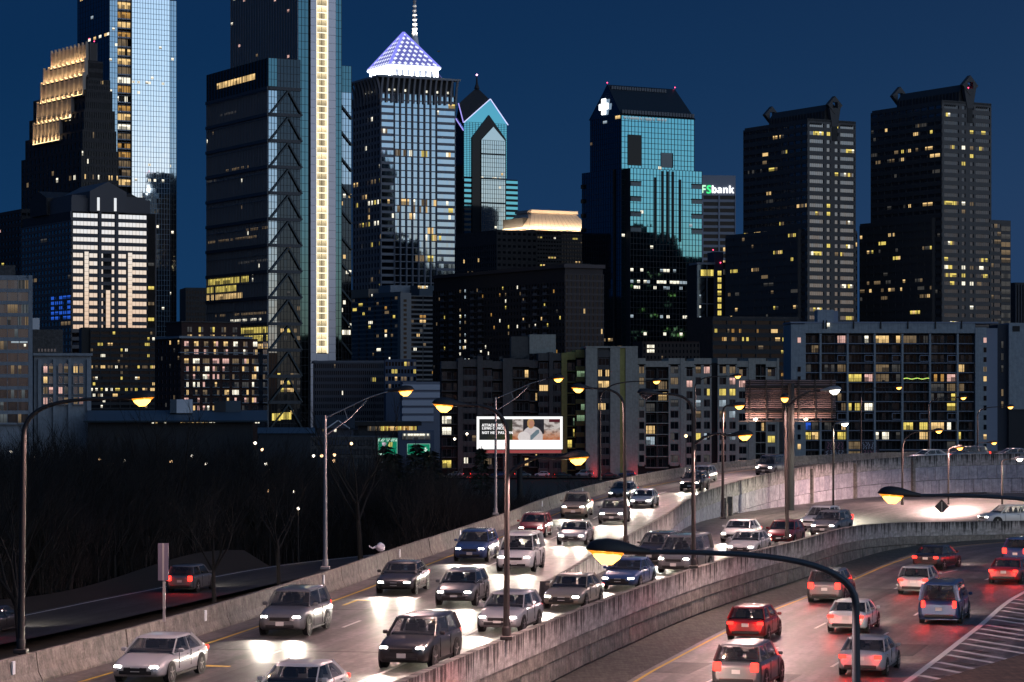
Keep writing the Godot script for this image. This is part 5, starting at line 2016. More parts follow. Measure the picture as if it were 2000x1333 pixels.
func banded_apartments() -> void:
	var b := building("banded_apartments", "pale apartment block with banded balconies and a blank stair shaft, below the pyramid tower", "apartment building", 783, 1350, 30)
	var wl := b.L(684)
	var wr := b.R(862)
	var h := b.H(577)
	var pale := mat("band_concrete", 0.20, 0.195, 0.195, 0.85)
	block(b, "body", 0.5, wr - 0.5, 0, h, -wl + 0.5, -0.9, pale)
	var o := {"wall": mat("bay_wall", 0.07, 0.067, 0.068, 0.8), "band": pale, "every": 4, "pw": 0.06, "fh": 0.62, "rec": 0.35, "lit": 0.10, "run": 2, "mix": ["warm", "yellow", "white", "dim", "amber", "faint"]}
	facade(b, "L", 2.5, wl, b.H(760), h, 24, 20, o)
	o.lit = 0.16
	facade(b, "R", b.R(802), wr, b.H(760), h, 10, 20, o)
	block(b, "stair_shaft", -0.6, b.R(802), 0, b.H(572), -2.6, 0.6, mat("shaft_concrete", 0.24, 0.235, 0.235, 0.85))
	for k in 18:
		block(b, "shaft_window", b.R(787), b.R(793), b.H(590 + k * 9.2), b.H(585 + k * 9.2), 0.5, 0.64, M.glass_dark)
	block(b, "roof_box", 2, 14, h, b.H(555), -30, -16, M.concrete_grey)
	block(b, "roof_box", b.R(826), wr, h, b.H(556), -14, -4, M.slate_blue)
	for k in 5:
		lit(b, "R", b.R(823 + k * 4), b.R(826 + k * 4), b.H(562), b.H(557), -3.9, pick(["white", "warm"]))
	block(b, "parapet_wall", 0, 1, h, h + 2, -wl, 0, pale)
	block(b, "roof_box", -1, 12, h, b.H(560), -wl + 2, -wl + 24, mat("roof_tan", 0.30, 0.24, 0.19, 0.85))
	for k in 5:
		lit(b, "L", wl * (0.55 + k * 0.07), wl * (0.555 + k * 0.07) + 0.7, h + 0.5, h + 1.6, 0.2, "white")


func grey_office() -> void:
	var b := building("grey_office", "wide grey office of narrow paired windows, partly behind the orange lamp", "office building", 614, 960, 6)
	var wr := b.R(787)
	var h := b.H(709)
	block(b, "body", 0.4, wr, 0, h, -34, -0.5, M.concrete_dark)
	facade(b, "R", 0, wr, b.H(840), h, 46, 10, {"wall": mat("office_grey", 0.085, 0.085, 0.10, 0.85), "glass": M.glass_dark, "fw": 0.55, "fh": 0.6, "rec": 0.4, "lit": 0.035, "run": 3, "mix": ["warm", "yellow", "dim", "white", "faint"], "rows": {0: 0.12, 1: 0.1, 2: 0.1}})
	block(b, "roof_edge", -0.3, wr, h, h + 0.8, -34, 0.3, mat("office_grey_pale", 0.13, 0.13, 0.15, 0.8))
	var c := building("blue_block", "small bluish block with a few yellow windows rising above the striped wall", "building", 752, 940, 6)
	var cw := c.R(813)
	block(c, "body", 0.3, cw, 0, c.H(702), -12, -0.4, mat("block_blue", 0.07, 0.09, 0.14, 0.8))
	facade(c, "R", 0, cw, c.H(762), c.H(704), 10, 4, {"wall": M.block_blue, "fw": 0.7, "fh": 0.55, "rec": 0.3, "lit": 0.3, "run": 2, "mix": ["yellow", "warm", "faint", "dim"]})
	var e := building("striped_wall_block", "windowless pale wall with grey stripes beside the orange lamp", "building", 785, 900, 6)
	var ew := e.R(862)
	block(e, "body", 0.3, ew - 0.3, 0, e.H(746), -14, -0.3, mat("stripe_grey", 0.20, 0.20, 0.24, 0.8))
	for k in 5:
		var y0 := e.H(762 + k * 15.4)
		block(e, "wall_panel", 0, ew if k < 3 else ew * 0.8, y0, y0 + 10.4 / 5000.0 * e.d, -0.3, 0.1, mat("stripe_white", 0.52, 0.51, 0.56, 0.8))


func cross_tower() -> void:
	var b := building("cross_tower", "teal mirror-glass tower with a steep dark roof and a glowing white cross", "skyscraper", 1214, 1380, 30)
	var wl := b.L(1153)
	var wr := b.R(1356)
	var e := b.H(225)
	block(b, "core", 0.6, wr - 0.6, 0, e, -wl + 0.6, -0.9, M.roof_dark)
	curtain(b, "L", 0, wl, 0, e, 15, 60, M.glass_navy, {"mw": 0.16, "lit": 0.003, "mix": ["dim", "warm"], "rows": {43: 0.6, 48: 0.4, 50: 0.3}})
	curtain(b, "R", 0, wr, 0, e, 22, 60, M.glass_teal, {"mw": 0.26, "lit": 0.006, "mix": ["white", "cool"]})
	# roof: ridge along the right face
	var ridge := b.H(159)
	var roof := Shape.new()
	roof.quad(Vector3(-0.6, e, 0.6), Vector3(wr + 0.6, e, 0.6), Vector3(wr - 2.0, ridge, -wl / 2), Vector3(1.0, ridge, -wl / 2))
	roof.quad(Vector3(wr + 0.6, e, -wl - 0.6), Vector3(-0.6, e, -wl - 0.6), Vector3(1.0, ridge, -wl / 2), Vector3(wr - 2.0, ridge, -wl / 2))
	roof.tri(Vector3(wr + 0.6, e, 0.6), Vector3(wr + 0.6, e, -wl - 0.6), Vector3(wr - 2.0, ridge, -wl / 2))
	obj("roof", roof, mat("roof_steel", 0.03, 0.035, 0.04, 0.35, 0.5), b.t)
	var gable := Shape.new()
	gable.tri(Vector3(-0.3, e, -wl), Vector3(-0.3, e, 0), Vector3(0.8, ridge, -wl / 2))
	obj("roof_gable", gable, M.glass_navy, b.t)
	for k in 26:
		var u := wr * (k + 0.5) / 26
		obj("roof_grille", Shape.new().span(Vector3(u - 0.7, e + 1.0, 0.45), Vector3(u + 0.7, e + 3.0, -0.6)), mat("grille_grey", 0.10, 0.11, 0.13, 0.5, 0.4), b.t)
		if k < 22:
			obj("ridge_grille", Shape.new().span(Vector3(2 + u * 0.9 - 0.6, ridge - 2.6, -wl / 2 + 1.4), Vector3(2 + u * 0.9 + 0.6, ridge - 0.9, -wl / 2 + 2.6)), M.grille_grey, b.t)
	beacon(b, Vector3(1, ridge + 1, -wl / 2))
	beacon(b, Vector3(wr - 2, ridge + 1, -wl / 2))
	# the cross, rounded bars of white light on the left gable
	var cross := glow("cross_white_light", 0.95, 0.98, 1.0, 2.6)
	var cy := b.H(203)
	var cu := wl * 0.52
	for arm in [[4.6, 8.8], [9.6, 3.5]]:
		var s := Shape.new()
		s.bevel(b.f("L", cu, cy, 0.9 + (0.01 if arm[0] > 5.0 else 0.0)), Vector3(0.6, arm[1], arm[0]), 0.29)
		obj("cross_light_bar", s, cross, b.t)
	# a dotted news ticker under the eave, too small to read
	var u0 := b.R(1218)
	for k in 44:
		if rng.randf() < 0.72:
			var u := u0 + k * (b.R(1302) - u0) / 44.0
			lit(b, "R", u, u + 0.36, b.H(231) - rng.randf() * 0.8, b.H(227), 0.3, "cool", 0)
	lit(b, "L", 1.0, b.L(1203), b.H(231), b.H(225), 0.3, "warm")
	lit(b, "L", b.L(1186), b.L(1179), b.H(236), b.H(231), 0.3, "cool")
	# stepped-out lower slabs
	var sh := b.H(329)
	var q0 := b.R(1222)
	var q1 := b.R(1362)
	block(b, "lower_slab", q0, q1, 0, sh, -wl * 0.8, 4.4, M.roof_dark)
	curtain(b, "R", q0, q1, 0, sh, 22, 46, M.glass_teal, {"out": 4.6, "mw": 0.26, "lit": 0.006, "mix": ["white", "cool"], "rows": {14: 0.06, 17: 0.15, 19: 0.7, 20: 0.35, 25: 0.2, 28: 0.1}})
	var sl := b.L(1140)
	block(b, "lower_slab", -0.8, 6, 0, sh, -sl, -7.0, M.roof_dark)
	curtain(b, "L", 7.0, sl, 0, sh, 13, 46, M.glass_navy, {"out": 1.0, "mw": 0.16, "lit": 0.004, "mix": ["dim", "warm"], "rows": {29: 0.5, 34: 0.4}})
	for k in 4:
		block(b, "dark_notch", -2.0, -1.02, b.H(360 + k * 29), b.H(352 + k * 29), -sl + 0.2, -sl + 2.6, M.black)
	# dark blocks on the glass for recesses and slots; black strips for notch shadows
	var dk = M.glass_dark
	block(b, "dark_recess", b.R(1226), b.R(1252), b.H(322), b.H(262), 0.05, 0.35, dk)
	block(b, "grey_recess", b.R(1291), b.R(1312), b.H(323), b.H(294), 0.05, 0.4, mat("recess_grey", 0.10, 0.13, 0.15, 0.3, 0.5))
	block(b, "dark_slot", b.R(1312), b.R(1314), b.H(323), b.H(294), 0.05, 0.5, M.black)
	for sl2 in [[1269, 345, 470], [1283, 332, 470], [1293, 332, 470], [1303, 332, 470], [1317, 347, 470]]:
		block(b, "dark_slot", b.R(sl2[0]), b.R(sl2[0] + 4), b.H(sl2[2]), b.H(sl2[1]), 4.5, 5.0, M.black)
	for k in 4:
		for seg in [[1222.5, 1243], [1342, 1362]]:
			block(b, "dark_notch", b.R(seg[0]), b.R(seg[1]), b.H(364 + k * 29.6), b.H(356 + k * 29.6), 4.5, 4.95, M.recess_grey)
			block(b, "notch_shadow", b.R(seg[0]), b.R(seg[1]), b.H(356 + k * 29.6), b.H(354 + k * 29.6), 4.5, 5.3, M.black)


func bank_tower() -> void:
	var b := building("bank_tower", "white-framed office tower with a glowing bank sign, right of the cross tower", "office building", 1340, 1650, 8)
	var wr := b.R(1437)
	var h := b.H(342)
	var white := mat("frame_white", 0.30, 0.31, 0.36, 0.8)
	block(b, "body", 0.5, wr - 0.5, 0, h, -30, -0.8, white)
	block(b, "sign_band", 0, wr, b.H(379), h, -0.8, 0, white)
	facade(b, "R", 0, wr, 0, b.H(379), 12, 36, {"wall": white, "glass": M.glass_dark, "every": 4, "pw": 0.09, "proud": 0.3, "fh": 0.6, "rec": 0.7, "lit": 0.06, "run": 2, "mix": ["dim", "warm", "yellow", "faint"]})
	var s := 5000.0 / b.d
	var green := glow("sign_green", 0.05, 0.75, 0.22, 1.4)
	letters(b.t, "sign_letter", "F", 15 / s, Vector3(b.R(1374), b.H(369.5), 0.3), 0, glow("sign_mint", 0.55, 1.0, 0.66, 1.3), 0.4)
	letters(b.t, "sign_letter", "S", 15.5 / s, Vector3(b.R(1385), b.H(370), 0.3), 0, green, 0.4)
	letters(b.t, "sign_word", "bank", 13.6 / s, Vector3(b.R(1411.5), b.H(370), 0.3), 0, glow("sign_white", 0.95, 0.97, 1.0, 2.0), 0.4)
	# a stepped tower out of the frame on the right, mirrored in the lower glass of the teal tower
	var m := building("mirrored_tower", "dark stepped tower right of the frame, seen only as a reflection in the teal glass", "office building", 2280, 1236, 0)
	for k in 3:
		var hh: float = [110.0, 126.0, 100.0][k]
		var z0: float = [-24.0, 1.0, -52.0][k]
		block(m, "tower_block", 0, 40, 0, hh, z0 - 26.0, z0, M.roof_dark)
		facade(m, "L", -z0 + 0.2, -z0 + 25.8, 0, hh, 9, 34, {"wall": M.stone_dark, "fw": 0.6, "fh": 0.5, "out": 0.5, "lit": 0.04, "run": 3, "mix": ["warm", "yellow", "dim"], "rows": {14: 0.4, 17: 0.5}})
		block(m, "roof_box", 6, 16, hh, hh + 6, z0 - 16, z0 - 6, M.roof_dark)
	# slim glass block in front
	var c := building("slim_glass_block", "slim dark glass block with a column of yellow windows and red roof lights", "building", 1362, 1300, 14)
	var cw := c.R(1426)
	block(c, "body", 0.3, cw, 0, c.H(512), -18, -0.5, M.roof_dark)
	curtain(c, "R", 0, c.R(1400), 0, c.H(515), 6, 26, M.glass_navy, {"mw": 0.3, "frame": M.mullion_pale, "hstep": 4, "vstep": 3, "lit": 0.03, "mix": ["white", "cool"], "rows": {2: 0.0}})
	block(c, "shaft", c.R(1394), c.R(1412), 0, c.H(492), -10, 0.8, mat("shaft_violet", 0.08, 0.075, 0.11, 0.8))
	block(c, "roof_slab", -0.5, c.R(1396), c.H(517), c.H(513), -12, 1.2, M.mullion_pale)
	lit(c, "R", c.R(1369), c.R(1393), c.H(539), c.H(527), 0.2, "yellow", 1)
	for k in 7:
		lit(c, "R", c.R(1401), c.R(1408), c.H(538 + k * 13), c.H(529 + k * 13), 0.85, "yellow")
	for k in 6:
		lit(c, "R", c.R(1366), c.R(1369), c.H(581 + k * 21), c.H(576 + k * 21), 0.2, pick(["white", "cool"]))
	beacon(c, Vector3(c.R(1398), c.H(487), -4))
	beacon(c, Vector3(c.R(1406), c.H(513), 1.2))
	lit(c, "R", c.R(1413), c.R(1420), c.H(536), c.H(526), 0.1, "faint")


func twin(label: String, corner: float, left: float, right: float, low_l: float, low_c: float, low_r: float, top: float, mid: float, d: float, rows_l: Dictionary, rows_r: Dictionary, dia: Array, dim_right: bool) -> Bld:
	var b := building("diamond_tower", label, "skyscraper", corner, d, 30)
	b.t.set_meta("group", "twin towers with diamond-shaped roof ends")
	var wl := b.L(left)
	var wr := b.R(right)
	var h := b.H(top)
	var m := b.H(mid)
	var stone := mat("twin_granite", 0.085, 0.078, 0.076, 0.6)
	block(b, "core", 0.5, wr - 0.5, 0, h, -wl + 0.5, -1.0, stone)
	var n := int((h - 2.0) / (15.7 / 5000.0 * d))
	var rh := 15.7 / 5000.0 * d
	var o := {"wall": stone, "every": 3, "pw": 0.08, "fh": 0.42, "rec": 0.4, "glass": M.glass_grey, "lit": 0.035, "run": 5, "mix": ["yellow", "warm", "dim", "faint", "dim", "faint"], "rows": rows_l}
	facade(b, "L", 0, wl, h - n * rh - 1.0, h - 1.0, 30, n, o)
	# right face: two broad bays of pale glass and a pair of square windows in each floor
	var seg := [0.05, 0.34, 0.40, 0.475, 0.565, 0.64, 0.68, 0.97]
	var panes := Shape.new()
	var walls := Shape.new()
	for r in n:
		var y := h - 1.0 - (r + 1) * rh + rh * 0.3
		var y2 := y + rh * 0.46
		for k in 4:
			var a: float = wr * seg[k * 2]
			var e: float = wr * seg[k * 2 + 1]
			var cnt := 7 if k in [0, 3] else 1
			for c in cnt:
				var u0 := lerpf(a, e, float(c) / cnt) + 0.06
				var u1 := lerpf(a, e, (c + 1.0) / cnt) - 0.06
				fquad(panes, b, "R", u0, u1, y, y2, -0.4, 0.004)
			var p: float = rows_r.get(r, 0.03)
			if rng.randf() < p:
				if cnt == 1:
					lit(b, "R", a + 0.05, e - 0.05, y, y2, -0.32, pick(["white", "yellow", "dim"]))
				else:
					var q := rng.randi_range(0, 3)
					for c in range(q, rng.randi_range(q + 2, 7)):
						lit(b, "R", lerpf(a, e, float(c) / cnt) + 0.06, lerpf(a, e, (c + 1.0) / cnt) - 0.06, y, y2, -0.32, pick(["yellow", "yellow", "white", "dim"]))
		fbox(walls, b, "R", 0, wr, y2, y + rh, -0.7, 0.0)
		var prev := 0.0
		for k in 5:
			var e: float = wr * seg[k * 2] if k < 4 else wr
			fbox(walls, b, "R", prev, e, y, y2, -0.7, 0.04)
			prev = wr * seg[k * 2 + 1] if k < 4 else wr
	fbox(walls, b, "R", 0, wr, h - 1.0, h, -0.7, 0)
	obj("window_glass", panes, mat("twin_glass_dim", 0.06, 0.065, 0.075, 0.15, 0.7) if dim_right else mat("twin_glass", 0.20, 0.205, 0.21, 0.12, 0.85), b.t, "stuff")
	obj("wall_face", walls, stone, b.t, "stuff")
	# top storey dots
	for c in 6:
		for s in [0.06, 0.70]:
			block(b, "top_window", wr * s + c * 1.25, wr * s + c * 1.25 + 0.8, h - 2.6, h - 1.6, -0.2, 0.06, M.black)
	# the lower, wider body
	var lr := b.R(low_r)
	block(b, "lower_body", -1.6, 10, 0, m, -b.L(low_l), -5.0, stone)
	block(b, "lower_body", 4, lr, 0, m, -wl * 0.9, -4.0, stone)
	var n2 := int((m - 2.0) / rh)
	facade(b, "L", 5.0, b.L(low_l), m - n2 * rh - 1.0, m - 1.0, 30, n2, {"wall": stone, "every": 3, "pw": 0.08, "fh": 0.42, "rec": 0.35, "out": 1.9, "lit": 0.08, "run": 4, "mix": ["yellow", "warm", "dim", "faint"], "rows": dia[2]})
	if lr > wr + 1:
		facade(b, "R", wr + 0.1, lr, m - n2 * rh - 1.0, m - 1.0, maxi(2, int((lr - wr) / 2.0)), n2, {"wall": stone, "glass": M.twin_glass_dim if dim_right else M.twin_glass, "every": 2, "pw": 0.1, "fh": 0.5, "rec": 0.3, "out": -3.6, "lit": 0.12, "run": 2, "mix": ["dim", "warm", "faint"]})
	# the vaulted roof between two diamonds
	var cx := wr * 0.56
	var z0 := 0.6
	var z1 := -wl + 2.0
	var rr: float = dia[0] / 5000.0 * d
	var ym: float = b.H(dia[1])
	var pent := [Vector2(-rr * 1.0, h), Vector2(rr * 1.0, h), Vector2(rr * 0.92, ym - rr * 0.6), Vector2(rr * 0.3, ym + rr * 0.16), Vector2(-rr * 0.3, ym + rr * 0.16), Vector2(-rr * 0.92, ym - rr * 0.6)]
	obj("vault", Shape.new().prism(pent, Vector3(cx, 0, z0 - 3.0), Vector3.RIGHT, Vector3.UP, Vector3(0, 0, z1 - z0 + 6.0)), mat("vault_granite", 0.045, 0.042, 0.042, 0.7), b.t)
	for k in 18:
		var z := lerpf(z0 - 5.0, z1 + 5.0, k / 17.0)
		obj("vault_rib", Shape.new().span(Vector3(cx - rr * 1.04, h - 0.5, z - 0.3), Vector3(cx - rr * 0.96, ym - rr * 0.6, z + 0.3)), mat("vault_rib_grey", 0.06, 0.058, 0.06, 0.7), b.t)
	for zz in [z0, z1]:
		var out2 := []
		var ring := Shape.new()
		var hole := rr * 0.34
		var pts := [Vector2(0, -rr), Vector2(rr, 0), Vector2(0, rr), Vector2(-rr, 0)]
		for k in 4:
			var p: Vector2 = pts[k]
			var q: Vector2 = pts[(k + 1) % 4]
			var sq := [Vector2(0, -hole), Vector2(hole, -hole), Vector2(hole, 0), Vector2(hole, hole), Vector2(0, hole), Vector2(-hole, hole), Vector2(-hole, 0), Vector2(-hole, -hole)]
			ring.prism([p, q, sq[(k * 2 + 2) % 8], sq[(k * 2 + 1) % 8], sq[(k * 2) % 8]], Vector3(cx, ym, zz), Vector3.RIGHT, Vector3.UP, Vector3(0, 0, -2.4))
		obj("diamond", ring, mat("diamond_granite", 0.075, 0.07, 0.07, 0.7), b.t)
	block(b, "roof_slot", cx - 1.6, cx + 1.6, h - 10, h + 0.2, -0.5, 0.2, M.black)
	obj("diamond_stem", Shape.new().prism([Vector2(-1.7, h - 3), Vector2(1.7, h - 3), Vector2(rr * 0.75, ym - rr * 0.3), Vector2(-rr * 0.75, ym - rr * 0.3)], Vector3(cx, 0, z0 - 0.2), Vector3.RIGHT, Vector3.UP, Vector3(0, 0, -2.0)), M.diamond_granite, b.t)
	return b


func twin_towers() -> void:
	var b := twin("left one of the twin dark towers with diamond roof ends", 1577, 1452, 1672, 1423, 1545, 1684, 232, 446, 1230,
		{1: 0.12, 3: 0.35, 4: 0.22, 5: 0.3, 7: 0.12, 8: 0.25, 9: 0.3, 10: 0.1, 12: 0.3, 13: 0.25, 14: 0.1}, {0: 0.2, 1: 0.4, 3: 0.3, 6: 0.3, 10: 0.3, 11: 0.4, 12: 0.3, 15: 0.35, 16: 0.5}, [18, 202, {2: 0.15, 4: 0.25, 7: 0.2, 9: 0.3, 11: 0.35, 12: 0.45, 13: 0.4}], false)
	b = twin("right one of the twin dark towers, the taller, with a red light in its diamond", 1840, 1701, 1937, 1685, 1810, 1966, 196, 424, 1230,
		{1: 0.2, 2: 0.12, 3: 0.25, 5: 0.7, 6: 0.4, 8: 0.12, 10: 0.25, 11: 0.1, 12: 0.45, 13: 0.1}, {1: 0.5, 3: 0.3, 5: 1.0, 6: 0.2, 12: 0.3, 14: 0.2, 17: 0.3, 19: 0.4, 20: 1.0, 21: 0.9, 22: 1.0, 25: 0.5}, [20, 163, {1: 0.3, 3: 0.4, 4: 0.2, 6: 0.35, 7: 0.8, 8: 0.8, 9: 0.3, 10: 0.1}], true)
	var wr := b.R(1937)
	beacon(b, Vector3(wr * 0.56, b.H(167), -1.0))
	beacon(b, Vector3(wr * 0.56, b.H(182), -b.L(1701)))
	# the strip at its right edge, lit on every floor
	var m := b.H(424)
	var x0 := b.R(1966)
	var x1 := b.R(1986)
	block(b, "edge_strip", x0, x1, 0, m, -20, -4.2, M.twin_granite)
	for k in 14:
		var y := m - 3.0 - k * 15.7 / 5000.0 * b.d
		lit(b, "R", x0 + 0.5, x1 - 0.5, y - 2.2, y, -4.1, pick(["faint", "dim", "faint"]))
	var c := building("ribbed_block", "narrow ribbed grey block cut by the right edge, beyond the twin towers", "building", 1984, 1500, 12)
	block(c, "body", 0, c.R(2050), 0, c.H(552), -20, -0.6, M.stone_dark)
	for k in 12:
		block(c, "rib", k * 1.7, k * 1.7 + 0.6, 0, c.H(556), -0.6, 0.2, mat("rib_grey", 0.08, 0.08, 0.09, 0.8))
	# the podium below the left twin
	var p := building("podium_block", "dark podium with long rows of orange windows below the left twin tower", "office building", 1392, 1000, 16)
	var pw := p.R(1562)
	block(p, "body", 0.4, pw, 0, p.H(618), -30, -0.5, M.stone_dark)
	facade(p, "R", 0, pw, p.H(800), p.H(622), 36, 11, {"wall": M.roof_dark, "every": 6, "pw": 0.06, "fh": 0.45, "rec": 0.4, "lit": 0.05, "run": 3, "mix": ["amber", "warm", "yellow", "dim"], "rows": {1: 0.6, 2: 0.9, 5: 0.12}})
	for r in [[692, "yellow"], [737, "amber"]]:
		for k in 5:
			lit(p, "R", p.R(1526 + k * 4), p.R(1529 + k * 4), p.H(r[0] - 2), p.H(r[0] - 8), 0.15, r[1])
	var q := building("brick_low_block", "low brown block with two bright pairs of windows before the cross tower", "building", 1255, 900, 10)
	block(q, "body", 0, q.R(1367), 0, q.H(667), -16, -0.4, M.brick_dark)
	facade(q, "R", 0, q.R(1367), q.H(740), q.H(669), 16, 6, {"wall": mat("brick_brown", 0.05, 0.036, 0.032, 0.9), "fw": 0.4, "fh": 0.5, "rec": 0.25, "lit": 0.04, "mix": ["warm", "dim"]})
	for k in 3:
		lit(q, "R", q.R(1264 + k * 5), q.R(1268 + k * 5), q.H(680), q.H(674), 0.1, "white")
		lit(q, "R", q.R(1264 + k * 5), q.R(1268 + k * 5), q.H(689), q.H(683), 0.1, "white")


# ---------------------------------------------------------------- apartments close enough to see their balconies
func pane(b: Bld, side: String, u0: float, u1: float, y0: float, y1: float, o: float) -> void:
	var s := Shape.new()
	fquad(s, b, side, u0, u1, y0, y1, o, 0.004)
	obj("window_pane", s, M.glass_dark if rng.randf() < 0.75 else M.glass_apartment, b.t)


func win(b: Bld, side: String, u0: float, u1: float, y0: float, y1: float, o: float, p: float, mix: Array) -> void:
	# a window of two or more lights in a frame
	var n := maxi(1, roundi((u1 - u0) / 1.1))
	var fr := Shape.new()
	for k in n + 1:
		var u := lerpf(u0, u1, float(k) / n)
		fbox(fr, b, side, u - 0.05, u + 0.05, y0, y1, o - 0.02, o + 0.10)
	fbox(fr, b, side, u0 - 0.05, u1 + 0.05, y0 - 0.08, y0 + 0.04, o - 0.02, o + 0.13)
	fbox(fr, b, side, u0 - 0.05, u1 + 0.05, y1 - 0.04, y1 + 0.06, o - 0.02, o + 0.12)
	obj("window_frame", fr, M.frame_grey, b.t)
	var on := rng.randf() < p
	var tone := pick(mix)
	for k in n:
		var a := lerpf(u0, u1, float(k) / n) + 0.05
		var e := lerpf(u0, u1, (k + 1.0) / n) - 0.05
		if on and rng.randf() < 0.8:
			lit(b, side, a, e, y0 + 0.04, y1 - 0.04, o - 0.05, tone)
		else:
			pane(b, side, a, e, y0 + 0.04, y1 - 0.04, o + 0.01)


func railing(b: Bld, side: String, u0: float, u1: float, y: float, o: float) -> void:
	var s := Shape.new()
	fbox(s, b, side, u0, u1, y + 1.0, y + 1.06, o - 0.05, o)
	fbox(s, b, side, u0, u1, y + 0.12, y + 0.16, o - 0.04, o - 0.01)
	var n := int((u1 - u0) / 0.22)
	for k in n + 1:
		var u := lerpf(u0 + 0.02, u1 - 0.02, float(k) / n)
		fbox(s, b, side, u - 0.014, u + 0.014, y, y + 1.0, o - 0.04, o - 0.015)
	obj("railing", s, M.black, b.t)


func river_apartments() -> void:
	mat("frame_grey", 0.10, 0.10, 0.11, 0.6)
	mat("glass_apartment", 0.04, 0.045, 0.055, 0.12, 0.3)
	var stucco := textured("stucco_grey", T.stucco, 7.0, 0.9, true, Color(1.0, 0.98, 0.93))
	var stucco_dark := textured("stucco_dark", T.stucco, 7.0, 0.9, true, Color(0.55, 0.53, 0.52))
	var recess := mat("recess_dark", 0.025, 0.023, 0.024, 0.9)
	# left wing: stepped bays with recessed balconies
	var b := building("stepped_apartments", "dark apartment wing with recessed balconies behind the lit billboard", "apartment building", 862, 735, 3)
	var fl := 21.6 / 5000.0 * b.d
	# [left, right, top, kind, out]
	var bays := [[862, 894, 706, "b", 0.0], [894, 904, 700, "w", 0.8], [904, 932, 702, "n", 0.4], [932, 943, 696, "w", 0.8], [943, 962, 704, "n", 0.3], [962, 982, 706, "b", 0.0], [982, 1001, 700, "w", 0.6], [1001, 1034, 702, "b", 0.2], [1034, 1051, 704, "b", 0.0], [1051, 1072, 690, "n", 1.0], [1072, 1080, 688, "w", 1.4], [1080, 1096, 690, "n", 1.2], [1096, 1107, 690, "w", 1.5], [1107, 1124, 688, "b", 1.0], [1124, 1144, 684, "n", 1.4]]
	for q in bays.size():
		var bay: Array = bays[q]
		var u0 := b.R(bay[0])
		var u1 := b.R(bay[1])
		var top := b.H(bay[2])
		var out: float = bay[4]
		var yellow: bool = bay[0] >= 1107
		var m: Material = stucco_dark if bay[0] < 1096 else textured("stucco_yellow_lit", T.stucco, 7.0, 0.9, true, Color(1.0, 0.94, 0.58))  # yellow lamplight on these bays put into the stucco colour
		if bay[3] == "w":
			block(b, "wall_pier", u0 + 0.01, u1 - 0.01, 0, top, -18, out, m)
			continue
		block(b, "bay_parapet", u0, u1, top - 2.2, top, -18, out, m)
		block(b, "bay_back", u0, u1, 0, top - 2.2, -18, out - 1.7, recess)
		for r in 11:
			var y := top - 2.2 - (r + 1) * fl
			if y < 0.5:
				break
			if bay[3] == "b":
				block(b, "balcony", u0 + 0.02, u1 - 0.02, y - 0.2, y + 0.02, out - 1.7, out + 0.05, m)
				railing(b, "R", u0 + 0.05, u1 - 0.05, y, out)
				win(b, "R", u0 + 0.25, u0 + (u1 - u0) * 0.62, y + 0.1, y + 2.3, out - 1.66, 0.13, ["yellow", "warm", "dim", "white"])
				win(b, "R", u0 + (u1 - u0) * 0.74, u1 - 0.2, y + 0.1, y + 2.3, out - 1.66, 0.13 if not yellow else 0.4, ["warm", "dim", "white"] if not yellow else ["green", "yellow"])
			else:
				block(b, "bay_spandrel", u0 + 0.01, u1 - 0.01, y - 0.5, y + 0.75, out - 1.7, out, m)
				win(b, "R", u0 + 0.3, u1 - 0.3, y + 0.8, y + 2.55, out - 0.3, 0.16 if not yellow else 0.5, ["warm", "yellow", "dim", "white"] if not yellow else ["green", "green", "yellow"])
	block(b, "roof_box", b.R(1002), b.R(1038), b.H(700), b.H(656), -17, -10, stucco_dark)
	block(b, "roof_box", b.R(1038), b.R(1090), b.H(690), b.H(652), -17, -9.5, stucco)
	for k in 7:
		var u := b.R(900 + k * 26)
		block(b, "roof_vent", u, u + 0.9, b.H(702), b.H(696 - k % 3), -9, -8, M.concrete_dark)
	lit(b, "R", b.R(940), b.R(943), b.H(688), b.H(684), -8, "white")
	# concrete tower
	var c := building("concrete_tower", "pale windowless concrete apartment tower with one column of windows, right of the billboard", "apartment building", 1144, 728, 3)
	var cw := c.R(1246)
	var ch := c.H(680)
	block(c, "core", 0.3, cw - 0.3, 0, ch - 0.1, -20, -0.6, stucco_dark)
	var segs := [[0.0, c.R(1167)], [c.R(1192), c.R(1211)], [c.R(1222), cw]]
	for sg in segs:
		for k in 12:
			var y1 := ch - k * 3.4
			if y1 < 1.0:
				break
			block(c, "concrete_panel", sg[0] + 0.012, sg[1] - 0.012, maxf(y1 - 3.385, 0.0), y1, -0.6, rng.randf_range(-0.01, 0.01), stucco)
	block(c, "yellow_lit_return", c.R(1211), c.R(1222), 0, ch, -0.6, -0.25, M.stucco_yellow_lit)  # yellow light on the return put into its colour
	for k in 11:
		var y := ch - 2.6 - (k + 1) * fl
		if y < 0.5:
			break
		block(c, "window_spandrel", c.R(1167), c.R(1192), y - 0.3, y + 0.75, -0.6, -0.12, stucco_dark)
		win(c, "R", c.R(1169), c.R(1190), y + 0.85, y + 2.75, -0.35, 0.55, ["faint", "faint", "cool", "warm", "dim"])
	block(c, "window_spandrel", c.R(1167), c.R(1192), ch - 2.7, ch - 0.8, -0.6, -0.12, stucco_dark)
	block(c, "roof_parapet", 0, cw, ch, ch + 0.5, -20, 0.1, stucco)
	# right wing
	var e := building("grey_apartments", "blue-grey apartment wing with tall glazed top floors, left of the slatted billboard", "apartment building", 1246, 732, 3)
	var eh := e.H(700)
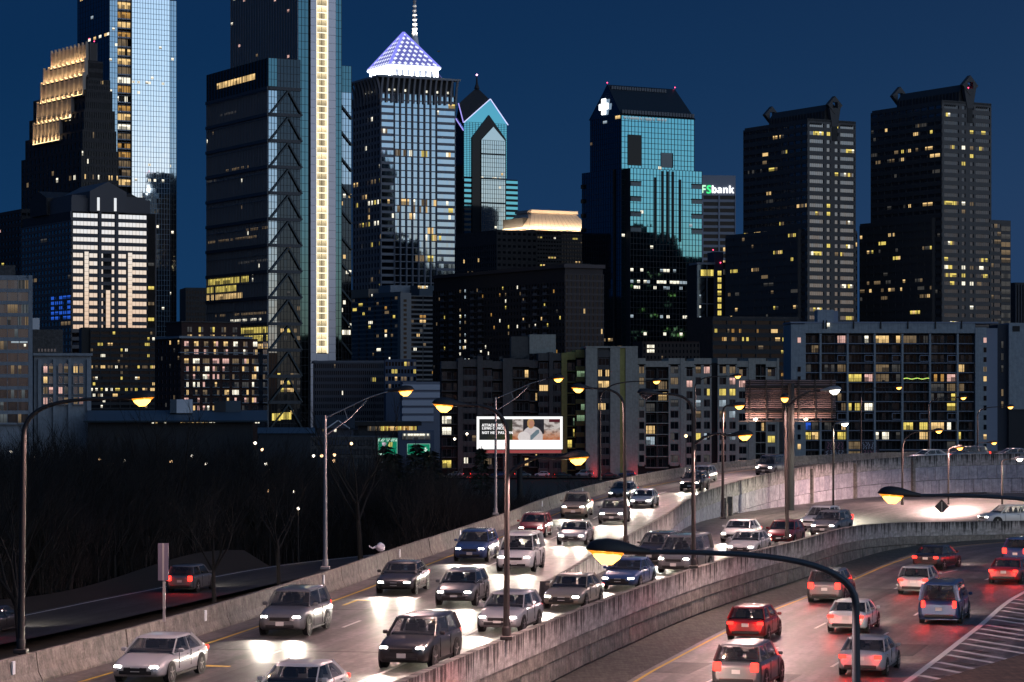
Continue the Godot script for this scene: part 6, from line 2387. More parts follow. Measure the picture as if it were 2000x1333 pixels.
	var rb := [[1246, 1261, "n"], [1261, 1306, "b"], [1306, 1329, "n"], [1329, 1338, "w"], [1338, 1356, "n"], [1356, 1372, "n"], [1372, 1390, "n"], [1390, 1402, "g"], [1402, 1422, "n"], [1422, 1440, "n"], [1440, 1462, "n"], [1462, 1476, "w"], [1476, 1496, "b"], [1496, 1518, "n"], [1518, 1522, "w"]]
	for q in rb.size():
		var bay: Array = rb[q]
		var u0 := e.R(bay[0])
		var u1 := e.R(bay[1])
		var top := eh - (0.8 if q % 3 == 1 else 0.0)
		if bay[2] == "w":
			block(e, "wall_pier", u0 + 0.01, u1 - 0.01, 0, top, -18, 0.25, stucco)
			continue
		if bay[2] == "g":
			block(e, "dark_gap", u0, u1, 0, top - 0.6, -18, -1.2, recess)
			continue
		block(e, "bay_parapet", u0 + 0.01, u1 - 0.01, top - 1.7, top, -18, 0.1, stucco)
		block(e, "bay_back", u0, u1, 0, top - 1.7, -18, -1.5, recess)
		for r in 12:
			var y := top - 1.9 - (r + 1) * fl
			if y < 0.3:
				break
			if bay[2] == "b":
				block(e, "balcony", u0 + 0.02, u1 - 0.02, y - 0.2, y + 0.02, -1.5, 0.12, stucco)
				railing(e, "R", u0 + 0.05, u1 - 0.05, y, 0.08)
				var h2 := (u1 - u0) / 2
				block(e, "balcony_divider", u0 + h2 - 0.1, u0 + h2 + 0.1, y, y + fl - 0.22, -1.5, 0.1, stucco_dark)
				win(e, "R", u0 + 0.3, u0 + h2 - 0.5, y + 0.1, y + 2.4, -1.46, 0.2, ["dim", "faint", "warm", "cool"])
				win(e, "R", u0 + h2 + 0.5, u1 - 0.3, y + 0.1, y + 2.4, -1.46, 0.16, ["dim", "faint", "warm"])
			else:
				var side := (u1 - u0) * 0.16
				block(e, "wall_pier", u0 + 0.005, u0 + side, y - 0.01, y + fl - 0.02, -1.5, 0.06, stucco)
				block(e, "wall_pier", u1 - side, u1 - 0.005, y - 0.01, y + fl - 0.02, -1.5, 0.06, stucco)
				block(e, "bay_spandrel", u0 + side, u1 - side, y - 0.4, y + 0.7, -1.5, 0.03, stucco)
				var p := 0.88 if r < 2 else (0.42 if r < 4 else 0.3)
				win(e, "R", u0 + side + 0.05, u1 - side - 0.05, y + 0.72, y + 2.66, -0.22, p, ["pink", "dim", "dim", "faint"] if r < 2 else ["warm", "dim", "faint", "yellow", "faint", "cool"])
		block(e, "wall_base", u0, u1, 0, maxf(0.2, top - 1.9 - 12.6 * fl), -1.5, 0.1, stucco)


func balcony_slab() -> void:
	var b := building("balcony_slab", "wide pale apartment slab with a grid of dark balconies, at the right", "apartment building", 1545, 770, 1.5)
	var pale := textured("slab_pale", T.stucco, 9.0, 0.85, true, Color(0.92, 0.96, 1.0))
	var u_of := func(px: float) -> float: return b.R(px)
	var top := b.H(632)
	var bot := 0.0
	var s0 := b.R(1572)
	var s1 := b.R(1905)
	var end := b.R(1950)
	block(b, "end_wall", 0, s0, 0, b.H(634), -17, 0.4, pale)
	block(b, "end_wall", s1, end - 3.6, 0, b.H(640), -17, 0.5, pale)
	block(b, "end_return", end - 3.6, end, 0, b.H(641), -17, -0.8, mat("slab_grey", 0.24, 0.27, 0.34, 0.85))
	block(b, "top_wall", s0, s1, b.H(651), top, -17, 0.3, pale)
	block(b, "top_coping", -0.2, end, top, top + 0.5, -17, 0.45, M.slab_grey)
	block(b, "roof_box", b.R(1604), b.R(1636), top + 0.5, b.H(604), -14, -7, pale)
	block(b, "roof_box", b.R(1636), b.R(1645), top + 0.5, b.H(606), -14, -7.6, M.slab_grey)
	for px in [1607, 1613, 1666, 1719, 1772, 1826, 1877]:
		block(b, "drain_spout", b.R(px), b.R(px + 2.4), top - 1.6, top + 0.9, 0.3, 0.6, M.black)
	lit(b, "R", b.R(1615), b.R(1620), top - 1.0, top + 0.1, 0.9, "white", 0)
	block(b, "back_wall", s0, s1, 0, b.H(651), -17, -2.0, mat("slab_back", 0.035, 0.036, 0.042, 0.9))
	var edges := [1572, 1603, 1656, 1709, 1763, 1817, 1871, 1905]
	var fl := 18.9 / 5000.0 * b.d
	var y_top := b.H(652)
	# which rooms have a light on: row, bay, which window, colour
	var on := {}
	for k in [[0, 1, 1, "pink"], [0, 2, 1, "white"], [0, 3, 0, "warm"], [0, 3, 1, "warm"], [0, 4, 0, "dim"], [0, 4, 1, "faint"], [1, 0, 1, "dim"], [3, 0, 0, "faint"], [3, 1, 0, "faint"], [3, 1, 1, "dim"], [3, 3, 0, "dim"], [3, 3, 1, "faint"], [3, 6, 0, "warm"], [4, 2, 0, "yellow"], [4, 2, 1, "pink"], [4, 3, 0, "dim"], [4, 3, 1, "faint"], [4, 5, 0, "amber"], [4, 5, 1, "pink"], [5, 5, 0, "faint"], [5, 5, 1, "dim"], [5, 6, 0, "dim"], [6, 1, 1, "dim"], [6, 5, 0, "faint"], [6, 5, 1, "yellow"], [7, 1, 1, "dim"], [7, 2, 0, "yellow"], [7, 2, 1, "white"], [7, 5, 1, "yellow"],
		[9, 0, 0, "blue"], [9, 0, 1, "faint"], [9, 1, 0, "faint"], [9, 1, 1, "warm"], [9, 4, 0, "yellow"], [9, 4, 1, "yellow"], [9, 5, 0, "warm"], [9, 5, 1, "white"], [10, 0, 0, "yellow"], [10, 0, 1, "warm"], [10, 1, 1, "yellow"], [10, 3, 0, "white"], [10, 3, 1, "faint"], [10, 4, 1, "warm"], [10, 6, 0, "yellow"], [11, 2, 0, "dim"], [11, 5, 1, "faint"], [12, 2, 0, "dim"], [12, 0, 1, "faint"]]:
		on["%d_%d_%d" % [k[0], k[1], k[2]]] = k[3]
	for q in 7:
		var u0 := b.R(edges[q])
		var u1 := b.R(edges[q + 1])
		block(b, "bay_fin", u0 - 0.3, u0 + 0.3, 0, y_top, -2.0, 0.25, pale)
		for r in 17:
			var y := y_top - (r + 1) * fl
			if y < 0.3:
				break
			block(b, "balcony", u0 + 0.31, u1 - 0.31, y - 0.22, y, -2.0, 0.1, M.slab_grey)
			railing(b, "R", u0 + 0.32, u1 - 0.32, y, 0.08)
			var split := [[u0 + 0.5, lerpf(u0, u1, 0.55)], [lerpf(u0, u1, 0.66), u1 - 0.35]]
			if q in [0, 6]:
				split = [[u0 + 0.4, lerpf(u0, u1, 0.45)], [lerpf(u0, u1, 0.5), u1 - 0.4]]
			for k in 2:
				var key := "%d_%d_%d" % [r, q, k]
				var bright: bool = on.has(key)
				win(b, "R", split[k][0], split[k][1], y + 0.1, y + 2.35, -1.95, 1.0 if bright else 0.0, [on[key]] if bright else ["dim"])
			if r in [2, 8] and q > 0 and q < 6:
				var s := Shape.new()
				for e in [[0.62, 0.64, 0.3, 2.3], [0.94, 0.96, 0.3, 2.3], [0.62, 0.96, 0.3, 0.5], [0.62, 0.96, 2.1, 2.3]]:
					fbox(s, b, "R", lerpf(u0, u1, e[0]), lerpf(u0, u1, e[1]), y + e[2], y + e[3], -0.1, 0.14)
				obj("balcony_frame", s, M.slab_grey, b.t)
			# a chair, a box or a planter left outside
			if rng.randf() < 0.35:
				var w := rng.randf_range(u0 + 1.0, u1 - 1.0)
				obj("balcony_planter", Shape.new().bevel(Vector3(w, y + 0.3, -0.7), Vector3(rng.randf_range(0.4, 1.0), 0.6, 0.4), 0.05), M.concrete_dark if rng.randf() < 0.6 else M.brick_dark, b.t)
	# a string of green and yellow lights on one balcony
	for k in 26:
		var u := lerpf(b.R(1766), b.R(1815), k / 25.0)
		var y := y_top - 5.0 * fl + 1.0 + 0.14 * sin(k * 0.6)
		obj("string_light", Shape.new().box(Vector3(u, y, 0.16), Vector3(0.22, 0.2, 0.12)), glow("string_green", 0.5, 1.0, 0.15, 1.6) if k % 3 != 0 else glow("string_yellow", 1.0, 0.8, 0.2, 1.6), b.t)
	# small windows of the blank ends
	for r in 12:
		var y := b.H(660 + r * 18.9)
		for e in [[1558, 1564], [1921, 1927]]:
			var u0 := b.R(e[0])
			var tone := ""
			if e[0] == 1921 and r in [0, 3, 4, 10]:
				tone = ["pink", "", "", "dim", "warm", "", "", "", "", "", "warm"][r]
			if e[0] == 1558 and r in [0, 11]:
				tone = "pink" if r == 0 else "warm"
			if tone:
				lit(b, "R", u0, u0 + 0.9, y - 1.5, y, 0.45, tone)
			elif r in [3, 4, 9, 10] or e[0] == 1921:
				block(b, "small_window", u0, u0 + 0.9, y - 1.5, y, 0.42, 0.56, M.glass_dark)
	# painted lettering on the walls of the lowest floors
	var scrawl := [mat("paint_pink", 0.36, 0.16, 0.20, 0.8), mat("paint_pale", 0.42, 0.42, 0.48, 0.8)]
	for part in [[1614, 1647, 864, 878, 0], [1684, 1712, 864, 878, 1], [1612, 1650, 880, 889, 1], [1686, 1716, 880, 889, 0]]:
		var w0 := b.R(part[0])
		var w1 := b.R(part[1])
		var y1 := b.H(part[2])
		var y0 := b.H(part[3])
		block(b, "painted_wall", w0 - 0.3, w1 + 0.3, y0 - 0.3, y1 + 0.3, -1.0, 0.12, mat("wall_murk", 0.07, 0.055, 0.065, 0.85))
		var n := 5
		for k in n:
			var a := lerpf(w0, w1, (k + 0.1) / n)
			var e := lerpf(w0, w1, (k + 0.9) / n)
			var pts := []
			for j in 6:
				pts.append(Vector3(lerpf(a, e, rng.randf()), lerpf(y0, y1, j / 5.0), 0.14))
			obj("painted_stroke", Shape.new().tube(pts, 0.16, 0.13, 5), scrawl[part[4]], b.t)
	# the next slab, cut by the right edge, and the shaft between
	var c := building("blank_slab", "blank end of another pale slab at the right edge, with a lit stair shaft", "apartment building", 1951, 790, 1.5)
	block(c, "stair_shaft", 0, c.R(1971), 0, c.H(634), -14, -1.2, mat("shaft_dark", 0.045, 0.05, 0.065, 0.85))
	for k in 6:
		if k != 3:
			lit(c, "R", c.R(1958), c.R(1961.5), c.H(680 + k * 23.5), c.H(667 + k * 23.5), -1.0, "dim" if k > 2 else "faint")
	block(c, "end_wall", c.R(1971), c.R(2070), c.H(800), c.H(631), -14, 0.3, pale)
	block(c, "lower_wall", c.R(1971), c.R(2070), 0, c.H(800), -14, 0.0, M.roof_dark)
	block(c, "roof_box", c.R(1978), c.R(1992), c.H(648), c.H(637), 0.29, 0.4, M.black)


func low_buildings() -> void:
	# gabled house, flat-roofed restaurant, white shop front, parking deck
	var b := building("gabled_house", "small dark house with a pale trimmed gable beside the pale grey lamp pole", "house", 618, 640, 4)
	var w := b.R(690)
	block(b, "body", 0, w, 0, b.H(838), -12, 0, mat("house_blue", 0.05, 0.06, 0.085, 0.85))
	obj("roof", Shape.new().prism([Vector2(0.8, b.H(837)), Vector2(-13, b.H(837)), Vector2(-6, b.H(812))], Vector3(-0.4, 0, 0), Vector3(0, 0, 1), Vector3.UP, Vector3(w + 0.8, 0, 0)), M.roof_dark, b.t)
	var g0 := b.R(637)
	var g1 := b.R(683)
	obj("gable", Shape.new().prism([Vector2(g0, b.H(837)), Vector2(g1, b.H(837)), Vector2((g0 + g1) / 2, b.H(822))], Vector3(0, 0, 1.6), Vector3.RIGHT, Vector3.UP, Vector3(0, 0, -6)), M.house_blue, b.t)
	for k in 2:
		var e := g0 if k == 0 else g1
		obj("gable_trim", Shape.new().bar(Vector3(e, b.H(837.5), 1.75), Vector3((g0 + g1) / 2, b.H(821.5), 1.75), 0.28, 0.28), M.metal_white, b.t)
	lit(b, "R", b.R(652), b.R(657), b.H(844), b.H(838), 1.7, "white")
	lit(b, "R", b.R(583) + 6, b.R(583) + 6.6, b.H(843), b.H(839), 0.2, "dim")
	var c := building("restaurant", "flat dark pavilion with a long strip of small golden windows", "building", 700, 700, 4)
	var cw := c.R(816)
	block(c, "body", 0, cw, 0, c.H(843), -14, -0.8, M.roof_dark)
	block(c, "roof_slab", -1, cw + 1, c.H(832), c.H(824), -15, 0.6, M.black)
	block(c, "body", 0, cw, c.H(843), c.H(832), -14, -1.4, M.roof_dark)
	for k in 26:
		var u := c.R(718 + k * 3.7)
		lit(c, "R", u, u + 0.4, c.H(842), c.H(833.5), -1.2, pick(["amber", "yellow", "warm"]) if k > 6 else pick(["faint", "dim"]))
	var d := building("shop_front", "bluish low block with a white-lit front of five round lamps", "shop", 778, 690, 4)
	var dw := d.R(848)
	block(d, "body", 0, dw, 0, d.H(842), -10, -0.4, M.block_blue)
	block(d, "shop_recess", d.R(786), d.R(840), d.H(859), d.H(847), -0.5, -0.2, mat("shop_wall", 0.45, 0.45, 0.40, 0.8))
	for k in 5:
		var u := d.R(790 + k * 11.4)
		lit(d, "R", u - 0.7 if k in [1, 2, 3] else u - 0.2, u + 0.7 if k in [1, 2, 3] else u + 0.2, d.H(852), d.H(848), 0.1, "white", 0)
		lit(d, "R", u - 0.6, u + 0.6, d.H(858.5), d.H(852.5), -0.1, "faint")
	var e2 := building("parking_deck", "low open deck with rows of pale posts behind the pale grey lamp pole", "parking deck", 606, 620, 4)
	var ew := e2.R(760)
	for k in 3:
		block(e2, "deck", 0, ew, e2.H(856 + k * 18) - 0.5, e2.H(856 + k * 18) + 0.3, -12, 0, M.concrete_dark)
	for k in 26:
		block(e2, "post", ew * k / 26.0, ew * k / 26.0 + 0.35, 0, e2.H(856), -0.6, -0.2, M.concrete_dark)
	var f := building("corner_shed", "low pale shed beside the end of the market roof", "shed", 505, 690, 4)
	block(f, "body", 0, f.R(612), 0, f.H(846), -10, 0, mat("shed_grey", 0.03, 0.034, 0.042, 0.85))
	obj("roof", Shape.new().prism([Vector2(0.6, f.H(847)), Vector2(-10.6, f.H(847)), Vector2(-5, f.H(836))], Vector3(-0.4, 0, 0), Vector3(0, 0, 1), Vector3.UP, Vector3(f.R(612) + 0.8, 0, 0)), M.slate_blue, f.t)
	# dark low street front at the right edge
	var g := building("dark_depot", "dark low depot at the right edge behind the far bend", "building", 1960, 820, 2)
	block(g, "body", 0, 90, 0, g.H(806), -14, 0, M.roof_dark)
	facade(g, "R", 0, 60, g.H(900), g.H(830), 20, 3, {"wall": M.roof_dark, "fw": 0.6, "fh": 0.5, "rec": 0.2, "lit": 0.12, "mix": ["dim", "warm", "white"], "out": 0.3})


# ---------------------------------------------------------------- signs
func ad_picture() -> ImageTexture:
	# the printed picture: dark leaves on the left, a blurred figure in white in the middle, a warm evening on the right
	var w := 256
	var h := 96
	var n1 := noise_bytes(256, 256, 31, 0.03)
	var n2 := noise_bytes(256, 256, 32, 0.09)
	var out := PackedByteArray()
	out.resize(w * h * 3)
	for y in h:
		for x in w:
			var a := n1[y * 256 + x] / 255.0
			var b := n2[y * 256 + x] / 255.0
			var u := x / 256.0
			var v := y / 96.0
			var c := Color(0.16, 0.16, 0.15).lerp(Color(0.10, 0.11, 0.09), a)
			if u < 0.41:
				var leaf := clampf((u - 0.18) * 2.2 * a + (v - 0.6) * 0.9 * b, 0.0, 1.0)
				c = c.lerp(Color(0.42, 0.45, 0.04), leaf)
			else:
				c = Color(0.86, 0.82, 0.80).lerp(Color(0.45, 0.40, 0.38), clampf((a - 0.45) * 3.0, 0, 1))
				c = c.lerp(Color(0.80, 0.42, 0.22), clampf((v - 0.45) * 1.6 * (0.5 + b), 0, 1))
				if u > 0.54 and u < 0.80 and v < 0.7:
					c = c.lerp(Color(0.09, 0.08, 0.10), 0.9)
				if u > 0.86 and v < 0.14:
					c = Color(0.35, 0.08, 0.12)
				# sweater, head and hair, a slanting grey neck of an instrument
				var sx := (u - 0.655) / 0.13
				var sy := (v - 0.86) / 0.52
				if sx * sx + sy * sy < 1.0:
					c = Color(0.93, 0.90, 0.90).lerp(Color(0.7, 0.62, 0.62), b * 0.5)
				var ax := (u - 0.55) / 0.075
				var ay := (v - 0.85) / 0.26
				if ax * ax + ay * ay < 1.0:
					c = Color(0.95, 0.91, 0.90)
				var hx := (u - 0.635) / 0.045
				var hy := (v - 0.2) / 0.24
				if hx * hx + hy * hy < 1.0:
					c = Color(0.80, 0.62, 0.40)
				var fx := (u - 0.645) / 0.032
				var fy := (v - 0.22) / 0.17
				if fx * fx + fy * fy < 1.0:
					c = Color(0.78, 0.55, 0.45)
				var line := absf((v - 0.92) + (u - 0.63) * 3.6 * 1.0)
				if u > 0.63 and u < 0.74 and line < 0.13 and v > 0.5:
					c = Color(0.45, 0.52, 0.56)
			var i := (y * w + x) * 3
			out[i] = int(255 * clampf(c.r + (b - 0.5) * 0.06, 0, 1))
			out[i + 1] = int(255 * clampf(c.g + (b - 0.5) * 0.06, 0, 1))
			out[i + 2] = int(255 * clampf(c.b + (b - 0.5) * 0.06, 0, 1))
	return rgb_texture(w, h, out)


func put_up_signs() -> void:
	# the floodlit billboard, its floodlighting put in as glow of the board itself
	var d := 440.0
	var p0 := at(931, 878, d)
	var p1 := at(1099, 814, d)
	var w := p1.x - p0.x
	var h := p1.y - p0.y
	var t := thing("billboard", "large lit billboard with white capitals, a figure in white and a red skirt", "billboard", Vector3((p0.x + p1.x) / 2, CITY, p0.z))
	var yb := p0.y - CITY
	var px := w / 168.0
	obj("billboard_frame", Shape.new().box(Vector3(0, yb + h / 2, -0.4), Vector3(w + 0.3, h + 0.3, 0.7)), M.black, t)
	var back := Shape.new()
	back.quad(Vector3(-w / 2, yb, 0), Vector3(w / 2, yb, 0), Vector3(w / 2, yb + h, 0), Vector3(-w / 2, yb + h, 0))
	obj("billboard_glow_face", back, glow("face_white_glow", 1.0, 1.0, 0.98, 1.15), t)  # glowing face stands in for floodlit white board
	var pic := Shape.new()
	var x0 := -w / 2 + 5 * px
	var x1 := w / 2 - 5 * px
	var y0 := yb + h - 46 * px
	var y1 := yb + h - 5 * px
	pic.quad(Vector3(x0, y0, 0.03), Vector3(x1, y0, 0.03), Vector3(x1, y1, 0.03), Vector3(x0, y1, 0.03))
	obj("billboard_glow_picture", pic, glow("face_picture_glow", 1, 1, 1, 0.75, ad_picture()), t)
	var white := glow("face_letters_glow", 1, 1, 1, 1.2)
	for l in [["ATTACKS HER", 20.3, 37.0], ["LUNG CANCER", 20.8, 31.0], ["NOT HER PASSION", 26.0, 22.3]]:
		var o := letters(t, "billboard_sign_letters", l[0], 5.0 * px, Vector3.ZERO, 0.0, white, 0.03)
		var tm := o.mesh as TextMesh
		tm.horizontal_alignment = HORIZONTAL_ALIGNMENT_LEFT
		o.position = Vector3(x0 + 5.0 * px, y0 + (l[2] - 8.0) * px, 0.07)
	obj("billboard_skirt", Shape.new().box(Vector3(0, yb - 3.5 * px, -0.3), Vector3(w - 5 * px, 8 * px, 0.4)), glow("skirt_red_glow", 0.75, 0.13, 0.13, 0.42), t)  # floodlit red of the skirt put in as its own glow
	obj("catwalk", Shape.new().box(Vector3(0, yb - 8.4 * px, 0.7), Vector3(w, 0.15, 1.2)), M.black, t)
	for k in 5:
		var x := lerpf(-w / 2 + 1.0, w / 2 - 1.0, k / 4.0)
		obj("catwalk_bracket", Shape.new().bar(Vector3(x, yb - 8 * px, -0.3), Vector3(x, yb - 8 * px, 1.3), 0.1, 0.1), M.black, t)
	obj("post", Shape.new().tube([Vector3(0, 0, -0.9), Vector3(0, yb + h * 0.5, -0.9)], 0.5, 0.45, 12), M.black, t)
	var al := AreaLight3D.new()
	al.name = "face_glow_light"  # added light for what the floodlit board throws back
	al.area_size = Vector2(w, h)
	al.light_color = Color(1, 0.98, 0.95)
	al.light_energy = 120.0
	al.shadow_enabled = true
	t.add_child(al, true)
	al.position = Vector3(0, yb + h / 2, 0.15)
	al.rotation.y = PI
	# two green road signs among the conifers; headlight shine put in as glow
	for s in [[738, 776, 856, 889, "large green road sign with a shield, half hidden by dark conifers", 0], [795, 840, 867, 889, "wide green road sign right of the larger one, broken up by conifer tops", 1]]:
		var q0 := at(s[0], s[3], 330)
		var q1 := at(s[1], s[2], 330)
		var o := thing("road_sign", s[4], "road sign", Vector3((q0.x + q1.x) / 2, CITY, q0.z), 0.0, "green road signs")
		var sw := q1.x - q0.x
		var sh := q1.y - q0.y
		var sy := (q0.y + q1.y) / 2 - CITY
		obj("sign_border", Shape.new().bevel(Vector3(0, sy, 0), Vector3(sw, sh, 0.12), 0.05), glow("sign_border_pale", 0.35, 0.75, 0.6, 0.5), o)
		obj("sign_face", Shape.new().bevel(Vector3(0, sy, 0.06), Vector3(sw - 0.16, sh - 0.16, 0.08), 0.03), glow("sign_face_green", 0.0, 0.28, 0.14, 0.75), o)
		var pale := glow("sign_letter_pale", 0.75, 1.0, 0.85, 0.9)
		if s[5] == 0:
			letters(o, "sign_letters", "EAST SOUTH", 0.30, Vector3(0, sy + sh * 0.36, 0.14), 0.0, pale, 0.03)
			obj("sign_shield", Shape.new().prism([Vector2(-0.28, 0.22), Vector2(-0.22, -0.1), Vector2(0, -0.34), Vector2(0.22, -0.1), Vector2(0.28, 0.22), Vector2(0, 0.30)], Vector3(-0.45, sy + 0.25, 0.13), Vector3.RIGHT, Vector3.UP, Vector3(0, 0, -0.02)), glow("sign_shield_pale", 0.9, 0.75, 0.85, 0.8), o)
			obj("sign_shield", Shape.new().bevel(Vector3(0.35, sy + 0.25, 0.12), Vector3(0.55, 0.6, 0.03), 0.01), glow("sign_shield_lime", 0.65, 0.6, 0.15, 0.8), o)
			obj("sign_arrow", Shape.new().prism([Vector2(-0.3, 0.0), Vector2(0, -0.35), Vector2(0.3, 0.0), Vector2(0.1, 0.0), Vector2(0.1, 0.3), Vector2(-0.1, 0.3), Vector2(-0.1, 0.0)], Vector3(-sw * 0.36, sy - sh * 0.36, 0.13), Vector3.RIGHT, Vector3.UP, Vector3(0, 0, -0.02)), pale, o)
		else:
			obj("sign_arrow", Shape.new().prism([Vector2(-0.3, 0.0), Vector2(0, -0.35), Vector2(0.3, 0.0), Vector2(0.1, 0.0), Vector2(0.1, 0.3), Vector2(-0.1, 0.3), Vector2(-0.1, 0.0)], Vector3(sw * 0.3, sy, 0.13), Vector3.RIGHT, Vector3.UP, Vector3(0, 0, -0.02)), pale, o)
		for e in [-1, 1]:
			obj("post", Shape.new().tube([Vector3(e * sw * 0.3, 0, -0.15), Vector3(e * sw * 0.3, sy, -0.15)], 0.12, 0.1, 8), M.galvanised, o)
	# back of a billboard: boarded ribs on a single post
	d = 231.0
	var a0 := at(1456, 818, d)
	var a1 := at(1633, 742, d)
	var bw := a1.x - a0.x
	var bh := a1.y - a0.y
	var foot := -1.0
	var c := thing("slatted_billboard", "back of a billboard, rusty horizontal boards on steel ribs and one thick post", "billboard", Vector3((a0.x + a1.x) / 2, foot, a0.z))
	var cy := a0.y - foot
	var rust := [mat("slat_rust", 0.20, 0.13, 0.12, 0.8), mat("slat_brown", 0.15, 0.105, 0.10, 0.8), mat("slat_mauve", 0.22, 0.16, 0.165, 0.8)]
	var n := 19
	for k in n:
		var y := cy + bh * (k + 0.5) / n
		if k in [3, 15]:
			obj("beam", Shape.new().box(Vector3(0, y, 0.05), Vector3(bw, bh / n * 0.9, 0.25)), M.black, c)
			continue
		obj("slat", Shape.new().bevel(Vector3(rng.randf_range(-0.03, 0.03), y, rng.randf_range(-0.02, 0.02)), Vector3(bw, bh / n * 0.62, 0.07), 0.015), rust[rng.randi_range(0, 2)], c)
	for k in 6:
		var x := lerpf(-bw / 2 + 0.4, bw / 2 - 0.4, k / 5.0)
		obj("rib", Shape.new().box(Vector3(x, cy + bh / 2, 0.12), Vector3(0.10, bh, 0.12)), M.pole_brown, c)
	obj("face_sheet", Shape.new().box(Vector3(0, cy + bh / 2, -0.2), Vector3(bw, bh, 0.06)), M.black, c)
	obj("post", Shape.new().tube([Vector3(0, 0, 0.45), Vector3(0, cy + bh * 0.9, 0.45)], 0.30, 0.28, 14), M.roof_dark, c)
	obj("catwalk", Shape.new().box(Vector3(0, cy - 0.25, -1.0), Vector3(bw + 1.0, 0.08, 0.9)), M.pole_brown, c)
	for e in [-1.0, 1.0]:
		obj("catwalk_rail", Shape.new().bar(Vector3(-bw / 2, cy - 0.15, -0.3), Vector3(bw * 0.1, cy - 0.15, -0.3), 0.05, 0.05), M.pole_brown, c) if e < 0 else null
	for lx in [[-0.30, "sign_lamp_white"], [0.115, "sign_lamp_green"]]:
		var x: float = bw * lx[0] / 0.75
		obj("sign_lamp_bulb", Shape.new().lathe([Vector2(0.02, -0.12), Vector2(0.16, -0.06), Vector2(0.2, 0.02), Vector2(0.05, 0.1)], 10, Vector3(x, cy - 0.05, 1.1)), M.lamp_white if lx[1] == "sign_lamp_white" else glow("lamp_green", 0.8, 1.0, 0.6, 6.0), c)
		obj("lamp_bracket", Shape.new().bar(Vector3(x, cy - 0.02, -0.2), Vector3(x, cy + 0.06, 1.1), 0.05, 0.05), M.pole_brown, c)
		lamp_light(Vector3(x, cy - 0.35, 1.1), c, Color(1, 0.80, 0.70), 13.0, 0.1)
	# diamond warning sign seen from behind
	var e0 := at(1840, 990, 226)
	var dm := thing("warning_sign", "dark back of a diamond warning sign before the pale ramp wall", "road sign", Vector3(e0.x, 0.2, e0.z))
	var r := 14.0 / 5000.0 * 226
	var dy := e0.y - 0.2
	obj("sign_plate", Shape.new().prism([Vector2(0, -r), Vector2(r, 0), Vector2(0, r), Vector2(-r, 0)], Vector3(0, dy, 0), Vector3.RIGHT, Vector3.UP, Vector3(0, 0, -0.04)), mat("plate_back", 0.05, 0.045, 0.045, 0.6, 0.3), dm)
	obj("post", Shape.new().box(Vector3(0, dy * 0.5, 0.05), Vector3(0.08, dy + r * 1.3, 0.05)), M.galvanised, dm)
	# blank panel on a post outside the barrier, lower left
	var f0 := at(320, 1210, 89.0)
	var bp := thing("panel_sign", "tall blank grey panel sign on a thin post by the barrier, lower left", "road sign", f0)
	var sc := 89.0 / 5000.0
	obj("post", Shape.new().box(Vector3(0, 60 * sc, 0), Vector3(0.09, 130 * sc, 0.06)), M.galvanised, bp)
	obj("sign_plate", Shape.new().bevel(Vector3(-0.02, 112 * sc, 0.06), Vector3(21 * sc, 73 * sc, 0.04), 0.008), mat("plate_violet", 0.11, 0.10, 0.14, 0.55, 0.2), bp)
	obj("sign_stiffener", Shape.new().box(Vector3(-0.02, 112 * sc, 0.09), Vector3(0.06, 73 * sc, 0.03)), M.galvanised, bp)
	# a torn white bag caught on the barrier
	var g0 := at(743, 1066, 133)
	var bag := thing("plastic_bag", "crumpled white bag caught just behind the outer barrier", "bag", g0 - Vector3(0, 0.3, 0))
	var loops := []
	for j in 7:
		var ring := []
		var v := j / 6.0
		for k in 10:
			var a := TAU * k / 10.0
			var rr := (0.22 * sin(PI * clampf(v * 0.85 + 0.13, 0, 1)) + 0.02) * (1.0 + 0.25 * sin(k * 2.3 + j * 1.7))
			ring.append(Vector3(cos(a) * rr, v * 0.46, -sin(a) * rr * 0.7))
		loops.append(ring)
	obj("bag_body", Shape.new().rings(loops), mat("bag_white", 0.7, 0.68, 0.72, 0.5), bag)
	obj("bag_handle", Shape.new().tube([Vector3(-0.2, 0.25, 0), Vector3(-0.4, 0.15, 0.05), Vector3(-0.55, 0.22, 0), Vector3(-0.6, 0.3, 0)], 0.07, 0.02, 6), M.bag_white, bag)


# ---------------------------------------------------------------- trees
func branch(s: Shape, p: Vector3, dir: Vector3, len: float, r: float, level: int, r2: RandomNumberGenerator, sides: int) -> void:
	var q := p + dir * len * 0.5 + Vector3(r2.randfn(0, 0.05), r2.randfn(0, 0.03), r2.randfn(0, 0.05)) * len
	var e := q + (dir + Vector3(r2.randfn(0, 0.12), 0.06, r2.randfn(0, 0.12))).normalized() * len * 0.5
	s.tube([p, q, e], r, r * 0.55, sides)
	if level <= 0:
		return
	var n := r2.randi_range(3, 4) if level > 1 else r2.randi_range(3, 5)
	for k in n:
		var f := r2.randf_range(0.35, 1.0) if k > 0 else 1.0
		var at0 := p.lerp(q, f * 2.0) if f < 0.5 else q.lerp(e, (f - 0.5) * 2.0)
		var az := r2.randf() * TAU
		var spread := r2.randf_range(0.35, 0.8) if k > 0 else 0.2
		var d2 := (dir + Vector3(cos(az), 0.25, sin(az)) * spread).normalized()
		branch(s, at0, d2, len * r2.randf_range(0.5, 0.72), r * 0.55 * (1.2 - f * 0.4), level - 1, r2, 3 if level < 3 else 4)


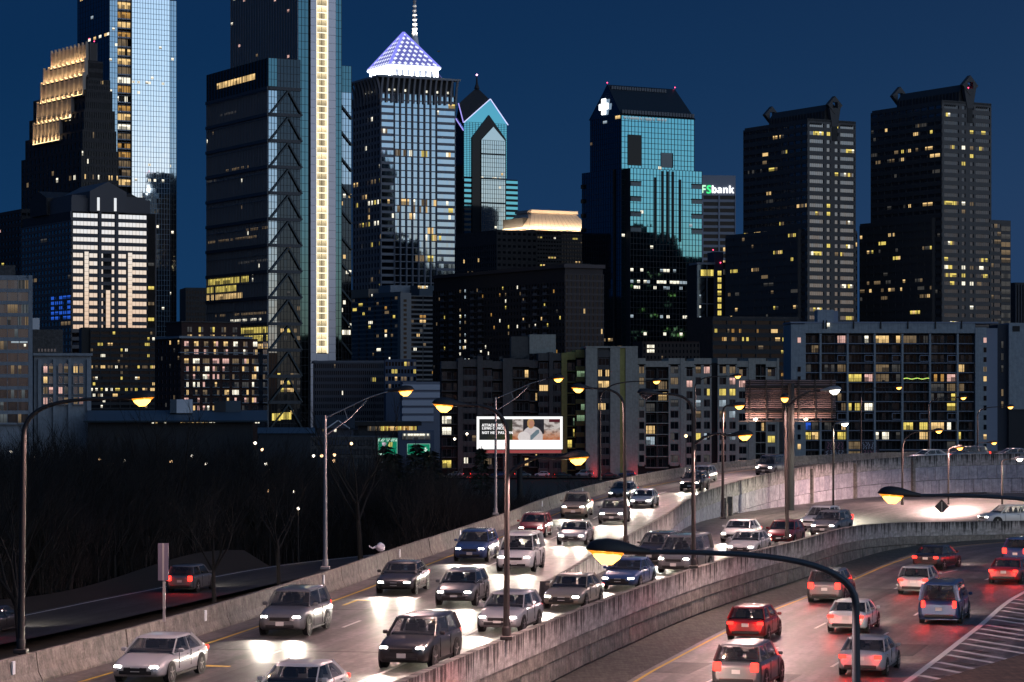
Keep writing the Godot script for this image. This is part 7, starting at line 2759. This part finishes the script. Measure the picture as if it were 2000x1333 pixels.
func bare_tree(height: float, sd: int, levels := 4) -> Array:
	# [trunk, crown of twigs]
	var r2 := RandomNumberGenerator.new()
	r2.seed = sd
	var trunk := Shape.new()
	var top := Vector3(r2.randfn(0, 0.03) * height, height * 0.38, r2.randfn(0, 0.03) * height)
	trunk.tube([Vector3(0, -0.5, 0), top * 0.5 + Vector3(r2.randfn(0, 0.1), 0, 0), top], height * 0.017, height * 0.011, 7)
	var crown := Shape.new()
	for k in 5:
		var az := TAU * k / 5.0 + r2.randf()
		branch(crown, top * r2.randf_range(0.7, 1.0), Vector3(cos(az) * 0.5, 1.0, sin(az) * 0.5).normalized(), height * r2.randf_range(0.26, 0.34), height * 0.008, levels - 1, r2, 5)
	return [trunk.mesh(), crown.mesh()]


func conifer(height: float, sd: int) -> Array:
	var r2 := RandomNumberGenerator.new()
	r2.seed = sd
	var trunk := Shape.new().tube([Vector3(0, -0.5, 0), Vector3(0, height, 0)], height * 0.02, 0.02, 6)
	var crown := Shape.new()
	for k in 900:
		var v := pow(r2.randf(), 0.8)
		var y := height * (0.08 + 0.9 * v)
		var reach := height * 0.26 * (1.0 - v) * (0.75 + 0.35 * sin(v * 40.0)) + 0.08
		var az := r2.randf() * TAU
		var rr := reach * sqrt(r2.randf_range(0.15, 1.0))
		var p := Vector3(cos(az) * rr, y - rr * 0.35, sin(az) * rr)
		var o := Vector3(cos(az), -0.35, sin(az)).normalized()
		var sd2 := Vector3(-sin(az), r2.randfn(0, 0.3), cos(az)).normalized()
		var l := height * 0.055 * r2.randf_range(0.6, 1.3)
		crown.quad(p - sd2 * l * 0.3, p + o * l * 0.6 - sd2 * l * 0.1, p + o * l + Vector3.UP * l * 0.1, p + sd2 * l * 0.3)
	return [trunk.mesh(), crown.mesh()]


func plant_trees() -> void:
	var bark := mat("bark", 0.020, 0.017, 0.015, 0.95)
	var twig := mat("twig", 0.009, 0.008, 0.0075, 0.95)
	var needle := mat("needle", 0.018, 0.028, 0.018, 0.9)
	# bare trees one can tell apart
	var kinds := [bare_tree(11.0, 11), bare_tree(9.0, 23), bare_tree(13.0, 37)]
	var single := [[52, 905, 118, 0, "bare tree standing just left of the tall lamp's pole at the far left"], [330, 990, 190, 2, "tall bare tree before the old stone building"], [215, 985, 185, 0, "spreading bare tree under the arm of the far-left lamp"],
		[545, 990, 170, 1, "slender bare tree left of the pale grey lamp pole"], [705, 985, 190, 2, "bare tree right of the pale grey lamp pole, below the larger green sign"], [1165, 925, 330, 0, "bare tree at the foot of the concrete tower, right of the lit billboard"], [1235, 925, 340, 1, "small bare tree at the right corner of the concrete tower's foot"], [420, 1040, 150, 1, "bare tree above the ramp near the panel sign"], [860, 960, 230, 1, "bare tree left of the pole with the two-rod arm before the billboard"]]
	for s in single:
		var p := at(s[0], 900, s[2])
		p.y = ground_level(p.x, p.z) if s[2] < 300 else CITY + 2.0
		var t := thing("bare_tree", s[4], "tree", p, rng.randf() * TAU, "bare trees on the bank")
		if s[2] > 300:
			t.scale = Vector3.ONE * 1.25
		obj("trunk", kinds[s[3]][0], bark, t)
		obj("crown", kinds[s[3]][1], twig, t)
	var fir := [conifer(9.0, 5), conifer(7.0, 6)]
	for s in [[752, 865, 300, 0, "dark conifer in front of the lower half of the larger green sign"], [770, 880, 280, 1, "small dark conifer at the right of the larger green sign"], [812, 862, 300, 0, "dark conifer before the middle of the wide green sign"], [840, 875, 285, 1, "small dark conifer right of the wide green sign"], [940, 872, 400, 1, "small dark conifer under the left end of the lit billboard"]]:
		var top := at(s[0], s[1], s[2])
		var hh: float = 9.0 if s[3] == 0 else 7.0
		var g := ground_level(top.x, top.z) if s[2] < 366 else CITY
		var t := thing("conifer", s[4], "tree", Vector3(top.x, g, top.z), rng.randf() * TAU, "conifers below the green signs")
		t.scale = Vector3.ONE * ((top.y - g) / hh)
		obj("trunk", fir[s[3]][0], bark, t)
		obj("crown", fir[s[3]][1], needle, t)
	# the thicket itself: one dark mass of bare trees and brush
	var stock := [bare_tree(8.0, 51, 4), bare_tree(10.0, 52, 4), bare_tree(6.0, 53, 4), bare_tree(3.2, 54, 3)]
	for kind in 4:
		var where: Array[Transform3D] = []
		for k in (330 if kind < 3 else 1500):
			var d := rng.randf_range(108.0, 330.0)
			var px := rng.randf_range(-160.0, 1120.0)
			var x := (px - 1000.0) / FOCAL * d
			var i := index_at(LE, d)
			var edge: float = LE[i].x - 5.0
			if d < 225.0:
				var rp: Vector3 = RAMP[nearest(RAMP, Vector3(x, 0, -d))]
				if x > rp.x - 7.5 and x < rp.x + 6.0:
					x = rp.x - rng.randf_range(9.0, 15.0)
			if d < 186.0:
				x = minf(x, RAMP[nearest(RAMP, Vector3(x, 0, -d))].x - rng.randf_range(7.0, 10.0))
			if x > edge:
				x = edge - rng.randf_range(0.0, 12.0)
				if d < 225.0:
					var rp2: Vector3 = RAMP[nearest(RAMP, Vector3(x, 0, -d))]
					if absf(x - rp2.x) < 6.0:
						x = rp2.x - rng.randf_range(8.0, 16.0)
			if x < -170.0:
				continue
			var y := ground_level(x, -d)
			var s := rng.randf_range(0.75, 1.25) * lerpf(1.0, 1.9, clampf((d - 180.0) / 130.0, 0.0, 1.0))
			# keep the tops below the low roofs in view
			var lim := EYE + (HORIZON - (rng.randf_range(802.0, 850.0) + clampf((px - 380.0) / 6.0, 0.0, 70.0) + clampf((px - 850.0) / 1.5, 0.0, 70.0))) / FOCAL * d - y
			var tall: float = [8.0, 10.0, 6.0, 3.2][kind]
			if tall * s > lim:
				s = maxf(lim, 2.0) / tall
			where.append(Transform3D(Basis(Vector3.UP, rng.randf() * TAU).scaled(Vector3(s, s * rng.randf_range(0.9, 1.1), s)), Vector3(x, y - 0.2, -d)))
		for part in 2:
			var mm := MultiMesh.new()
			mm.transform_format = MultiMesh.TRANSFORM_3D
			mm.mesh = stock[kind][part]
			mm.instance_count = where.size()
			for k in where.size():
				mm.set_instance_transform(k, where[k])
			var o := MultiMeshInstance3D.new()
			o.multimesh = mm
			o.material_override = twig
			o.name = numbered("thicket")
			add_child(o)
			tag(o, "dark thicket of bare trees and brush filling the bank left of the road", "thicket", "thicket on the bank")
			o.set_meta("kind", "stuff")


# ---------------------------------------------------------------- cars
func car_body(kind: String) -> Dictionary:
	# a car 4.2 to 5 m long, nose towards +z; profile heights along its length
	var k: Dictionary = {
		"sedan": {"l": 4.7, "w": 1.82, "belt": 0.92, "hood": 0.86, "roof": 1.42, "g": [-1.75, -1.05, 0.35, 1.15], "boot": 0.98},
		"suv": {"l": 4.65, "w": 1.88, "belt": 1.08, "hood": 1.04, "roof": 1.70, "g": [-2.15, -1.85, 0.45, 1.15], "boot": 1.1},
		"hatch": {"l": 4.2, "w": 1.78, "belt": 0.95, "hood": 0.92, "roof": 1.50, "g": [-1.95, -1.5, 0.35, 1.15], "boot": 1.0},
		"van": {"l": 5.1, "w": 1.96, "belt": 1.12, "hood": 1.08, "roof": 1.95, "g": [-2.45, -2.38, 0.95, 1.75], "boot": 1.15},
		"pickup": {"l": 5.4, "w": 1.95, "belt": 1.12, "hood": 1.10, "roof": 1.82, "g": [-0.85, -0.65, 0.75, 1.35], "boot": 1.12}}[kind]
	var l: float = k.l
	var w: float = k.w / 2
	var out := {"l": l, "w": k.w, "kind": kind}
	# lower body: rings along the length
	var loops := []
	var z1: float = l / 2
	var st := [[-z1, 0.80, 0.42, k.boot - 0.24], [-z1 + 0.06, 0.90, 0.30, k.boot - 0.10], [-z1 + 0.35, 0.97, 0.24, k.boot], [k.g[0], 0.99, 0.22, k.belt + 0.02], [0.0, 1.0, 0.22, k.belt], [k.g[3], 0.99, 0.22, k.hood + 0.03], [z1 - 0.55, 0.96, 0.24, k.hood - 0.07], [z1 - 0.14, 0.88, 0.26, k.hood - 0.19], [z1 - 0.03, 0.76, 0.34, k.hood - 0.30], [z1, 0.62, 0.42, k.hood - 0.40]]
	for s in st:
		var ww: float = w * s[1]
		var lo: float = s[2]
		var hi: float = s[3]
		var ring := []
		for p in [[-0.88, lo], [-0.97, lo + 0.08], [-1.0, lerpf(lo, hi, 0.45)], [-0.975, lerpf(lo, hi, 0.78)], [-0.90, hi - 0.03], [-0.72, hi + 0.012], [0.0, hi + 0.03], [0.72, hi + 0.012], [0.90, hi - 0.03], [0.975, lerpf(lo, hi, 0.78)], [1.0, lerpf(lo, hi, 0.45)], [0.97, lo + 0.08], [0.88, lo]]:
			ring.append(Vector3(-p[0] * ww, p[1], s[0]))
		loops.append(ring)
	out.body = Shape.new().rings(loops, true, true, true).mesh()
	# greenhouse: glass all round, a painted roof on thin pillars
	var b0: float = k.belt - 0.02
	var rf: float = k.roof
	var g: Array = k.g
	var wb := w * 0.90
	var wt := w * 0.72
	var house := func(v: float, grow: float) -> Array:
		# a rounded outline of the greenhouse at a share v of its height
		var zf: float = lerpf(g[3], g[2], v) + grow
		var zr: float = lerpf(g[0], g[1], v) - grow
		var hw: float = lerpf(wb, wt, pow(v, 1.3)) + grow
		var y: float = lerpf(b0, rf - 0.05, v)
		var ring := []
		var cr := 0.16
		for q in 4:
			var cx := (hw - cr) * (1.0 if q in [0, 1] else -1.0)
			var cz := (zf - cr) if q in [0, 3] else (zr + cr)
			for j in 4:
				var an := PI * 0.5 * (q + j / 3.0)
				ring.append(Vector3(cx + sin(an) * cr, y, cz + cos(an) * cr))
			if q == 1 or q == 3:
				var bow := 0.07 * (1.0 if q == 3 else -0.6)
				for j in 3:
					var f := (j + 1) / 4.0
					ring.append(Vector3(lerpf(hw - cr, -(hw - cr), f) * (1.0 if q == 1 else -1.0), y, (zf if q == 3 else zr) + bow * sin(PI * f)))
		return ring
	out.glass = Shape.new().rings([house.call(0.0, 0.0), house.call(0.35, 0.008), house.call(0.7, 0.006), house.call(0.94, 0.0)], true, false).mesh()
	var rl := [house.call(0.90, 0.012), house.call(0.965, 0.012)]
	for e in [[1.0, 0.02], [0.93, 0.055], [0.72, 0.075], [0.35, 0.09], [0.05, 0.092]]:
		var ring := []
		var mid: float = (g[1] + g[2]) / 2
		for p in house.call(1.0, 0.0):
			ring.append(Vector3(p.x * e[0], rf - 0.05 + e[1] * 0.62, mid + (p.z - mid) * e[0]))
		rl.append(ring)
	out.roof = Shape.new().rings(rl).mesh()
	out.pillars = []
	for sx in [-1.0, 1.0]:
		var wl := wb + 0.012
		var wu := wt + 0.02
		var fz := [[g[3] - 0.05, g[2] - 0.03, 0.10], [lerpf(g[0], g[3], 0.47), lerpf(g[1], g[2], 0.47), 0.09], [g[0] + 0.12, g[1] + 0.10, 0.22]]
		for f in fz:
			var pil := Shape.new()
			pil.bar(Vector3(sx * wl * 0.985, b0 - 0.01, f[0]), Vector3(sx * wu * 0.99, rf - 0.1, f[1]), 0.035, f[2])
			out.pillars.append(pil.mesh())
	# wheels
	var r := 0.33 if kind in ["sedan", "hatch"] else 0.38
	out.r = r
	var side := Basis(Vector3.UP, Vector3.RIGHT, Vector3.BACK)
	out.tyre = Shape.new().lathe([Vector2(r * 0.62, -0.105), Vector2(r * 0.93, -0.11), Vector2(r, -0.07), Vector2(r, 0.07), Vector2(r * 0.93, 0.11), Vector2(r * 0.62, 0.105)], 18, Vector3.ZERO, side).mesh()
	var rim := Shape.new().lathe([Vector2(r * 0.60, -0.09), Vector2(r * 0.64, 0.0), Vector2(r * 0.60, 0.09)], 16, Vector3.ZERO, side)
	for q in 5:
		var a := TAU * q / 5.0
		rim.bar(Vector3(0.095, 0, 0), Vector3(0.095, cos(a) * r * 0.58, sin(a) * r * 0.58), 0.05, 0.03)
		rim.bar(Vector3(-0.095, 0, 0), Vector3(-0.095, cos(a) * r * 0.58, sin(a) * r * 0.58), 0.05, 0.03)
	out.rim = rim.mesh()
	out.axles = [-l * 0.30, l * 0.305]
	out.arches = []
	for z in out.axles:
		for sx in [-1.0, 1.0]:
			out.arches.append(Shape.new().lathe([Vector2(r * 0.5, 0), Vector2(r * 1.15, 0.0), Vector2(r * 1.15, 0.02)], 20, Vector3(sx * (w * 0.985 if sx > 0 else w * 1.005), r, z), side).mesh())
	# trim
	var z := z1
	var grille := Shape.new()
	grille.bevel(Vector3(0, k.hood - 0.36, z - 0.015), Vector3(w * 0.86, 0.13, 0.08), 0.02)
	grille.bevel(Vector3(0, 0.40, z - 0.03), Vector3(w * 1.2, 0.12, 0.1), 0.02)
	grille.bevel(Vector3(0, 0.40, -z + 0.01), Vector3(w * 1.35, 0.14, 0.06), 0.02)
	grille.span(Vector3(-w * 0.99, 0.2, -l * 0.2), Vector3(w * 0.99, 0.27, l * 0.2))
	out.trim = grille.mesh()
	var plate := Shape.new()
	plate.box(Vector3(0, 0.5, z + 0.012), Vector3(0.31, 0.15, 0.02))
	out.plate = plate.mesh()
	out.plate2 = Shape.new().box(Vector3(0, 0.72, -z - 0.008), Vector3(0.31, 0.15, 0.02)).mesh()
	out.floor = Shape.new().span(Vector3(-w * 0.84, b0 - 0.03, g[0] + 0.1), Vector3(w * 0.84, b0 + 0.006, g[3] - 0.12)).bevel(Vector3(0, b0 + 0.05, g[3] - 0.42), Vector3(w * 1.6, 0.12, 0.4), 0.04).mesh()
	out.seats = []
	for sx in [-1.0, 1.0]:
		for zz in [lerpf(g[0], g[3], 0.52), lerpf(g[0], g[3], 0.24)]:
			var st2 := Shape.new().bevel(Vector3(sx * w * 0.42, b0 + 0.12, zz), Vector3(0.46, 0.36, 0.13), 0.05)
			st2.bevel(Vector3(sx * w * 0.42, b0 + 0.33, zz - 0.02), Vector3(0.25, 0.16, 0.09), 0.03)
			out.seats.append(st2.mesh())
	out.handles = []
	for sx in [-1.0, 1.0]:
		for zz in [lerpf(g[0], g[3], 0.47) + 0.22, g[0] + 0.5]:
			out.handles.append(Shape.new().bevel(Vector3(sx * w * 0.985, k.belt - 0.12, zz), Vector3(0.05, 0.035, 0.17), 0.01).mesh())
	var seam := Shape.new()
	for sx in [-1.0, 1.0]:
		for zz in [g[3] - 0.42, lerpf(g[0], g[3], 0.47)]:
			seam.box(Vector3(sx * w * 0.993, 0.66, zz), Vector3(0.02, k.belt - 0.42, 0.014))
	out.seam = seam.mesh()
	var mir := Shape.new()
	for sx in [-1.0, 1.0]:
		mir.bevel(Vector3(sx * (w + 0.07), k.belt + 0.07, g[3] - 0.38), Vector3(0.18, 0.13, 0.11), 0.03)
	out.mirror = mir.mesh()
	out.head_y = k.hood - 0.29
	out.tail_y = k.boot - 0.20
	out.head_x = w * 0.66
	out.tail_x = w * 0.74
	out.z = z1
	out.head = Shape.new().bevel(Vector3.ZERO, Vector3(0.30, 0.10, 0.14), 0.035).mesh()
	out.tail = Shape.new().bevel(Vector3.ZERO, Vector3(0.30 if kind != "van" else 0.18, 0.15 if kind in ["sedan", "hatch"] else 0.34, 0.10), 0.03).mesh()
	if kind == "pickup":
		out.bed = Shape.new().span(Vector3(-w * 0.8, k.belt - 0.02, -z1 + 0.12), Vector3(w * 0.8, k.belt + 0.035, g[0] - 0.1)).mesh()
	return out


var bodies := {}


func car(label: String, kind: String, paint: Material, p: Vector3, heading: Vector3, group: String, beams: bool, brake := 1.0) -> Node3D:
	if not bodies.has(kind):
		bodies[kind] = car_body(kind)
	var c: Dictionary = bodies[kind]
	var t := thing("car" if kind != "van" and kind != "pickup" else kind, label, "car" if kind not in ["van", "pickup"] else kind, p, atan2(heading.x, heading.z), group)
	var slope := asin(clampf(heading.normalized().y, -0.3, 0.3))
	t.rotation.x = -slope
	obj("body", c.body, paint, t)
	obj("roof", c.roof, paint, t)
	obj("glass", c.glass, M.car_glass, t)
	obj("cabin_floor", c.floor, M.black, t)
	for q in c.seats:
		obj("seat", q, M.seat_grey, t)
	obj("number_plate", c.plate2, M.plate_white, t)
	for q in c.handles:
		obj("door_handle", q, M.steel, t)
	for q in c.pillars:
		obj("pillar", q, paint, t)
	for q in c.arches:
		obj("wheel_arch", q, M.black, t)
	obj("trim", c.trim, M.black, t)
	obj("number_plate", c.plate, M.plate_white, t)
	obj("door_seam", c.seam, M.black, t)
	obj("mirror", c.mirror, paint, t)
	if c.has("bed"):
		obj("load_bed", c.bed, M.black, t)
	for z in c.axles:
		for sx in [-1.0, 1.0]:
			var wh := obj("wheel", c.tyre, M.rubber, t)
			wh.position = Vector3(sx * (c.w / 2 - 0.10), c.r, z)
			obj("rim", c.rim, M.steel, wh)
	for sx in [-1.0, 1.0]:
		var h := obj("headlight", c.head, M.headlight_glow if beams else M.headlight_off, t)
		h.position = Vector3(sx * c.head_x, c.head_y, c.z - 0.11)
		h.rotation.y = sx * 0.28
		var tl := obj("taillight", c.tail, M.taillight_glow, t)
		tl.position = Vector3(sx * c.tail_x, c.tail_y, -c.z - 0.01)
		if beams:
			var s := SpotLight3D.new()
			s.name = "headlight_beam"
			s.light_color = Color(1.0, 0.95, 0.87)
			s.light_energy = 24.0
			s.light_size = 0.08
			s.spot_range = 150.0
			s.spot_attenuation = 2.0
			s.spot_angle = 36.0
			s.spot_angle_attenuation = 1.0
			s.shadow_enabled = true
			t.add_child(s, true)
			s.position = Vector3(sx * c.head_x, c.head_y, c.z + 0.06)
			s.rotation = Vector3(deg_to_rad(-3.5), PI + sx * 0.03, 0)
		if brake > 0.0:
			var o := OmniLight3D.new()
			o.name = "taillight_light"
			o.light_color = Color(1.0, 0.10, 0.06)
			o.light_energy = 1.6 * brake
			o.light_size = 0.02
			o.omni_range = 60.0
			o.omni_attenuation = 2.0
			o.shadow_enabled = true
			t.add_child(o, true)
			o.position = Vector3(sx * c.tail_x, c.tail_y, -c.z - 0.035)
	return t


func drive_cars() -> void:
	var cg := mat("car_glass", 0.02, 0.024, 0.028, 0.04)
	cg.transparency = BaseMaterial3D.TRANSPARENCY_ALPHA
	cg.albedo_color.a = 0.45
	mat("seat_grey", 0.05, 0.048, 0.046, 0.9)
	mat("plate_white", 0.5, 0.5, 0.48, 0.5)
	mat("headlight_off", 0.5, 0.5, 0.52, 0.2)
	var paints := {"white": [0.62, 0.62, 0.60], "silver": [0.36, 0.37, 0.38], "grey": [0.12, 0.125, 0.13], "black": [0.012, 0.012, 0.014], "red": [0.25, 0.02, 0.02], "blue": [0.03, 0.06, 0.16], "beige": [0.30, 0.26, 0.20], "green": [0.03, 0.07, 0.05]}
	for k in paints:
		var m := mat("paint_" + k, paints[k][0], paints[k][1], paints[k][2], 0.32, 0.25 if k in ["silver", "grey", "blue"] else 0.0)
		m.clearcoat_enabled = true
		m.clearcoat = 0.8
		m.clearcoat_roughness = 0.06
	# [distance, lane offset, kind, colour, where it is, in words]
	var up := [[84, 3.6, "sedan", "silver", "silver sedan with headlights on, nearest on the upper road"], [100, 3.5, "suv", "grey", "grey suv on the upper road beside the first yellow survey mark"], [113, 7.4, "hatch", "grey", "grey hatchback on the upper road just before the gore"], [119, 3.5, "sedan", "black", "black sedan on the upper road below the pale grey lamp"],
		[134, 7.0, "van", "white", "white van on the upper road left of the gore wall"], [141, 3.5, "suv", "blue", "blue suv on the upper road near the white bag"], [157, 7.0, "sedan", "silver", "silver sedan on the upper road behind the white van"], [164, 3.5, "hatch", "red", "red hatchback on the upper road before the second truss lamp"], [180, 6.9, "suv", "grey", "grey suv in the inner lane of the upper road, halfway up to the bend"], [188, 3.4, "pickup", "beige", "beige pickup in the outer lane of the upper road"],
		[202, 6.9, "sedan", "white", "white sedan on the upper road where it starts to climb"], [212, 3.4, "sedan", "grey", "grey sedan on the upper road under the slim lamp before the tower"], [226, 6.8, "suv", "black", "black suv on the upper road entering the bend"], [240, 4.2, "hatch", "silver", "silver hatchback on the bend of the upper road"], [254, 6.8, "van", "grey", "grey van on the bend before the slatted billboard"]]
	for c in up:
		var i := index_at(LE, c[0])
		var r := right_of(LE, i)
		var p: Vector3 = LE[i] + r * c[1] + Vector3.UP * 0.01
		var head: Vector3 = LE[i - 3] - LE[i + 3]
		car(c[4], c[2], M["paint_" + c[3]], p, head, "cars coming down the upper road", true, 0.0)
	# far end of the upper road, seen over the parapet
	var n := 0
	for s in [[41.0, "white", "sedan", "white car behind the parapet before the left bays of the balcony slab"], [46.5, "grey", "suv", "grey suv behind the parapet before the middle of the balcony slab"], [52.0, "silver", "sedan", "silver car behind the parapet below the low orange lamp"], [57.5, "white", "van", "white van at the right end of the ramp wall's parapet"]]:
		var i := 0
		while LE[i].x < s[0] and i < LE.size() - 8:
			i += 1
		var r := right_of(LE, i)
		car(s[3], s[2], M["paint_" + s[1]], LE[i] + r * 7.0 + Vector3.UP * 0.01, LE[i - 3] - LE[i + 3], "cars coming down the upper road", true, 0.0)
	# the middle road
	var mid := [[74, 2.7, "sedan", "white", "white sedan nearest on the middle road, at the bottom edge"], [87, 2.6, "suv", "black", "black suv on the middle road behind the two-armed lamp pole"], [99, 2.6, "hatch", "silver", "silver hatchback on the middle road level with the gore nose"], [110, 2.6, "sedan", "beige", "beige sedan on the middle road below the nearest lamp's hood"], [121, 2.6, "sedan", "blue", "blue sedan on the middle road by the second two-armed lamp"], [132, 2.7, "van", "grey", "grey van on the middle road along the near wall"], [140, 6.2, "suv", "black", "black suv in the far lane of the middle road by the ramp wall"], [146, 2.8, "sedan", "silver", "silver sedan on the middle road before the slatted billboard's lamp"], [158, 3.0, "hatch", "red", "red hatchback on the middle road after the billboard lamp"],
		[163, 7.0, "sedan", "white", "white sedan in the far lane of the middle road before the ramp wall"], [172, 3.4, "suv", "grey", "grey suv on the middle road where the near wall bends"], [180, 7.6, "pickup", "white", "white pickup in the far lane before the pale ramp wall"]]
	for c in mid:
		var i := index_at(NW, c[0])
		var r := right_of(NW, i)
		var p: Vector3 = NW[i] - r * c[1]
		var j := nearest(UR, p)
		var fy := 1.55 - clampf((j - GORE - 8) / 130.0, 0.0, 1.0) * 1.7 if j >= GORE else 1.55
		var wide: float = maxf(Vector2(UR[j].x - NW[i].x, UR[j].z - NW[i].z).length(), 1.0)
		p.y = lerpf(NW[i].y - 0.8, fy, clampf(c[1] / wide, 0.0, 1.0)) + 0.012
		car(c[4], c[2], M["paint_" + c[3]], p, Vector3(NW[i - 3].x - NW[i + 3].x, 0, NW[i - 3].z - NW[i + 3].z), "cars coming down the middle road", true, 0.0)
	for s in [[192, "sedan", "silver", "silver car on the middle road seen over the wall at the right", 3.2], [204, "suv", "white", "white suv on the middle road below the diamond sign", 3.2], [184, "suv", "white", "white suv in the far lane of the middle road before the wall niche", 11.0], [196, "van", "silver", "silver van in the far lane of the middle road, close to the pale ramp wall", 9.5], [207, "sedan", "white", "white sedan in the far lane of the middle road near the right edge", 9.0]]:
		var i: int = mini(s[0], NW.size() - 8)
		car(s[3], s[1], M["paint_" + s[2]], NW[i] - right_of(NW, i) * s[4] - Vector3.UP * (0.8 + s[4] * 0.02), NW[i - 3] - NW[i + 3], "cars coming down the middle road", true, 0.0)
	# the lower road, going away
	var low := [[80, -8.9, "sedan", "black", "black sedan with tail lights on, nearest on the lower road beside the near wall"], [93, -5.4, "suv", "grey", "grey suv going away on the lower road under the big curved arm"], [99, -1.9, "sedan", "silver", "silver sedan going away beside the white edge line"], [110, -8.9, "hatch", "red", "red hatchback going away in the left lane of the lower road"], [115, -5.3, "sedan", "white", "white sedan going away in the middle lane of the lower road"], [121, -1.9, "van", "blue", "blue van going away beside the hatched strip"],
		[130, -8.9, "suv", "grey", "grey suv going away in the left lane near the bend"], [136, -5.3, "hatch", "silver", "silver hatchback going away in the middle lane near the bend"], [144, -1.9, "sedan", "red", "red sedan going away on the outside of the lower bend"], [153, -8.7, "sedan", "black", "black sedan going away in the left lane of the lower bend"], [158, -5.2, "suv", "blue", "blue suv going away in the middle of the lower bend"], [166, -2.0, "sedan", "white", "white sedan going away at the right edge of the lower bend"]]
	for c in low:
		var i := index_at(RE, c[0])
		var r := right_of(RE, i)
		car(c[4], c[2], M["paint_" + c[3]], RE[i] + r * c[1] + Vector3.UP * 0.012, RE[i + 3] - RE[i - 3], "cars going away on the lower road", true, 1.0)
	# the ramp at the lower left
	for s in [[134, "sedan", "black", "black sedan going away down the dark ramp at the lower left"], [163, "suv", "grey", "grey suv further down the dark ramp at the left"]]:
		var i := index_at(RAMP, s[0])
		car(s[3], s[1], M["paint_" + s[2]], RAMP[i] + Vector3.UP * 0.27, RAMP[i + 3] - RAMP[i - 3], "cars on the ramp", true, 0.6)
	# evening traffic on the street below the apartments, nose to tail
	for k in 17:
		var x := -34.0 + k * 6.1 + rng.randf_range(-0.6, 0.6)
		var kind: String = ["sedan", "suv", "hatch", "sedan", "van"][k % 5]
		var col: String = ["grey", "white", "black", "silver", "red", "blue"][k % 6]
		car("%s %s in the line of traffic below the billboard, number %s from its left end" % [col, kind, ["one", "two", "three", "four", "five", "six", "seven", "eight", "nine", "ten", "eleven", "twelve", "thirteen", "fourteen", "fifteen", "sixteen", "seventeen"][k]], kind, M["paint_" + col], Vector3(x, CITY + 0.12, -722.0 - (k % 2) * 4.0), Vector3(1 if k % 2 == 0 else -1, 0, 0.001), "cars in the street below the billboard", false, 1.0)
